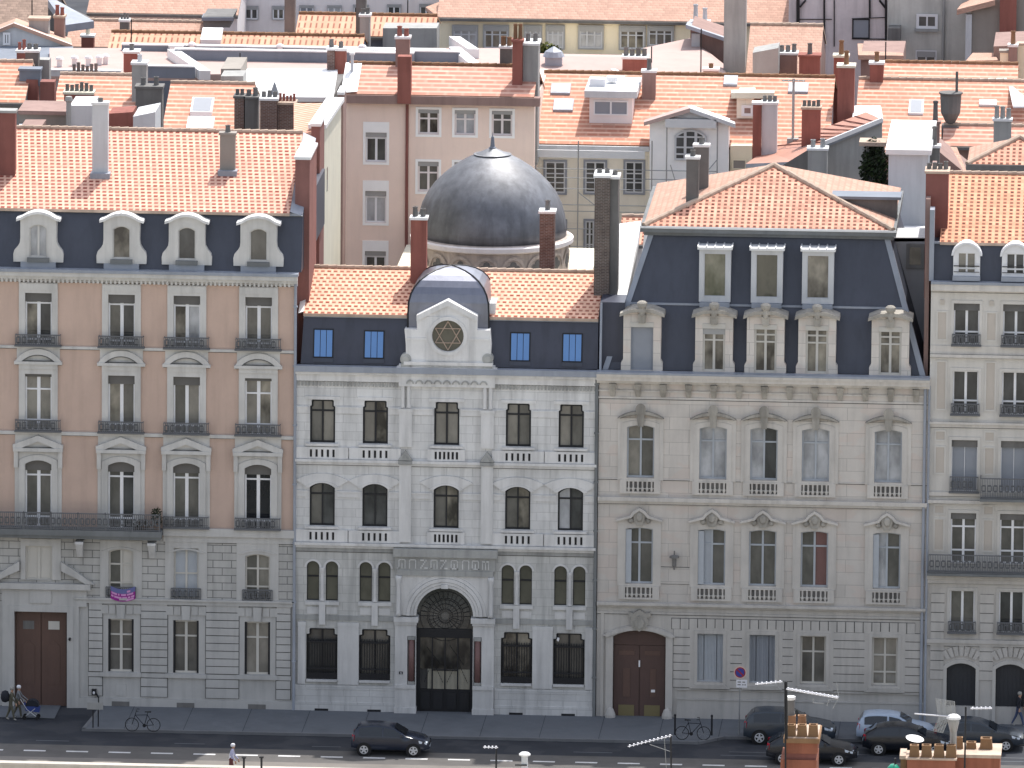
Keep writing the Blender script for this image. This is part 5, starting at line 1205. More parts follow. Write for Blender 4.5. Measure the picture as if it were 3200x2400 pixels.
# --- big orange roof
o, R = house('large house with broad coursed orange roof, two skylights and red chimneys at right', 2666, 3230, 472, 50, 250, 'brownch', 'tileF', .34)
skylight(R, o, 2840, 2886, 317, 360, 'shutg', 'white'); skylight(R, o, 3060, 3115, 318, 333, 'zincw', 'zincw')
poly3(o, 'flat_roof', 'zincw', ((2664, 365, 50), (2760, 372, 50), (2752, 330, 53), (2668, 330, 53)), .2)
chim_px(o, 2617, 2669, 205, 362, 51, 1.0, 'redch', npot=1, pot='terra', poth=.7, cap='creamw', extra=3)
chim_px(o, 2605, 2650, 173, 300, 57.5, .8, 'redch', npot=1, pot='terra', poth=.8, cap='creamw', extra=3)
chim_px(o, 2718, 2760, 195, 246, R.Yr-.4, .7, 'redch', npot=1, pot='terra', poth=.6, extra=2)
b = B(); p_ = P(2970, 385, 44); b.lathe([(.05, -.2), (.25, .05), (.5, .55), (.55, 1.5), (.62, 1.55), (.62, 1.62), (.2, 1.65)], (p_[0], 44, p_[1]), 14); b.tube((p_[0]+.3, 44, p_[1]+1.6), (p_[0]+.3, 44, p_[1]+2.7), .07, 0, 8); b.box(p_[0]-.45, p_[0]+.45, 43.6, 44.6, p_[1]-2.5, p_[1]-.1); b.build('cowl_chimney', 'dgrey', o)
o, R = house('hipped orange roof with wide bright metal panel at far right', 2760, 3180, 253, 62, 197, 'conc', 'tileF', .34, ridge='terra')
d_ = R; poly3(o, 'metal_roof_panel', 'zincw', ((2948, 249, 61.7), (3148, 249, 61.7), (3122, 191, 69.5), (2940, 191, 69.5)), .1)
poly3(o, 'metal_roof_panel', 'zincw', ((3148, 249, 59), (3166, 332, 51), (3215, 332, 51), (3205, 290, 59)), .1)
# --- right: ivy wall box and pale block
o = thing('outbuilding', 'pale grey rendered block with bright flat top beside the ivy', 'outbuilding', (P(2840, 560, 17)[0], 17, 0))
X0, X1, zt = P(2776, 560, 17)[0], P(2900, 560, 17)[0], P(2840, 482, 17)[1]
B().box(X0, X1, 17, 24, 0, zt).build('wall', 'lgrey', o); B().box(X0-.15, X1+.15, 16.8, 26, zt, zt+.25).build('flat_roof', 'zincw', o)
chim_px(o, 2902, 2936, 455, 535, 20, .6, 'dgrey', npot=1, pot='dgrey', poth=.8, extra=3)
o = thing('courtyard_building', 'grey rear courtyard wall with a small framed window in the gap right of the mansard', 'building', (P(2850, 900, 9)[0], 9, 0))
pwall(o, 'wall', 'lgrey', ((2788, 745), (2905, 745), (2905, 1300), (2770, 1300)), 5.5, 3); pwall(o, 'upper_wall', 'greych', ((2790, 615), (2910, 620), (2910, 760), (2790, 760)), 24, 3)
poly3(o, 'flat_roof', 'zincw', ((2788, 742, 5.5), (2890, 742, 5.5), (2890, 684, 23.9), (2800, 684, 23.9)), .2)
hwin(o, 2838, 2882, 768, 832, 5.45, 'gscene', 'greych', .1, 'greych', 0); hwin(o, 2862, 2884, 650, 682, 23.95, 'gblack', 'dgrey', 0, None, 0)
# ivy
def clump(name, label, cat, c, r, n, mats, seed=3, leaf=.11, group=None, parent=None):
    rnd = random.Random(seed); b = B()
    for k in range(n):
        th, ph_ = rnd.uniform(0, 2*pi), math.acos(rnd.uniform(-1, 1)); rr = rnd.uniform(.35, 1.08)**.6
        x, y, z = c[0]+r[0]*rr*sin(ph_)*cos(th), c[1]+r[1]*rr*sin(ph_)*sin(th), c[2]+r[2]*rr*cos(ph_)
        a = Vector((rnd.gauss(0, 1), rnd.gauss(0, 1), rnd.gauss(0, 1))).normalized(); e = a.orthogonal().normalized(); f = a.cross(e); s = leaf*rnd.uniform(.6, 1.5); p_ = Vector((x, y, z))
        b.face([p_-e*s, p_+f*s*.55, p_+e*s, p_-f*s*.55], rnd.choice((0, 0, 1, 2)))
    o = b.build(name, mats, parent)
    return tag(o, label, cat, group) if label else o
pz = P(2730, 580, 24); iv = thing('ivy', 'dark green ivy covering a chimney stump beside the pale grey block', 'ivy', (pz[0], 24, pz[1]-2.5))
clump('foliage', None, None, (pz[0], 24.2, pz[1]+.35), (.72, .5, 2.0), 2600, ['leafd', 'leaf', 'leafd'], 5, .10, None, iv)
clump('foliage', None, None, (pz[0]-.5, 24.1, pz[1]-1.2), (1.1, .5, 1.0), 1200, ['leafd', 'leaf', 'leafd'], 6, .10, None, iv)
B().box(pz[0]-.5, pz[0]+.5, 24.3, 25.2, 0, pz[1]+2.).build('stump', 'greych', iv)
b = B(); b.box(pz[0]-.75, pz[0]+.6, 23.9, 25.3, pz[1]+2.0, pz[1]+2.2); b.build('stump_cap', 'fsand', iv)
# --- right front pyramid roof and its neighbours
o = thing('house', 'small pavilion with a pyramid of round orange tiles at the right edge', 'house', (P(3170, 500, 22)[0], 22, 0))
Yq = 22.; X0, z0 = P(3022, 512, Yq); X1 = P(3345, 512, Yq)[0]; h_ = (X1-X0)/2; za = P(3160, 428, Yq+h_)[1]; kk = sqrt(h_*h_+(za-z0)**2); xc_ = (X0+X1)/2
b = B(); b.face([(X0, Yq, z0), (X1, Yq, z0), (xc_, Yq+h_, za)], 0, [(X0, 0), (X1, 0), (xc_, kk)])
b.face([(X0, Yq+2*h_, z0), (X0, Yq, z0), (xc_, Yq+h_, za)], 1, [(0, 0), (2*h_, 0), (h_, kk)]); b.face([(X1, Yq, z0), (X1, Yq+2*h_, z0), (xc_, Yq+h_, za)], 0, [(0, 0), (2*h_, 0), (h_, kk)]); b.face([(X1, Yq+2*h_, z0), (X0, Yq+2*h_, z0), (xc_, Yq+h_, za)], 0, [(0, 0), (2*h_, 0), (h_, kk)])
r_ = b.build('roof', ['tileC', 'tileT'], o); b = B(); b.tube((X0, Yq, z0), (xc_, Yq+h_, za+.03), .14, 0, 8); b.tube((X1, Yq, z0), (xc_, Yq+h_, za+.03), .14, 0, 8); b.build('ridge_tile', 'fsand', r_)
B().box(X0+.2, X1-.2, Yq+.2, Yq+2*h_-.2, 0, z0-.01).build('wall', 'brownch', o); B().box(X0-.05, X1, Yq-.1, Yq+.1, z0-.3, z0-.02).build('gutter', 'dgrey', o)
o, R = house('narrow house with dull pinkish tile roof and grey vents behind the pyramid roof', 2945, 3220, 450, 42, 392, 'brownch', 'tileP', .34)
chim_px(o, 2908, 2936, 380, 450, 40, .6, 'brownch', npot=1, pot='dgrey', poth=.9, cap='brownch', extra=5); chim_px(o, 3105, 3160, 372, 425, 41, .6, 'greych', npot=3, pot='greych', poth=.6)
o = thing('house', 'plain tan roof slope rising beside the maroon chimney', 'house', (P(2960, 500, 30)[0], 30, 0)); pwall(o, 'wall', 'brownch', ((2930, 470), (3015, 540), (3015, 700), (2930, 700)), 30, 4); poly3(o, 'roof', 'tileT', ((2934, 540, 29.8), (3024, 543, 29.8), (2990, 460, 34), (2936, 455, 34)), .2, True)
# ------------------------------------------------------------ left roofs
o, R = house('house with coursed orange roof and two white framed roof lights behind the pink block', 503, 770, 420, 40, 260, 'peach', 'tileF', .34)
skylight(R, o, 598, 666, 318, 364, 'shutg', 'white', .25); skylight(R, o, 585, 668, 378, 414, 'zincw', 'white', .25)
chim_px(o, 732, 762, 300, 412, 38, .9, 'brickr', npot=2, pot='dgrey', poth=.35, cap='dgrey', extra=3); chim_px(o, 765, 806, 303, 412, 38, .9, 'dgrey', npot=2, pot='dgrey', poth=.4, cap='dgrey', extra=3)
chim_px(o, 813, 866, 307, 416, 37, 1., 'brickr', npot=3, pot='dgrey', poth=.3, extra=3); chim_px(o, 868, 922, 320, 416, 37.2, 1., 'brickr', npot=5, pot='redch', poth=.35, cap='fsand', extra=3)
o, R = house('house with coursed orange roof carrying two wide red chimney slabs', 165, 418, 345, 43, 233, 'greych', 'tileF', .34)
chim_px(o, 222, 304, 233, 330, 47.5, .9, 'redch', npot=6, pot='dgrey', poth=.5, cap='redch', extra=2.); chim_px(o, 200, 290, 288, 345, 42, .9, 'redch', npot=6, pot='dgrey', poth=.4, cap='creamw', extra=3)
chim_px(o, 125, 170, 256, 345, 41.5, .9, 'maroon', npot=0, cap=None, extra=3)
o, R = house('orange roofed house cut off by the left edge with grey party stack', -60, 78, 312, 45, 192, 'greych', 'tileF', .34)
chim_px(o, 79, 119, 157, 300, 50, .9, 'dgrey', npot=2, pot='dgrey', poth=.35, extra=3); chim_px(o, 118, 154, 187, 310, 51, .9, 'greych', npot=0, cap=None, extra=3); chim_px(o, 52, 80, 158, 192, 56, .8, 'redch', npot=2, pot='redch', poth=.5, cap='zincw', extra=3)
chim_px(o, 60, 125, 215, 250, 47, .8, 'parap', npot=0, cap='parap', extra=.3); chim_px(o, 82, 118, 250, 310, 46.8, .8, 'redch', npot=0, cap=None, extra=2)
o = thing('house', 'row of dark and grey chimney slabs stepping up behind the pale chimney', 'house', (P(450, 350, 36)[0], 36, 0))
chim_px(o, 424, 506, 270, 408, 36, 1., 'dgrey', npot=2, pot='dgrey', poth=.45, cap='dgrey', extra=14); chim_px(o, 412, 457, 196, 262, 44, .9, 'greych', npot=1, pot='lgrey', poth=.4, extra=16); chim_px(o, 386, 432, 160, 225, 52, .9, 'redch', npot=1, pot='dgrey', poth=.4, extra=18)
o = thing('outbuilding', 'low grey and white walls right behind the ridge of the pink block', 'outbuilding', (P(200, 380, 24)[0], 24, 0))
pwall(o, 'wall', 'taupe', ((58, 352), (208, 352), (208, 520), (58, 520)), 26, 3); part(o, 'coping', 'brownch', (P(58, 345, 26)[0], P(208, 345, 26)[0], 25.7, 29, P(130, 356, 26)[1], P(130, 344, 26)[1]))
pwall(o, 'wall', 'lgrey', ((218, 330), (290, 330), (290, 520), (218, 520)), 25, 3); b = B(); p_ = P(215, 320, 24.5); b.lathe([(.13, -6), (.13, 0), (.2, .1), (.16, .3)], (p_[0], 24.5, p_[1]), 10); b.build('flue', 'greych', o)
pwall(o, 'wall', 'lgrey', ((416, 364), (485, 350), (485, 520), (416, 520)), 25, 3); pwall(o, 'wall', 'redch', ((340, 355), (415, 350), (415, 520), (340, 520)), 27, 2)
poly3(o, 'flat_roof', 'zincw', ((60, 405, 22), (122, 405, 22), (128, 383, 25.9), (60, 386, 25.9)), .2); pwall(o, 'wall', 'brownch', ((60, 403), (125, 403), (125, 520), (60, 520)), 22.2, 3)
# --- white roof and flat pinkish roofs
o = thing('house', 'building with a blinding white metal roof plane left of the peach house', 'house', (P(900, 300, 50)[0], 50, 0))
pwall(o, 'wall', 'dgrey', ((752, 300), (1040, 306), (1040, 500), (752, 500)), 50, 8); poly3(o, 'roof', 'zincw', ((750, 302, 49.8), (1042, 304, 49.8), (1056, 214, 59), (748, 214, 59)), .25)
pwall(o, 'side_wall', 'taupe', ((690, 215), (752, 215), (752, 500), (690, 500)), 55, 4); pwall(o, 'parapet', 'greych', ((690, 238), (760, 238), (760, 500), (690, 500)), 53, 2); b = B(); p_ = P(870, 310, 47); b.lathe([(.5, -.6), (.45, 0), (.2, .5), (.06, .9), (.02, 1.0)], (p_[0]-.2, 47, p_[1]-.1), 10); b.box(p_[0]-.6, p_[0]+.3, 46.6, 47.5, p_[1]-9, p_[1]-.6); b.build('turret_vent', 'steel', o)
o = thing('house', 'wide flat building with pinkish roof felt and blue grey upstands amid the tile roofs', 'house', (P(900, 180, 62)[0], 62, 0))
zf = P(900, 232, 60)[1]
pwall(o, 'wall', 'parap', ((540, 235), (1040, 235), (1040, 500), (540, 500)), 60, .4)
def fsheet(mat, pts, z=0., nm='flat_roof'):
    b = B(); q = [Vector((*G(a, c, zf+z), zf+z)) for a, c in pts]; b.face(q); b.loft([q, [v-Vector((0, 0, .35)) for v in q]], 0); return b.build(nm, mat, o)
fsheet('flatp', ((155, 232), (1700, 232), (1560, 150), (155, 150)))
for (x0, y0, x1, y1, hh, mt) in ((545, 187, 1300, 187, .55, 'parap'), (455, 243, 610, 243, .6, 'parap'), (1060, 192, 1440, 192, .6, 'parap'), (380, 158, 1400, 158, .3, 'parap'), (155, 238, 380, 238, .3, 'lgrey')):
    (xa, ya), (xb, yb2) = G(x0, y0, zf), G(x1, y1, zf); B().box(xa, xb, ya, ya+.3, zf, zf+hh).build('parapet', mt, o); B().box(xa, xb, ya-.05, ya+.4, zf+hh, zf+hh+.07).build('parapet_coping', 'zincw', o)
for px, py in ((186, 208), (233, 205), (276, 205), (310, 203), (330, 200), (600, 163), (875, 168), (1132, 170)):
    x, y = G(px, py, zf); b = B(); b.box(x-.13, x+.13, y-.12, y+.12, zf, zf+.4); b.lathe([(.24, .4), (.18, .5), (.04, .56)], (x, y, zf), 10); b.build('roof_vent', 'lilac', o)
for a, c in (((1490, 232), (1420, 175)), ((640, 250), (540, 182)), ((1480, 182), (1420, 142))):
    (xa, ya), (xb, yb2) = G(*a, zf), G(*c, zf); B().loft([[(xa-.3, ya, zf), (xa+.3, ya, zf), (xa+.3, ya, zf+.5), (xa-.3, ya, zf+.5)], [(xb-.3, yb2, zf), (xb+.3, yb2, zf), (xb+.3, yb2, zf+.5), (xb-.3, yb2, zf+.5)]], 0, True).build('upstand', 'zincw', o)
chim_px(o, 1022, 1046, 150, 215, 58.5, .8, 'brickr', npot=1, pot='dgrey', poth=.4, extra=3); chim_px(o, 1047, 1080, 152, 212, 58.6, .8, 'redch', npot=1, pot='dgrey', poth=.4, extra=3)
chim_px(o, 530, 568, 142, 176, 66, .8, 'lilac', npot=0, extra=1)
o, R = house('low pinkish felt roof with bright upstand between the peach house and brown roofs', 1650, 1960, 228, 62, 176, 'brownch', 'flatp', .12, ridge=None, gut=None)
poly3(o, 'upstand', 'zincw', ((1925, 226, 61), (1945, 226, 61), (1842, 170, 71), (1834, 170, 71)), .3); b = B(); x, y = G(1730, 212, R.z0); b.box(x-.45, x+.45, y-.3, y+.3, R.z0, R.z0+.6); b.lathe([(.6, .62), (.45, .9), (.05, 1.15)], (x, y, R.z0), 12); b.build('roof_vent', 'zincl', o)
chim_px(o, 1945, 2022, 178, 224, 62, 1., 'redch', npot=4, pot='dgrey', poth=.45, extra=4)
# --- far row
o, R = house('long ribbed canal-tile roof with white framed roof light', 338, 1132, 153, 76, 106, 'parap', 'tileR', .30, ridge='terra', back=4)
skylight(R, o, 630, 694, 100, 138, 'zincw', 'white', .25)
o, R = house('tan tiled roof with a small dark chimney in front of the lilac wall', 205, 650, 142, 84, 66, 'flatp', 'tileT', .30)
chim_px(o, 374, 402, 62, 106, 85, .7, 'dgrey', npot=3, pot='dgrey', poth=.3, extra=3); chim_px(o, 254, 292, 110, 136, 82, .7, 'redch', npot=1, pot='creamw', poth=.4, extra=3)
pwall(o, 'dormer', 'dgrey', ((634, 52), (728, 52), (718, 86), (636, 86)), 85, 3); poly3(o, 'dormer_roof', 'parap', ((630, 54, 84.8), (730, 54, 84.8), (722, 42, 88), (636, 42, 88)), .2)
o, R = house('pale lilac long house under a broad tan roof at top left', 272, 745, 36, 92, -40, 'lilac', 'tileT', .32)
hwin(o, 518, 568, 40, 58, 91.95, 'shutg', 'lilac', 0, None, 0); pwall(o, 'gable_screen', 'lilac', ((372, 44), (395, 44), (395, 60), (372, 60)), 91.8, .2)
o, R = house('shaded brown tiled roof in the top left corner', -60, 156, 108, 86, -30, 'dgrey', 'tileN', .34)
poly3(o, 'verge', 'zincl', ((150, 0, 85), (176, 0, 85), (294, 66, 80), (205, 78, 80)), .4); pwall(o, 'side_wall', 'dgrey', ((150, 15), (270, 70), (205, 80), (150, 110)), 86.5, 2)
o = thing('house', 'white gabled shed wall with brown chimneys near the left edge', 'house', (P(80, 130, 70)[0], 70, 0))
pwall(o, 'wall', 'lgrey', ((-40, 108), (42, 74), (222, 142), (222, 400), (-40, 400)), 70, .5); poly3(o, 'roof', 'tileT', ((-46, 109, 69.8), (42, 73, 69.8), (50, 57, 78), (-40, 92, 78)), .2, True); poly3(o, 'roof', 'tileT', ((42, 72, 69.8), (226, 141, 69.8), (222, 120, 78), (50, 56, 78)), .2); poly3(o, 'lean_roof', 'parap', ((-40, 185, 66), (232, 182, 66), (228, 144, 69.9), (-40, 144, 69.9)), .3)
chim_px(o, 90, 151, 57, 116, 72.5, .9, 'greych', npot=0, cap='fsand', extra=2); chim_px(o, 169, 200, 50, 112, 75, .8, 'brownch', npot=2, pot='redch', poth=.5, cap='fsand', extra=3); hwin(o, 12, 30, 104, 138, 69.95, 'gdark', 'white', .05, None, 1)
o = thing('house', 'pale lilac grey apartment house with shuttered windows along the top edge', 'house', (P(1000, 60, 98)[0], 98, 0))
X0, X1 = P(738, 30, 98)[0], P(1420, 30, 98)[0]; B().box(X0, X1, 98, 110, 0, P(1000, -60, 98)[1]).build('wall', 'lilac', o)
for a, c, y0, y1, pn in ((766, 806, 20, 60, 'gdark'), (852, 888, 20, 60, 'gscene'), (937, 980, 18, 46, 'shutg'), (1024, 1066, 18, 46, 'gcurt'), (1105, 1150, 16, 46, 'gdark'), (1211, 1252, 15, 46, 'gdark'), (1312, 1352, 14, 48, 'gbrown')): hwin(o, a, c, y0, y1, 97.95, pn, 'white', .03, 'greyp', 1, (), .25)
o, R = house('bright ribbed tile roofs with dark chimneys below the lilac grey house', 923, 1358, 106, 83, 46, 'parap', 'tileR', .30, ridge='terra')
chim_px(o, 889, 921, -30, 104, 82, .8, 'dgrey', npot=0, extra=3); chim_px(o, 1112, 1143, -30, 102, 81, .8, 'dgrey', npot=0, extra=3); chim_px(o, 1124, 1155, 46, 128, 80, .8, 'greych', npot=2, pot='dgrey', poth=.3, extra=3)
pwall(o, 'wall', 'greych', ((1196, 88), (1365, 88), (1365, 300), (1196, 300)), 81, 2)
# yellow building
YY = 90.; o, R = house('long yellow house with large shop-like windows under a huge pink tile roof', 1366, 2470, 56, YY, -70, 'yellow', 'tileT', .34)
for a, c, y0, y1, pn in ((1417, 1490, 82, 150, 'gcurt'), (1514, 1587, 82, 150, 'gscene'), (1641, 1690, 83, 150, 'gcurt'), (1710, 1761, 83, 150, 'gcurt'), (1811, 1882, 83, 150, 'gcurt'), (1938, 2013, 84, 152, 'gscene'), (2027, 2101, 84, 142, 'gbrown')): hwin(o, a, c, y0, y1, YY-.05, pn, 'lgrey', .08, 'greyp', 2, (.62,), .22)
poly3(o, 'hip_roof', 'tileT', ((1330, 22, YY+4), (1368, 52, YY-.4), (1500, -20, YY+8), (1440, -20, YY+12)), .2, True)
pwall(o, 'terrace_wall', 'yellow', ((1640, 222), (2020, 224), (2020, 300), (1640, 300)), YY-6, 6)
tz = P(1705, 170, 80); tr = thing('shrub', 'bright green shrub in front of the yellow house', 'shrub', (tz[0], 80, tz[1]-1)); clump('foliage', None, None, (tz[0], 80, tz[1]), (.85, .6, .6), 700, ['leafy', 'leaf', 'leafy'], 9, .13, None, tr); B().tube((tz[0], 80, tz[1]-3), (tz[0], 80, tz[1]), .06, 0, 6).build('stem', 'wood', tr)
# grey tall stack and brown gables
o = thing('house', 'brown tiled gable with glazed end and a very tall grey chimney', 'house', (P(2200, 150, 72)[0], 72, 0))
pwall(o, 'wall', 'brownch', ((2160, 84), (2262, 120), (2262, 400), (2160, 400)), 74, 4); poly3(o, 'roof', 'flatp', ((2010, 150, 73), (2160, 118, 77), (2262, 200, 70), (2270, 232, 64), (2040, 232, 64)), .3); poly3(o, 'roof', 'zincl', ((2143, 77, 73), (2265, 118, 73), (2262, 108, 77), (2150, 66, 77)), .2)
B().box(P(2161, 130, 73.9)[0], P(2187, 130, 73.9)[0], 73.8, 74, P(2170, 184, 74)[1], P(2170, 104, 74)[1]).build('glazed_end', 'lgrey', o)
chim_px(o, 2262, 2330, -40, 218, 66, 1.3, 'greych', npot=0, extra=14); chim_px(o, 2158, 2216, 68, 96, 78, .8, 'redch', npot=2, pot='lgrey', poth=.9, extra=3)
o, R = house('low pinkish brown roof right of the very tall grey chimney', 2330, 2560, 232, 66, 78, 'brownch', 'tileT', .34)
chim_px(o, 2497, 2562, 172, 226, 64, .9, 'redch', npot=1, pot='dgrey', poth=.5, cap='redch', extra=5); chim_px(o, 2432, 2490, 165, 226, 65, .9, 'brownch', npot=3, pot='dgrey', poth=.4, extra=5); pwall(o, 'dormer', 'greych', ((2352, 165), (2432, 150), (2432, 235), (2352, 235)), 63, 2)
# concrete block with timber marks
YT = 84.; o = thing('building', 'stained pinkish concrete building with dark frame lines at top right', 'building', (P(2620, 80, YT)[0], YT, 0))
B().box(P(2464, 100, YT)[0], P(2770, 100, YT)[0], YT, YT+10, 0, P(2600, -60, YT)[1]).build('wall', 'conc', o)
b = B(); tb = lambda a, c, e, f, w_=.07: b.tube((P(a, c, YT)[0], YT-.05, P(a, c, YT)[1]), (P(e, f, YT)[0], YT-.05, P(e, f, YT)[1]), w_, 0, 4)
tb(2494, -20, 2494, 122, .13); tb(2576, -20, 2576, 122); tb(2718, -20, 2718, 55); tb(2768, -20, 2768, 130); tb(2498, 60, 2600, 60, .03); tb(2662, 58, 2768, 54, .03); tb(2662, 121, 2768, 122, .04); tb(2500, 22, 2518, 0); tb(2767, 24, 2748, 0); tb(2607, -10, 2607, 145, .04)
b.build('frame_line', 'iron', o); hwin(o, 2663, 2718, 58, 121, YT-.02, 'shutg', 'iron', 0, None, 0)
sm = pwall(o, 'lean_to', 'brownch', ((2690, 172), (2822, 172), (2822, 350), (2690, 350)), 70, 5); poly3(sm, 'roof', 'tileT', ((2682, 172, 69.5), (2824, 174, 69.5), (2818, 136, 75), (2680, 136, 75)), .25, True)
YT2 = 82.; o = thing('building', 'stained grey rendered building with small white window in the top right', 'building', (P(2900, 100, YT2)[0], YT2, 0))
B().box(P(2772, 100, YT2)[0], P(3036, 100, YT2)[0], YT2, YT2+9, 0, P(2900, -60, YT2)[1]).build('wall', 'oldgrey', o)
hwin(o, 2868, 2926, 48, 85, YT2-.05, 'gdark', 'white', .08, 'white', 1); hwin(o, 2864, 2924, 160, 205, YT2-.05, 'gdark', 'lgrey', .05, None, 1, (), .4); part(o, 'sill', 'greych', (P(2858, 95, YT2)[0], P(2933, 95, YT2)[0], YT2-.2, YT2, P(2900, 98, YT2)[1], P(2900, 90, YT2)[1]))
b = B(); x = P(2948, 100, YT2)[0]; b.tube((x, YT2-.1, 5), (x, YT2-.1, P(2948, -40, YT2)[1]), .08, 0, 6); b.build('drainpipe', 'greych', o); B().box(P(2776, 100, YT2-1)[0], P(2814, 100, YT2-1)[0], YT2-1.2, YT2, P(2795, 135, YT2)[1], P(2795, 78, YT2)[1]).build('bay_box', 'dgrey', o)
YT3 = 78.; o = thing('building', 'taupe house with red painted flue and tiled lean roof in the top right corner', 'building', (P(3120, 80, YT3)[0], YT3, 0))
pwall(o, 'wall', 'taupe', ((3036, 20), (3240, -40), (3240, 400), (3036, 400)), YT3, 6); poly3(o, 'roof', 'tileT', ((2990, 30, YT3-.5), (3110, 0, YT3-.5), (3090, -30, YT3+5), (3010, 5, YT3+5)), .3, True); B().box(P(3124, 80, YT3)[0], P(3176, 80, YT3)[0], YT3-.4, YT3, 0, P(3150, -50, YT3)[1]).build('flue', 'redch', o)
part(o, 'corner_pipe', 'lgrey', (P(3018, 80, YT3)[0], P(3037, 80, YT3)[0], YT3-.3, YT3, 4, P(3018, 42, YT3)[1]))
o = thing('house', 'cluster of yellow ochre chimneys and small pink roof at the right edge', 'house', (P(3160, 180, 68)[0], 68, 0)); pwall(o, 'wall', 'brownch', ((3105, 145), (3240, 140), (3240, 500), (3105, 500)), 68, 5)
chim_px(o, 3125, 3150, 158, 208, 66, .6, 'yellow', npot=0, cap='taupe', extra=4); chim_px(o, 3152, 3178, 140, 205, 65.8, .6, 'brownch', npot=1, pot='terra', poth=.8, extra=4); chim_px(o, 3180, 3215, 135, 205, 66.4, .6, 'yellow', npot=0, cap='fsand', extra=4); poly3(o, 'roof', 'tileT', ((3018, 190, 66), (3120, 188, 66), (3105, 165, 70), (3040, 165, 70)), .3, True)
# aerial masts on the roofs
x, z0 = P(2478, 420, 46); z1 = P(2478, 246, 46)[1]; b = B(); b.tube((x, 46, z0-2), (x, 46, z1), .07, 0, 8); b.tube((x-.6, 46, z1-.1), (x+.6, 46, z1-.1), .04)
for k in range(5): b.tube((x-.5+.25*k, 45.7, z1-.1), (x-.5+.25*k, 46.3, z1-.1), .02)
b.box(x-.3, x+.3, 45.8, 46.2, z0-2, z0-.2); tag(b.build('roof_mast', 'greych'), 'thick grey mast with a crossbar aerial on the coursed orange roof', 'mast')
for k, (px, y0, y1, Y) in enumerate(((410, 60, 160, 70), (100, 0, 58, 83), (2190, 90, 228, 60), (2036, 145, 190, 68), (1274, 0, 60, 97), (2767, 130, 215, 68), (750, 165, 215, 60))):
    x, z0 = P(px, y1, Y); z1 = P(px, y0, Y)[1]; b = B(); b.tube((x, Y, z0-.5), (x, Y, z1), .035, 0, 6)
    tag(b.build('roof_mast', 'iron'), ('thin mast beside the ribbed canal-tile roof', 'thin mast on the shaded brown roof corner', 'thin mast before the glazed brown gable', 'short mast over the low pinkish felt roof', 'thin mast against the lilac grey house', 'thin mast by the red chimney under the concrete wall', 'thin mast at the white metal roof corner')[k], 'mast')
# ================================================================== ground, street, quay, river, opposite bank
def sheet(name, x0, x1, y0, y1, z, mat, kind='structure'):
    b = B(); b.face([(x0, y0, z), (x1, y0, z), (x1, y1, z), (x0, y1, z)]); return b.build(name, mat, kind=kind)
YK = -5.45    # kerb line
YQ = -17.8    # quay parapet
sheet('sun_lightened_lane_road', -120, 120, -11.35, -8.55, -.009, 'lane')
sheet('riverside_path', -120, 120, YQ, -11.35, -.009, 'path')
sheet('ground', -3000, 3000, YQ, 6000, -.06, 'asph')
sheet('road', -120, 120, YQ, .5, -.012, 'asph')
kx = P(256, 2290, YK)[0]
b = B(); xr_ = P(2262, 2310, YK)[0]
pl = [(kx, YK), (xr_-1.2, YK), (xr_, YK+1.35), (70, YK+1.35), (70, .3), (kx+.4, .3)]
b.face([(x, y, .12) for x, y in pl], 0); b.loft([[(x, y, -.05) for x, y in pl], [(x, y, .12) for x, y in pl]], 0); b.build('pavement', 'pave', kind='structure')
b = B()
def kerb(p, q, w_=.16):
    p, q = Vector((*p, 0)), Vector((*q, 0)); d = (q-p).normalized(); n = Vector((d.y, -d.x, 0))*w_; L = (q-p).length; k = max(1, int(L/1.0))
    for j in range(k):
        a, e = p+d*(L*j/k+.006), p+d*(L*(j+1)/k-.006); b.loft([[a-n, e-n, e+n*.1, a+n*.1], [a-n+Vector((0, 0, .135)), e-n+Vector((0, 0, .135)), e+n*.1+Vector((0, 0, .135)), a+n*.1+Vector((0, 0, .135))]], 0, True)
kerb(pl[0], pl[1]); kerb(pl[1], pl[2]); kerb(pl[2], (40, YK+1.35)); kerb((kx+.4, 0), pl[0])
b.build('kerb', 'kerb', kind='structure')
b = B(); b.face([(-60, -2.8, .02), (kx-1.6, -2.8, .02), (kx-1.6, .3, .02), (-60, .3, .02)]); b.build('driveway_path', 'pave', kind='structure')
# paving joints
b = B()
for k in range(16):
    x = kx+2.0+k*2.85
    if x < 24: b.face([(x, YK+.2, .1245), (x+.025, YK+.2, .1245), (x+.025, -.1, .1245), (x, -.1, .1245)])
b.build('pavement_joint_lines', 'asph', kind='structure')
# markings
b = B()
yd = G(700, 2358)[1]
for k in range(-2, 26):
    x0 = G(74+132.7*k, 2354+.0195*(74+132.7*k-700)*0)[0]; 
    x0 = P(74+132.6*k, 2357, yd)[0]; b.face([(x0, yd-.13, -.004), (x0+1.05, yd-.13, -.004), (x0+1.05, yd+.13, -.004), (x0, yd+.13, -.004)])
b.build('road_marking_dashes', 'mark', kind='structure')
b = B(); yl = G(700, 2326)[1]
for a, e in ((112, 216), (545, 640), (975, 1066), (1792, 1914), (2252, 2420), (2960, 3200)):
    x0, x1 = P(a, 2326, yl)[0], P(e, 2326, yl)[0]; b.face([(x0, yl-.05, -.004), (x1, yl-.05, -.004), (x1, yl+.05, -.004), (x0, yl+.05, -.004)])
b.build('road_marking_lane_lines', 'pave', kind='structure')
b = B(); y2 = P(1600, 2322, -8)[1]
x0, x1 = P(2278, 2325, -6.9)[0], P(3200, 2345, -6.9)[0]; b.face([(x0, -6.95, -.008), (x1, -6.95, -.008), (x1, -6.87, -.008), (x0, -6.87, -.008)]); b.build('road_marking_parking_line', 'kerb', kind='structure')
b = B(); b.box(-150, 150, YQ, YQ+.42, -8, .98); b.box(-150, 150, YQ-.05, YQ+.47, .981, 1.10)
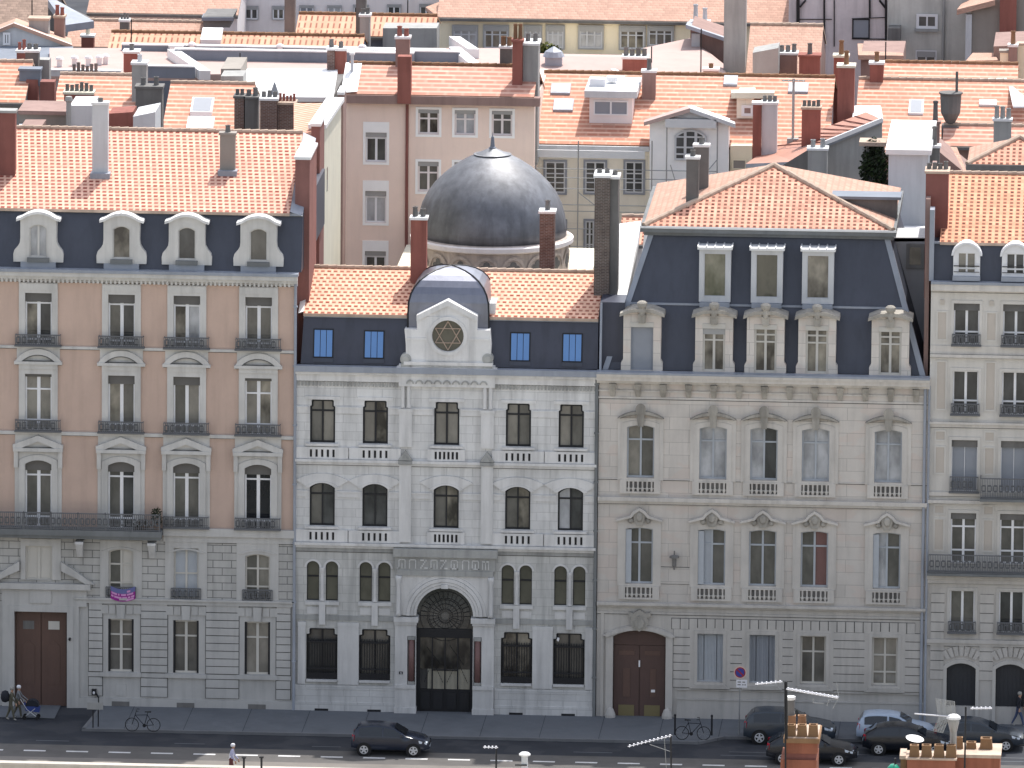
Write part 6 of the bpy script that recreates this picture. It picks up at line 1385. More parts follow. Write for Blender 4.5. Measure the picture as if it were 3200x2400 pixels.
tag(b.build('quay_parapet', 'quay'), 'sunlit pale stone parapet running along the river edge of the road', 'parapet')
sheet('river_water', -3000, 3000, -118, YQ, -7.5, 'water')
b = B(); b.face([(-3000, -420, -.06), (3000, -420, -.06), (3000, -118, -.06), (-3000, -118, -.06)]); b.face([(-3000, -118, -9), (3000, -118, -9), (3000, -118, -.06), (-3000, -118, -.06)][::-1]); b.build('far_bank_ground', 'quay', kind='structure')
sheet('lower_quay_path', -400, 400, -46, YQ, -4.5, 'quay')
b = B(); b.face([(-900, -535, 108), (900, -535, 108), (900, -170, .0), (-900, -170, .0)]); b.face([(-900, -2500, 108), (900, -2500, 108), (900, -535, 108), (-900, -535, 108)])
b.build('hillside_terrain', 'hill', kind='structure')
# ================================================================== cars
M['paint_black'] = plain('black_car_paint', (.010, .012, .018), .22, 0, .6)
M['paint_navy'] = plain('navy_car_paint', (.016, .022, .040), .2, 0, .6)
M['paint_grey'] = plain('slate_car_paint', (.035, .045, .060), .25, 0, .6)
M['paint_white'] = plain('pale_blue_car_paint', (.42, .50, .62), .22, 0, .6)
M['carglass'] = plain('car_glass', (.012, .016, .022), .05, 0, .7)
M['rubber'] = plain('tyre_rubber', (.012, .012, .013), .8)
M['alloy'] = plain('alloy_rim', (.62, .63, .65), .35, .3)
M['lampred'] = plain('red_lamp', (.55, .015, .04), .2)
M['lampwhite'] = plain('clear_lamp', (.62, .68, .76), .12)
HATCH = [(.0, .62, .0), (.03, .86, .02), (.10, 1.02, .1), (.20, 1.22, .3), (.34, 1.38, .6), (.50, 1.44, .85), (1.0, 1.475, 1.), (1.6, 1.455, 1.), (2.05, 1.36, 1.), (2.38, 1.17, 1.), (2.66, .985, .2), (3.05, .90, 0), (3.45, .80, 0), (3.66, .66, 0), (3.72, .48, 0)]
SEDAN = [(.0, .64, 0), (.03, .86, 0), (.12, .98, .05), (.35, 1.12, .4), (.72, 1.33, .9), (1.1, 1.40, 1), (1.7, 1.43, 1), (2.2, 1.38, 1), (2.6, 1.22, 1), (3.05, .98, .2), (3.5, .90, 0), (3.95, .81, 0), (4.25, .66, 0), (4.32, .46, 0)]
SUV = [(.0, .70, 0), (.03, .98, 0), (.12, 1.14, .1), (.32, 1.42, .5), (.55, 1.56, .9), (1.0, 1.61, 1), (1.8, 1.60, 1), (2.3, 1.53, 1), (2.7, 1.33, 1), (3.1, 1.10, .2), (3.6, 1.02, 0), (4.1, .92, 0), (4.32, .74, 0), (4.4, .5, 0)]
def car(label, x, yn, prof, paint, W=1.66, roofpaint=None):
    """x = rear end, yn = near side; the car points along +x"""
    L = prof[-1][0]; t = thing('parked_car' if yn > -9.2 else 'car', label, 'car', (x+L/2, yn+W/2, 0)); yc = yn+W/2; belt = .93 if prof is not SUV else 1.05
    def hw(s): f = s/L; return (W/2)*(1-.16*max(0, (.10-f)/.10)**2-.20*max(0, (f-.88)/.12)**2)
    b = B(); rings = []
    for s, top, cab in prof:
        h = hw(s); bl = min(belt, top-.03); tw = h-.03-max(0, top-belt)*.36
        zb = .30 if .2 < s < L-.2 else .36
        half = [(h*.90, zb), (h*.99, .46), (h, .62), (h-.02, bl), (max(tw, .3) if top > belt+.02 else h-.06, top-.035), (max(tw-.18, .2) if top > belt+.02 else h-.28, top)]
        rings.append([(x+s, yc-a, z) for a, z in half]+[(x+s, yc+a, z) for a, z in half[::-1]])
    b.loft(rings, 0, True); body = b.build('body', [paint], t, True)
    es = body.modifiers.new('edge', 'EDGE_SPLIT'); es.split_angle = radians(50)
    if roofpaint:
        pass
    # glasshouse
    def top_at(s):
        for (a, za, _), (c, zc, _) in zip(prof, prof[1:]):
            if a <= s <= c: return za+(zc-za)*(s-a)/(c-a)
        return prof[-1][1]
    def sidept(s, z, off=.012): h = hw(s); return h-.02-(z-belt)*.36+off
    s0 = next(s for s, tz, c in prof if c >= .3)+.18; s1 = next(s for s, tz, c in prof[6:] if c < .5)-.12
    smid = (s0+s1)/2+.05
    for sg in (-1, 1):
        for a, e in ((s0, smid-.05), (smid+.05, s1)):
            n = 6; lo = []; hi = []
            for k in range(n+1):
                s = a+(e-a)*k/n; zt = max(belt+.06, top_at(s)-.10); lo.append((x+s, yc+sg*sidept(s, belt+.04), belt+.04)); hi.append((x+s, yc+sg*sidept(s, zt), zt))
            g = B(); g.loft([lo, hi], 0, False, False); g.build('side_window', 'carglass', t)
        g = B(); g.box(x+smid-.6, x+smid-.42, yc+sg*(hw(smid)+.0), yc+sg*(hw(smid)+.025), belt-.12, belt-.09); g.build('door_handle', paint, t)
        g = B(); g.taper((x+s1-.12, yc+sg*(hw(s1)+.08), belt+.03), (.07, .09), (x+s1-.14, yc+sg*(hw(s1)+.08), belt+.16), (.05, .08)); g.build('wing_mirror', roofpaint or paint, t)
    sc_ = next(s for s, tz, c in prof[6:] if c < .5); zc = top_at(sc_)
    sw = next(s for s, tz, c in prof[7:] if tz < prof[6][1]-.06); zw = top_at(sw)
    fr_ = lambda s, z, k: hw(s)*k-max(0, z-belt)*.36
    g = B(); g.face([(x+sc_-.03, yc-fr_(sc_, zc, .88), zc+.025), (x+sc_-.03, yc+fr_(sc_, zc, .88), zc+.025), (x+sw+.03, yc+fr_(sw, zw, .86), zw+.012), (x+sw+.03, yc-fr_(sw, zw, .86), zw+.012)]); g.build('windscreen', 'carglass', t)
    sr = .12; s2 = next(s for s, tz, c in prof if c >= .6)-.04; z1, z2 = top_at(sr)+.02, top_at(s2)
    g = B(); g.face([(x+sr-.01, yc-.58, z1), (x+s2-.02, yc-.52, z2+.012), (x+s2-.02, yc+.52, z2+.012), (x+sr-.01, yc+.58, z1)]); g.build('rear_window', 'carglass', t)
    R_ = .30 if prof is not SUV else .34
    for s in (.62 if prof is HATCH else .78, L-.74 if prof is HATCH else L-.86):
        for sg in (-1, 1):
            yw = yc+sg*(W/2-.10); c = (x+s, yw, R_)
            ring = lambda r, y: [(c[0]+r*cos(2*pi*k/20), y, c[2]+r*sin(2*pi*k/20)) for k in range(20)]
            g = B(); g.loft([ring(R_+.055, yc+sg*(W/2-.35)), ring(R_+.055, yc+sg*(W/2+.004))], 0, True); g.build('wheel_arch', 'rubber', t)
            g = B(); o_ = sg*.115; g.loft([ring(R_*.62, yw+o_*.9), ring(R_*.94, yw+o_), ring(R_, yw+o_*.8), ring(R_, yw-o_*.8), ring(R_*.6, yw-o_)], 0, True); wh = g.build('wheel', 'rubber', t, True)
            g = B(); yy = yw+o_*1.02
            for k in range(5):
                a = 2*pi*k/5+.3; d = Vector((cos(a), 0, sin(a))); n_ = Vector((-sin(a), 0, cos(a)))*.045; p_, q_ = Vector((c[0], yy, c[2])), Vector((c[0], yy, c[2]))+d*R_*.62
                g.loft([[p_-n_, p_+n_, p_+n_+Vector((0, sg*.02, 0)), p_-n_+Vector((0, sg*.02, 0))], [q_-n_*.8, q_+n_*.8, q_+n_*.8+Vector((0, sg*.02, 0)), q_-n_*.8+Vector((0, sg*.02, 0))]], 0, True)
            for k in range(20):
                a, e = 2*pi*k/20, 2*pi*(k+1)/20; g.face([(c[0]+r*cos(q), yy+sg*.012, c[2]+r*sin(q)) for r, q in ((R_*.56, a), (R_*.68, a), (R_*.68, e), (R_*.56, e))])
            g.loft([ring(.06, yy), ring(.05, yy+sg*.03)], 0, True); g.build('rim', 'alloy', wh)
    zl = prof[-3][1]; sl_ = prof[-3][0]
    for sg in (-1, 1):
        ya = lambda s, k=1.: yc+sg*(hw(s)*k+.008)
        g = B(); g.loft([[(x+sl_-.22, ya(sl_-.22), zl-.02), (x+sl_-.2, ya(sl_-.2), zl-.14), (x+sl_-.22, ya(sl_-.22, .82), zl-.0)], [(x+sl_+.16, ya(sl_+.16), zl-.14), (x+sl_+.16, ya(sl_+.16), zl-.22), (x+sl_+.2, ya(sl_+.16, .7), zl-.10)]], 0, True); g.build('headlight', 'lampwhite', t)
        z3 = belt if prof is not SUV else belt-.02
        g = B(); g.loft([[(x+.02, ya(.02, .8), z3-.26), (x+.13, ya(.13), z3-.24), (x+.01, ya(.02, .6), z3-.22)], [(x+.05, ya(.05, .86), z3+.05), (x+.17, ya(.17), z3+.06), (x+.04, ya(.05, .7), z3+.05)]], 0, True); g.build('tail_light', 'lampred', t)
    g = B(); g.box(x+L-.04, x+L+.01, yc-.42, yc+.42, .50, .60); g.build('grille', 'rubber', t)
    g = B(); g.box(x-.015, x+.0, yc-.26, yc+.26, .52, .63); g.box(x+L+.0, x+L+.02, yc-.26, yc+.26, .40, .50); g.build('number_plate', 'lampwhite', t)
    if roofpaint:
        g = B(); a = [(s, z) for s, z, c in prof if c >= .3]
        rr = [[(x+s, yc-(hw(s)-.02-(z-belt)*.36), z-.03), (x+s, yc-(hw(s)-.2-(z-belt)*.36), z+.006), (x+s, yc+(hw(s)-.2-(z-belt)*.36), z+.006), (x+s, yc+(hw(s)-.02-(z-belt)*.36), z-.03)] for s, z in a]
        g.loft(rr, 0, False, False); g.build('roof_panel', roofpaint, t, True)
    return t
def cx(px, py): return G(px, py)
car('dark navy hatchback driving on the sunlit edge of the road in front of the synagogue', cx(1096, 2362)[0], cx(1128, 2362)[1], HATCH, 'paint_navy')
car('dark grey sport utility car parked by the no-parking sign, half behind the foreground chimney', cx(2322, 2326)[0], cx(2368, 2327)[1], SUV, 'paint_grey', 1.8)
car('black car whose front shows just right of the narrow foreground chimney', cx(2678, 2394)[0]-4.32, cx(2649, 2394)[1], SEDAN, 'paint_black', 1.72)
car('pale blue hatchback mostly hidden behind a black car in the parking row', cx(2676, 2322)[0], cx(2676, 2326)[1], HATCH, 'paint_white')
car('black car standing in front of the pale blue hatchback', cx(2694, 2361)[0], cx(2735, 2361)[1], SEDAN, 'paint_black', 1.72)
car('slate blue saloon parked behind the wide pot-topped foreground chimney', cx(2916, 2349)[0], cx(3153, 2350)[1], SEDAN, 'paint_grey', 1.74)
# ================================================================== people
M['skin'] = plain('skin', (.45, .27, .19), .6); M['hairg'] = plain('grey_hair', (.30, .29, .27), .8); M['haird'] = plain('dark_hair', (.03, .025, .02), .7)
M['clw'] = plain('white_cloth', (.70, .70, .74), .9); M['cll'] = plain('lavender_cloth', (.42, .43, .60), .9); M['clk'] = plain('khaki_cloth', (.10, .095, .07), .9); M['clg'] = plain('grey_cloth', (.20, .21, .225), .9)
M['cld'] = plain('dark_cloth', (.018, .02, .028), .9); M['clj'] = plain('denim', (.06, .08, .15), .9); M['clr'] = plain('dark_red_cloth', (.14, .045, .045), .9); M['clb'] = plain('blue_cloth', (.035, .06, .22), .8); M['shoe'] = plain('shoe', (.35, .34, .33), .7)
def person(label, x, y, z, face, cols, hair, step=.22, arm=(.1, -.1), lean=.03, H=1.7, fore=(.1, .1)):
    """face: +1 looks along +x, -1 along -x; cols = (top, sleeves, legs)"""
    k = H/1.72; V, E, Rr, C_ = [], [], [], []
    def v(p, r, par=None, c=0):
        V.append((p[0]*k, p[1]*k, p[2]*k)); Rr.append(r*k); i = len(V)-1
        if par is not None: E.append((par, i)); C_.append((par, i, c))
        return i
    pel = v((0, 0, .94), .145); sp = v((lean*.4, 0, 1.13), .13, pel, 1); ch = v((lean, 0, 1.34), .15, sp, 1); nk = v((lean+.02, 0, 1.47), .058, ch, 0); hd = v((lean+.04, 0, 1.58), .092, nk, 0); ht = v((lean+.045, 0, 1.665), .075, hd, 0); v((lean+.125, 0, 1.575), .016, hd, 0)
    for s, a, st, fo in ((-1, arm[0], step, fore[0]), (1, arm[1], -step, fore[1])):
        sh = v((lean, s*.18, 1.41), .062, ch, 2); el = v((lean+a, s*.23, 1.14), .045, sh, 2); wr = v((lean+a+fo, s*.22, .92), .032, el, 2); pm = v((lean+a+fo+.03, s*.22, .85), .036, wr, 0)
        for q in range(4): f1 = v((lean+a+fo+.03+(q-1.5)*.02, s*.225, .80-.006*(q in (1, 2))), .010, pm, 0); v((lean+a+fo+.045+(q-1.5)*.02, s*.215, .765-.01*(q in (1, 2))), .008, f1, 0)
        v((lean+a+fo+.07, s*.20, .82), .010, pm, 0)
        hp = v((0, s*.09, .88), .098, pel, 3); kn = v((st*.55+.03, s*.10, .49), .068, hp, 3); an = v((st-(.05 if st < 0 else 0), s*.10, .09 if st > 0 else .12), .045, kn, 3); v((st+.13-(.03 if st < 0 else 0), s*.11, .035), .04, an, 4)
    me = bpy.data.meshes.new('body'); me.from_pydata(V, E, []); o = bpy.data.objects.new('tmp', me); col.objects.link(o)
    md = o.modifiers.new('s', 'SKIN'); md.use_smooth_shade = True
    for i, d in enumerate(me.skin_vertices[0].data): d.radius = (Rr[i], Rr[i]*(1.0 if Rr[i] < .1 else 1.0)); d.use_root = (i == 0)
    sb = o.modifiers.new('b', 'SUBSURF'); sb.levels = 1; sb.render_levels = 1
    dg = bpy.context.evaluated_depsgraph_get(); me2 = bpy.data.meshes.new_from_object(o.evaluated_get(dg)); bpy.data.objects.remove(o)
    for mt in ('skin',)+tuple(cols)+('shoe',): me2.materials.append(M[mt])
    me2.polygons.foreach_set('use_smooth', [True]*len(me2.polygons))
    segs = [(Vector(V[a]), Vector(V[c]), m_) for a, c, m_ in C_]
    for p in me2.polygons:
        best = 9; c0 = p.center
        for a, c, m_ in segs:
            d = c-a; t = max(0, min(1, (c0-a).dot(d)/d.length_squared)); dd = (a+d*t-c0).length
            if dd < best: best = dd; p.material_index = m_
    for vv in me2.vertices: vv.co.x *= face
    ob = bpy.data.objects.new('person', me2); col.objects.link(ob); ob.location = (x, y, z); tag(ob, label, 'person')
    b = B(); hx = (lean+.035)*k*face
    b.lathe([(.10, -.03), (.108, .03), (.10, .08), (.07, .115), (.01, .128)], (x+hx-.02*face, y, z+1.595*k), 12); b.build('hair', hair, ob, True)
    return ob
gx_, gy_ = G(33, 2251); p1 = person('person in olive clothes with a round dark backpack walking beside the stroller', gx_, gy_, 0, 1, ('clk', 'clk', 'clk'), 'hairg', .18, (.08, .12), .05, 1.66, (.15, .2))
gx_, gy_ = G(50, 2247); person('person in grey shirt and khaki trousers pushing the blue stroller', gx_+.05, gy_+.25, 0, 1, ('clg', 'clg', 'clk'), 'clw', .2, (.12, .15), .05, 1.62, (.28, .3))
b = B(); q = Vector((G(20, 2251)[0]-.06, G(20, 2251)[1], 1.18)); b.lathe([(.02, -.30), (.16, -.24), (.22, -.1), (.22, .08), (.15, .24), (.02, .3)], q, 12); tag(b.build('backpack', 'cld', None, True), 'round dark backpack on the back of the walker at far left', 'backpack')
sx, sy = G(98, 2246); st = thing('stroller', 'blue and dark pushchair on the pavement before the carriage door', 'stroller', (sx, sy, 0))
b = B()
for dx in (-.32, .32):
    for dy in (-.22, .22): b.loft([[(sx+dx+.1*cos(t), sy+dy-.02, .1+.1*sin(t)) for t in [2*pi*k/12 for k in range(12)]], [(sx+dx+.1*cos(t), sy+dy+.02, .1+.1*sin(t)) for t in [2*pi*k/12 for k in range(12)]]], 0, True)
b.build('wheel', 'rubber', st)
b = B()
for dy in (-.22, .22): b.tube((sx-.32, sy+dy, .1), (sx+.2, sy+dy, .55), .015); b.tube((sx+.32, sy+dy, .1), (sx-.2, sy+dy, .5), .015); b.tube((sx-.2, sy+dy, .5), (sx-.5, sy+dy, .98), .015)
b.tube((sx-.5, sy-.22, .98), (sx-.5, sy+.22, .98), .02); b.build('frame', 'alloy', st)
b = B(); b.loft([[(sx-.25, sy-.2, .42), (sx+.4, sy-.2, .36), (sx+.4, sy+.2, .36), (sx-.25, sy+.2, .42)], [(sx-.35, sy-.22, .78), (sx+.42, sy-.22, .58), (sx+.42, sy+.22, .58), (sx-.35, sy+.22, .78)]], 0, True); b.build('seat', 'clb', st)
b = B(); b.loft([[(sx+.05+.33*cos(t), sy+w_, .66+.30*sin(t)) for t in [pi*k/8 for k in range(9)]] for w_ in (-.23, .23)], 0, True); b.build('hood', 'cld', st)
x, y = P(722, 2360, -15.3)[0], -15.3; person('person in white shirt and cap walking in the sun along the riverside path', x, y, 0, 1, ('clw', 'cll', 'clr'), 'clw', .16, (.02, .05), .07, 1.72, (.12, .2))
x, y = G(3180, 2290); person('person in dark jacket and blue jeans walking at the right edge behind the saloon', x, y+1.0, .1, 1, ('cld', 'cld', 'clj'), 'hairg', .26, (-.1, .1), .04, 1.72)
# ================================================================== bicycles, bollards, signs
def bicycle(label, x, y, z, f, tilt=0.):
    t = thing('bicycle', label, 'bicycle', (x, y, z), 'bicycles on the pavement'); r = .32
    def W(a): return x+f*a
    for a in (-.52, .52):
        b = B(); n = 22
        for k in range(n):
            p_, q_ = 2*pi*k/n, 2*pi*(k+1)/n; b.tube((W(a)+r*cos(p_), y, z+.33+r*sin(p_)), (W(a)+r*cos(q_), y, z+.33+r*sin(q_)), .02, 0, 5)
        wh = b.build('wheel', 'rubber', t); b = B()
        for k in range(10): p_ = 2*pi*k/10; b.tube((W(a), y, z+.33), (W(a)+r*cos(p_), y, z+.33+r*sin(p_)), .004, 0, 3)
        b.build('spoke', 'steel', wh)
    b = B(); bbp, st_, hd_ = (W(-.08), y, z+.30), (W(-.22), y, z+.82), (W(.36), y, z+.80)
    for p_, q_ in ((bbp, st_), (bbp, hd_), (st_, hd_), (bbp, (W(-.52), y, z+.33)), (st_, (W(-.52), y, z+.33)), ((W(.34), y, z+.9), (W(.52), y, z+.33))): b.tube(p_, q_, .018)
    b.build('frame', 'cld', t)
    b = B(); b.tube((W(.34), y, z+.88), (W(.30), y, z+1.05), .014); b.tube((W(.30), y-.27, z+1.05), (W(.30), y+.27, z+1.05), .014); b.tube((W(.30), y-.27, z+1.05), (W(.18), y-.27, z+1.04), .016); b.tube((W(.30), y+.27, z+1.05), (W(.18), y+.27, z+1.04), .016); b.build('handlebar', 'iron', t)
    b = B(); b.tube(st_, (W(-.25), y, z+.95), .013); b.loft([[(W(-.40), y-.07, z+.95), (W(-.40), y+.07, z+.95), (W(-.40), y+.06, z+1.0), (W(-.40), y-.06, z+1.0)], [(W(-.10), y-.02, z+.95), (W(-.10), y+.02, z+.95), (W(-.10), y+.015, z+.98), (W(-.10), y-.015, z+.98)]], 0, True); b.build('saddle', 'rubber', t)
    b = B(); b.loft([[(W(-.08)+.09*cos(a), y-.03, z+.3+.09*sin(a)) for a in [2*pi*k/12 for k in range(12)]], [(W(-.08)+.09*cos(a), y-.04, z+.3+.09*sin(a)) for a in [2*pi*k/12 for k in range(12)]]], 0, True); b.build('chainring', 'iron', t)
    return t
x, y = G(446, 2286, .12); bicycle('dark bicycle leaning below the second grey cellar vent of the pink block', x, y, .12, -1)
x, y = G(2165, 2312, .12); bicycle('dark bicycle standing between two bollards by the brown arched door', x, y, .12, 1)
for px, py, lab in ((2109, 2296, 'slim black bollard left of the bicycle by the arched door'), (2224, 2298, 'slim black bollard right of the bicycle near the no-parking sign')):
    x, y = G(px, py, .12); b = B(); b.lathe([(.045, 0), (.045, .9), (.06, .92), (.06, .98), (.02, 1.02)], (x, y, .12), 10); tag(b.build('bollard', 'iron'), lab, 'bollard', 'bollards on the pavement')
x, y = G(2309, 2296, .12); t = thing('no_parking_sign', 'round blue no-parking sign with red rim above a small white plate on a grey pole', 'road sign', (x, y, .12))
zt = P(2313, 2080, y)[1]; zc = P(2313, 2101, y)[1]; b = B(); b.tube((x, y, .12), (x+.03, y, zt-.1), .03, 0, 8); b.build('pole', 'steel', t)
xd = P(2313, 2101, y)[0]
def disc(r, y0, y1, c=(xd, zc), n=28): return [(c[0]+r*cos(2*pi*k/n), y0, c[1]+r*sin(2*pi*k/n)) for k in range(n)], [(c[0]+r*cos(2*pi*k/n), y1, c[1]+r*sin(2*pi*k/n)) for k in range(n)]
M['signblue'] = plain('sign_blue', (.035, .045, .28), .4); M['signred'] = plain('sign_red', (.30, .02, .03), .4); M['signrim'] = plain('sign_rim', (.62, .45, .40), .5)
for r, y0, mt, nm in ((.31, -.035, 'signrim', 'disc'), (.255, -.045, 'signred', 'red_ring'), (.205, -.055, 'signblue', 'blue_field')):
    a, c = disc(r, y+y0, y-.03); b = B(); b.loft([c, a], 0, True); b.build(nm, mt, t)
b = B(); s_ = .035
p_, q_ = Vector((xd-.17, y-.058, zc+.17)), Vector((xd+.17, y-.058, zc-.17)); n_ = Vector((.707, 0, .707))*s_; b.face([p_-n_, q_-n_, q_+n_, p_+n_]); b.build('red_bar', 'signred', t)
xp, zp = P(2318, 2136, y); pl = part(t, 'plate', 'clw', (xp-.26, xp+.26, y-.05, y-.03, zp-.19, zp+.19))
b = B()
for zz, x0, x1 in ((.08, -.2, -.03), (.08, .03, .16), (-.05, -.2, -.05), (-.05, .02, .09), (-.05, .13, .2)): b.box(xp+x0, xp+x1, y-.054, y-.049, zp+zz-.025, zp+zz+.025)
b.build('lettering', 'dgrey', pl)
x, y = G(299, 2274, .12); t = thing('street_cabinet_sign', 'grey panel on two dark posts in front of the rusticated pier by the carriage door', 'sign', (x, y, .12))
for dx in (-.13, .1): b = B(); b.tube((x+dx, y+(0 if dx < 0 else .25), .12), (x+dx, y+(0 if dx < 0 else .25), 1.25), .03, 0, 8); b.build('post', 'iron', t)
part(t, 'panel', 'greych', (x-.42, x+.36, y-.05, y-.02, 1.02, 1.36))
x, z = P(296, 2160); t = thing('wall_lamp_box', 'black wall box with round white lens on the rusticated pier by the carriage door', 'wall box', (x, -.1, z)); part(t, 'box', 'iron', (x-.13, x+.1, -.22, -.07, z-.14, z+.14)); b = B(); b.loft([[(x-.02+r*cos(2*pi*k/12), yy, z-.03+r*1.2*sin(2*pi*k/12)) for k in range(12)] for r, yy in ((.06, -.215), (.055, -.25))], 0, True); b.build('lens', 'clw', t); b = B(); b.tube((x+.1, -.12, z-.1), (x+.2, -.12, z-.3), .04); b.tube((x+.2, -.12, z-.3), (x+.2, -.12, z-.8), .025); b.build('arm', 'iron', t)
# banner hung from the mezzanine window
M['ban1'] = plain('purple_cloth', (.30, .035, .26), .9, 0, .2, .2); M['ban2'] = plain('slate_violet_cloth', (.14, .15, .33), .9); M['ban3'] = plain('pink_paint', (.62, .30, .56), .9)
x0, x1 = P(347, 1850)[0], P(424, 1850)[0]; zt, zb = P(385, 1829)[1], P(385, 1868)[1]; t = thing('banner', 'purple and pink cloth banner with pale lettering hung from a window railing', 'banner', ((x0+x1)/2, -.2, zb))
def bz(u, f): return zb+(zt-zb)*f-.16*sin(pi*u)*(1 if True else 0)
def strip(mat, f0, f1, u0, u1, off, name, n=10):
    b = B(); b.loft([[(x0+(x1-x0)*(u0+(u1-u0)*k/n), -.2-.03*sin(9*(u0+(u1-u0)*k/n))-off, bz(u0+(u1-u0)*k/n, f)) for k in range(n+1)] for f in (f0, f1)], 0, False, False); return b.build(name, mat, t)
strip('ban1', .0, .62, 0, 1, 0, 'lower_cloth'); strip('ban2', .62, 1.0, 0, 1, 0, 'upper_cloth')
for f, words in ((.46, ((.04, .26), (.3, .36), (.42, .62), (.66, .92))), (.22, ((.03, .12), (.15, .44), (.47, .66), (.7, .8), (.83, .96))), (.04, ((.62, .94),))):
    for a, c in words: strip('ban3', f, f+.15, a, c, .012, 'lettering', 4)
strip('ban3', .70, .86, .66, .8, .012, 'lettering', 3)
# plants on the long balcony
x, z = P(492, 1640, -.6); t = thing('balcony_plant', 'potted plants at the right end of the long iron balcony', 'plant', (x, -.55, z-.2))
clump('foliage', None, None, (x-.05, -.5, z+.35), (.28, .25, .5), 260, ['leafd', 'leaf', 'leafd'], 12, .06, None, t); clump('foliage', None, None, (x-.75, -.5, z-.05), (.42, .22, .28), 240, ['clk', 'leafd', 'wood'], 13, .06, None, t)
b = B(); b.lathe([(.14, 0), (.18, .3), (.2, .32)], (x-.05, -.5, z-.24), 10); b.lathe([(.13, 0), (.17, .25)], (x-.72, -.5, z-.24), 10); b.build('flower_pot', 'terra', t)
# security cameras
for px, py, Y, lab in ((218, 1997, -.2, 'small dark security camera right of the large brown door'), (1744, 1998, -.15, 'small white security camera beside the right barred window of the synagogue')):
    x, z = P(px, py, Y); b = B(); b.tube((x, Y-.12, z), (x, Y+.1, z+.02), .06, 0, 8); b.box(x-.03, x+.03, Y, .02, z-.1, z-.05); tag(b.build('security_camera', 'iron' if px < 300 else 'white'), lab, 'camera')
# ================================================================== foreground chimneys and aerials on the opposite bank
YF2 = -125.
def F(px, py, Y=YF2): return P(px, py, Y)
def fbox(par, nm, mat, x0, x1, y0, y1, dY=0, dep=1., zlow=None):
    a, c = F(x0, (y0+y1)/2, YF2+dY)[0], F(x1, (y0+y1)/2, YF2+dY)[0]; zt = F((x0+x1)/2, y0, YF2+dY)[1]; zb = F((x0+x1)/2, y1, YF2+dY)[1]
    return B().box(a, c, YF2+dY, YF2+dY+dep, zb if zlow is None else zlow, zt).build(nm, mat, par)
def fpot(par, x0, x1, y0, y1, dY, mat='fterra'):
    a, c = F(x0, y1, YF2+dY)[0], F(x1, y1, YF2+dY)[0]; zt = F((x0+x1)/2, y0, YF2+dY)[1]; zb = F((x0+x1)/2, y1, YF2+dY)[1]-.02; m_ = (a+c)/2; h = (c-a)/2; yc = YF2+dY+h
    b = B(); b.loft([[(m_+sx_*k*h, yc+sy_*k*h, z) for sx_, sy_ in ((-1, -1), (1, -1), (1, 1), (-1, 1))] for k, z in ((1., zb), (.80, zt-.05), (.84, zt-.04), (.84, zt), (.55, zt), (.5, zt-.2))], 0, True); return b.build('chimney_pot', mat, par)
t = thing('chimney_stack', 'narrow red foreground chimney with two rows of brown square pots and a tall grey flue', 'chimney', (*[F(2500, 2380)[0]], YF2, 15))
fbox(t, 'shaft', 'fred', 2439, 2552, 2375, 2400, .1, 2.2, 12); fbox(t, 'neck', 'maroon', 2452, 2550, 2354, 2376, .2, 2.0); fbox(t, 'upper_shaft', 'fred', 2452, 2555, 2322, 2355, .12, 2.2); fbox(t, 'crown', 'fterra', 2448, 2561, 2309, 2323, .0, 2.5)
B().box(F(2448, 2309)[0]+.06, F(2561, 2309)[0]-.06, YF2+.06, YF2+2.44, F(2500, 2309)[1], F(2500, 2309)[1]+.03).build('mortar_bed', 'fsand', t)
for x0, x1 in ((2455, 2487), (2489, 2522), (2524, 2557)): fpot(t, x0, x1, 2267, 2307, .2)
for x0, x1 in ((2460, 2488), (2490, 2520)): fpot(t, x0, x1, 2238, 2292, 1.5, 'terra')
b = B(); x, z = F(2468, 2290, YF2+1.8); zt = F(2468, 2186, YF2+1.8)[1]; b.lathe([(.19, z), (.19, zt-.5), (.17, zt-.4), (.17, zt)], (x, YF2+1.8, 0), 14); fl = b.build('tall_flue', 'dgrey', t); b = B(); b.lathe([(.19, zt), (.2, zt+.06), (.2, zt+.12), (.1, zt+.14)], (x, YF2+1.8, 0), 14); b.build('flue_cap', 'zincw', fl)
t = thing('chimney_stack', 'wide red foreground chimney stack with seven brown square pots at bottom right', 'chimney', (F(2970, 2390)[0], YF2, 15))
fbox(t, 'shaft', 'fred', 2834, 2985, 2375, 2400, 0, 1.3, 12); fbox(t, 'shaft', 'fred', 2975, 3124, 2368, 2400, .4, 2.0, 12); fbox(t, 'side_shaft', 'fterra', 2814, 2833, 2372, 2400, .2, 1.2, 12)
fbox(t, 'crown', 'fsand', 2830, 2990, 2371, 2376, -.05, 1.4); fbox(t, 'crown', 'fsand', 2972, 3128, 2359, 2369, .35, 2.1); fbox(t, 'crown', 'fsand', 2811, 2831, 2362, 2373, .15, 1.3)
for x0, x1 in ((2840, 2873), (2877, 2912), (2916, 2951), (2954, 2989)): fpot(t, x0, x1, 2331, 2371, .12)
for x0, x1, y0, y1 in ((2984, 3010, 2306, 2350), (3016, 3052, 2322, 2352), (3060, 3102, 2310, 2348)): fpot(t, x0, x1, y0, y1, 1.3)
def fbar(b, p, q, r, Y0=YF2, Y1=None):
    a, c = F(*p, Y0), F(*q, Y0 if Y1 is None else Y1); b.tube((a[0], Y0, a[1]), (c[0], Y0 if Y1 is None else Y1, c[1]), r, 0, 6)
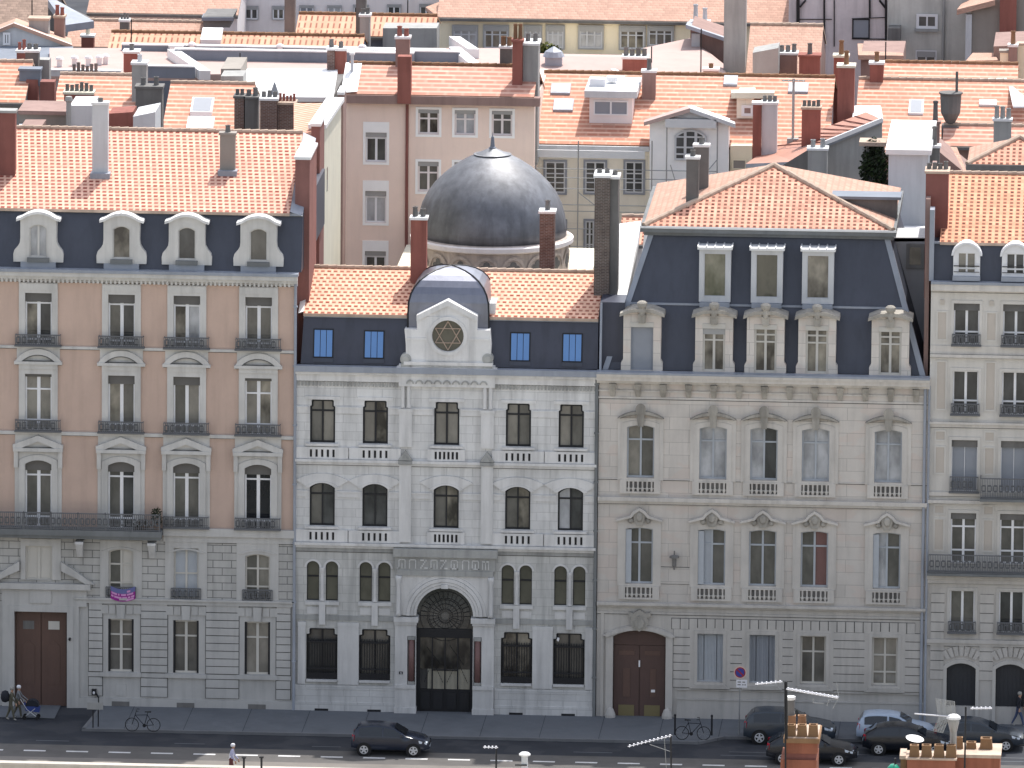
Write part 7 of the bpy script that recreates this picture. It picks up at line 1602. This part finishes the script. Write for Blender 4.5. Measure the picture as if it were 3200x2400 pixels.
def yagi(label, boom, n, el, mast, name='television_aerial', r=.022, masty=0, extra=()):
    t = thing(name, label, 'aerial', (F(*mast[0])[0], YF2, 15), 'aerials in the foreground'); b = B(); fbar(b, *mast, .035)
    b.build('mast', 'iron', t); b = B(); fbar(b, *boom, r)
    (xa, ya), (xb, yb_) = boom
    for k in range(n):
        f = (k+.5)/n; px, py = xa+(xb-xa)*f, ya+(yb_-ya)*f; x, z = F(px, py); b.tube((x, YF2-el, z), (x, YF2+el, z), .012, 0, 5)
        b.box(x-.025, x+.025, YF2-.05, YF2+.05, z-.01, z+.05)
    b.build('boom', 'clw', t)
    if extra:
        b = B()
        for p, q in extra: fbar(b, p, q, .012)
        b.build('bracket', 'steel', t)
    return t
yagi('thin roof aerial with a row of bright elements rising to the right, at bottom centre', ((1962, 2333), (2100, 2298)), 11, .22, ((2096, 2296), (2098, 2440)), extra=(((2076, 2305), (2085, 2440)), ((2030, 2326), (2100, 2350))))
yagi('small flat aerial on a short mast before the sunlit lane', ((1510, 2335), (1556, 2336)), 4, .2, ((1551, 2334), (1550, 2440)))
yagi('ladder-shaped aerial reaching right above the narrow foreground chimney', ((2457, 2152), (2620, 2180)), 13, .2, ((2453, 2130), (2455, 2420)), r=.05, extra=(((2614, 2133), (2622, 2182)), ((2541, 2183), (2541, 2196)), ((2541, 2196), (2575, 2198)), ((2590, 2187), (2584, 2206)), ((2617, 2188), (2602, 2214)), ((2590, 2186), (2620, 2184))))
yagi('short bright aerial reaching left from the mast beside the narrow chimney', ((2360, 2138), (2445, 2130)), 6, .16, ((2458, 2130), (2459, 2310)), r=.03)
yagi('slim mast with a white level aerial in front of the dark garage doors', ((3033, 2214), (3100, 2213)), 5, .15, ((3018, 2208), (3014, 2440)), r=.035)
x_ = thing('television_aerial', 'grid reflector aerial of two tilted mesh panels above the wide chimney', 'aerial', (F(2970, 2240)[0], YF2, 15), 'aerials in the foreground')
for pts in (((2924, 2184), (2983, 2194), (2986, 2234), (2931, 2232)), ((2934, 2242), (2964, 2246), (2946, 2292), (2916, 2284))):
    q = [F(*p) for p in pts]; b = B()
    for k in range(13):
        f = k/12; a = (q[0][0]+(q[3][0]-q[0][0])*f, q[0][1]+(q[3][1]-q[0][1])*f); c = (q[1][0]+(q[2][0]-q[1][0])*f, q[1][1]+(q[2][1]-q[1][1])*f); b.tube((a[0], YF2, a[1]), (c[0], YF2+.1, c[1]), .010, 0, 4)
    for f in (0, .25, .5, .75, 1):
        a = (q[0][0]+(q[1][0]-q[0][0])*f, q[0][1]+(q[1][1]-q[0][1])*f); c = (q[3][0]+(q[2][0]-q[3][0])*f, q[3][1]+(q[2][1]-q[3][1])*f); b.tube((a[0], YF2, a[1]), (c[0], YF2+.1, c[1]), .012, 0, 4)
    b.build('reflector_grid', 'steel', x_)
b = B(); fbar(b, (2858, 2230), (2968, 2239), .03); b.build('boom', 'clw', x_)
t = thing('flue_pipe', 'grey flue pipe with white domed cap behind the wide foreground chimney', 'flue', (F(2978, 2330)[0], YF2+.8, 15)); x, z = F(2978, 2372, YF2+.9); zt = F(2978, 2246, YF2+.9)[1]
b = B(); b.lathe([(.13, z), (.13, zt-.5), (.22, zt-.1), (.22, zt)], (x, YF2+.9, 0), 12); b.build('pipe', 'steel', t); b = B(); b.lathe([(.27, zt), (.26, zt+.08), (.16, zt+.16), (.02, zt+.19)], (x, YF2+.9, 0), 14); b.build('cap', 'zincw', t)
t = thing('roof_vent', 'white mushroom-capped vent pipe at bottom centre above the sunlit lane', 'vent', (F(1639, 2390)[0], YF2, 15)); x, z = F(1639, 2440); zt = F(1639, 2362)[1]
b = B(); b.lathe([(.12, z), (.12, zt), (.14, zt+.02)], (x, YF2, 0), 12); b.build('pipe', 'lgrey', t); b = B(); b.lathe([(.21, zt+.02), (.22, zt+.07), (.15, zt+.13), (.02, zt+.15)], (x, YF2, 0), 14); b.build('cap', 'zincw', t); B().box(x-.35, x+.1, YF2-.15, YF2-.12, zt-.35, zt-.3).build('clamp', 'iron', t)
t = thing('satellite_dish', 'white tilted satellite dish over the wide foreground chimney', 'satellite dish', (F(2859, 2320)[0], YF2+1., 15)); x, z = F(2859, 2315, YF2+1.)
b = B(); rings = []
for r, dz in ((.02, 0), (.2, .03), (.34, .09)): rings.append([(x+r*cos(2*pi*k/20), YF2+1.+r*.7*sin(2*pi*k/20), z+dz+.25*r*sin(2*pi*k/20)-.15*r*cos(2*pi*k/20)) for k in range(20)])
b.loft(rings, 0, True); b.build('bowl', 'zincw', t); b = B(); b.tube((x, YF2+1.05, z), (x, YF2+1.1, z-.9), .03); b.build('post', 'iron', t)
M['green'] = plain('green_cover', (.01, .28, .17), .3, 0, .6)
t = thing('green_cover', 'shiny green rounded cover left of the wide foreground chimney', 'cover', (F(2792, 2400)[0], YF2, 15)); x, z = F(2792, 2420); b = B(); b.lathe([(.26, z-.5), (.26, z+.1), (.22, z+.28), (.12, z+.38), (.02, z+.41)], (x, YF2, 0), 16); b.build('shell', 'green', t, True); b = B(); b.tube((x+.06, YF2, z+.38), (x+.06, YF2, z+.62), .04); b.build('knob', 'iron', t)
for px, y0, lab in ((762, 2367, 'thin black post at the parapet right of the white-shirted walker'), (817, 2366, 'thin black post at the parapet left of the driving hatchback')):
    x, z = P(px, 2420, YQ-.3); zt = P(px, y0, YQ-.3)[1]; b = B(); b.tube((x, YQ-.3, z), (x, YQ-.3, zt), .05, 0, 8); b.box(x-.1, x+.1, YQ-.4, YQ-.2, zt-.03, zt+.03); tag(b.build('post', 'iron'), lab, 'post', 'posts at the parapet')
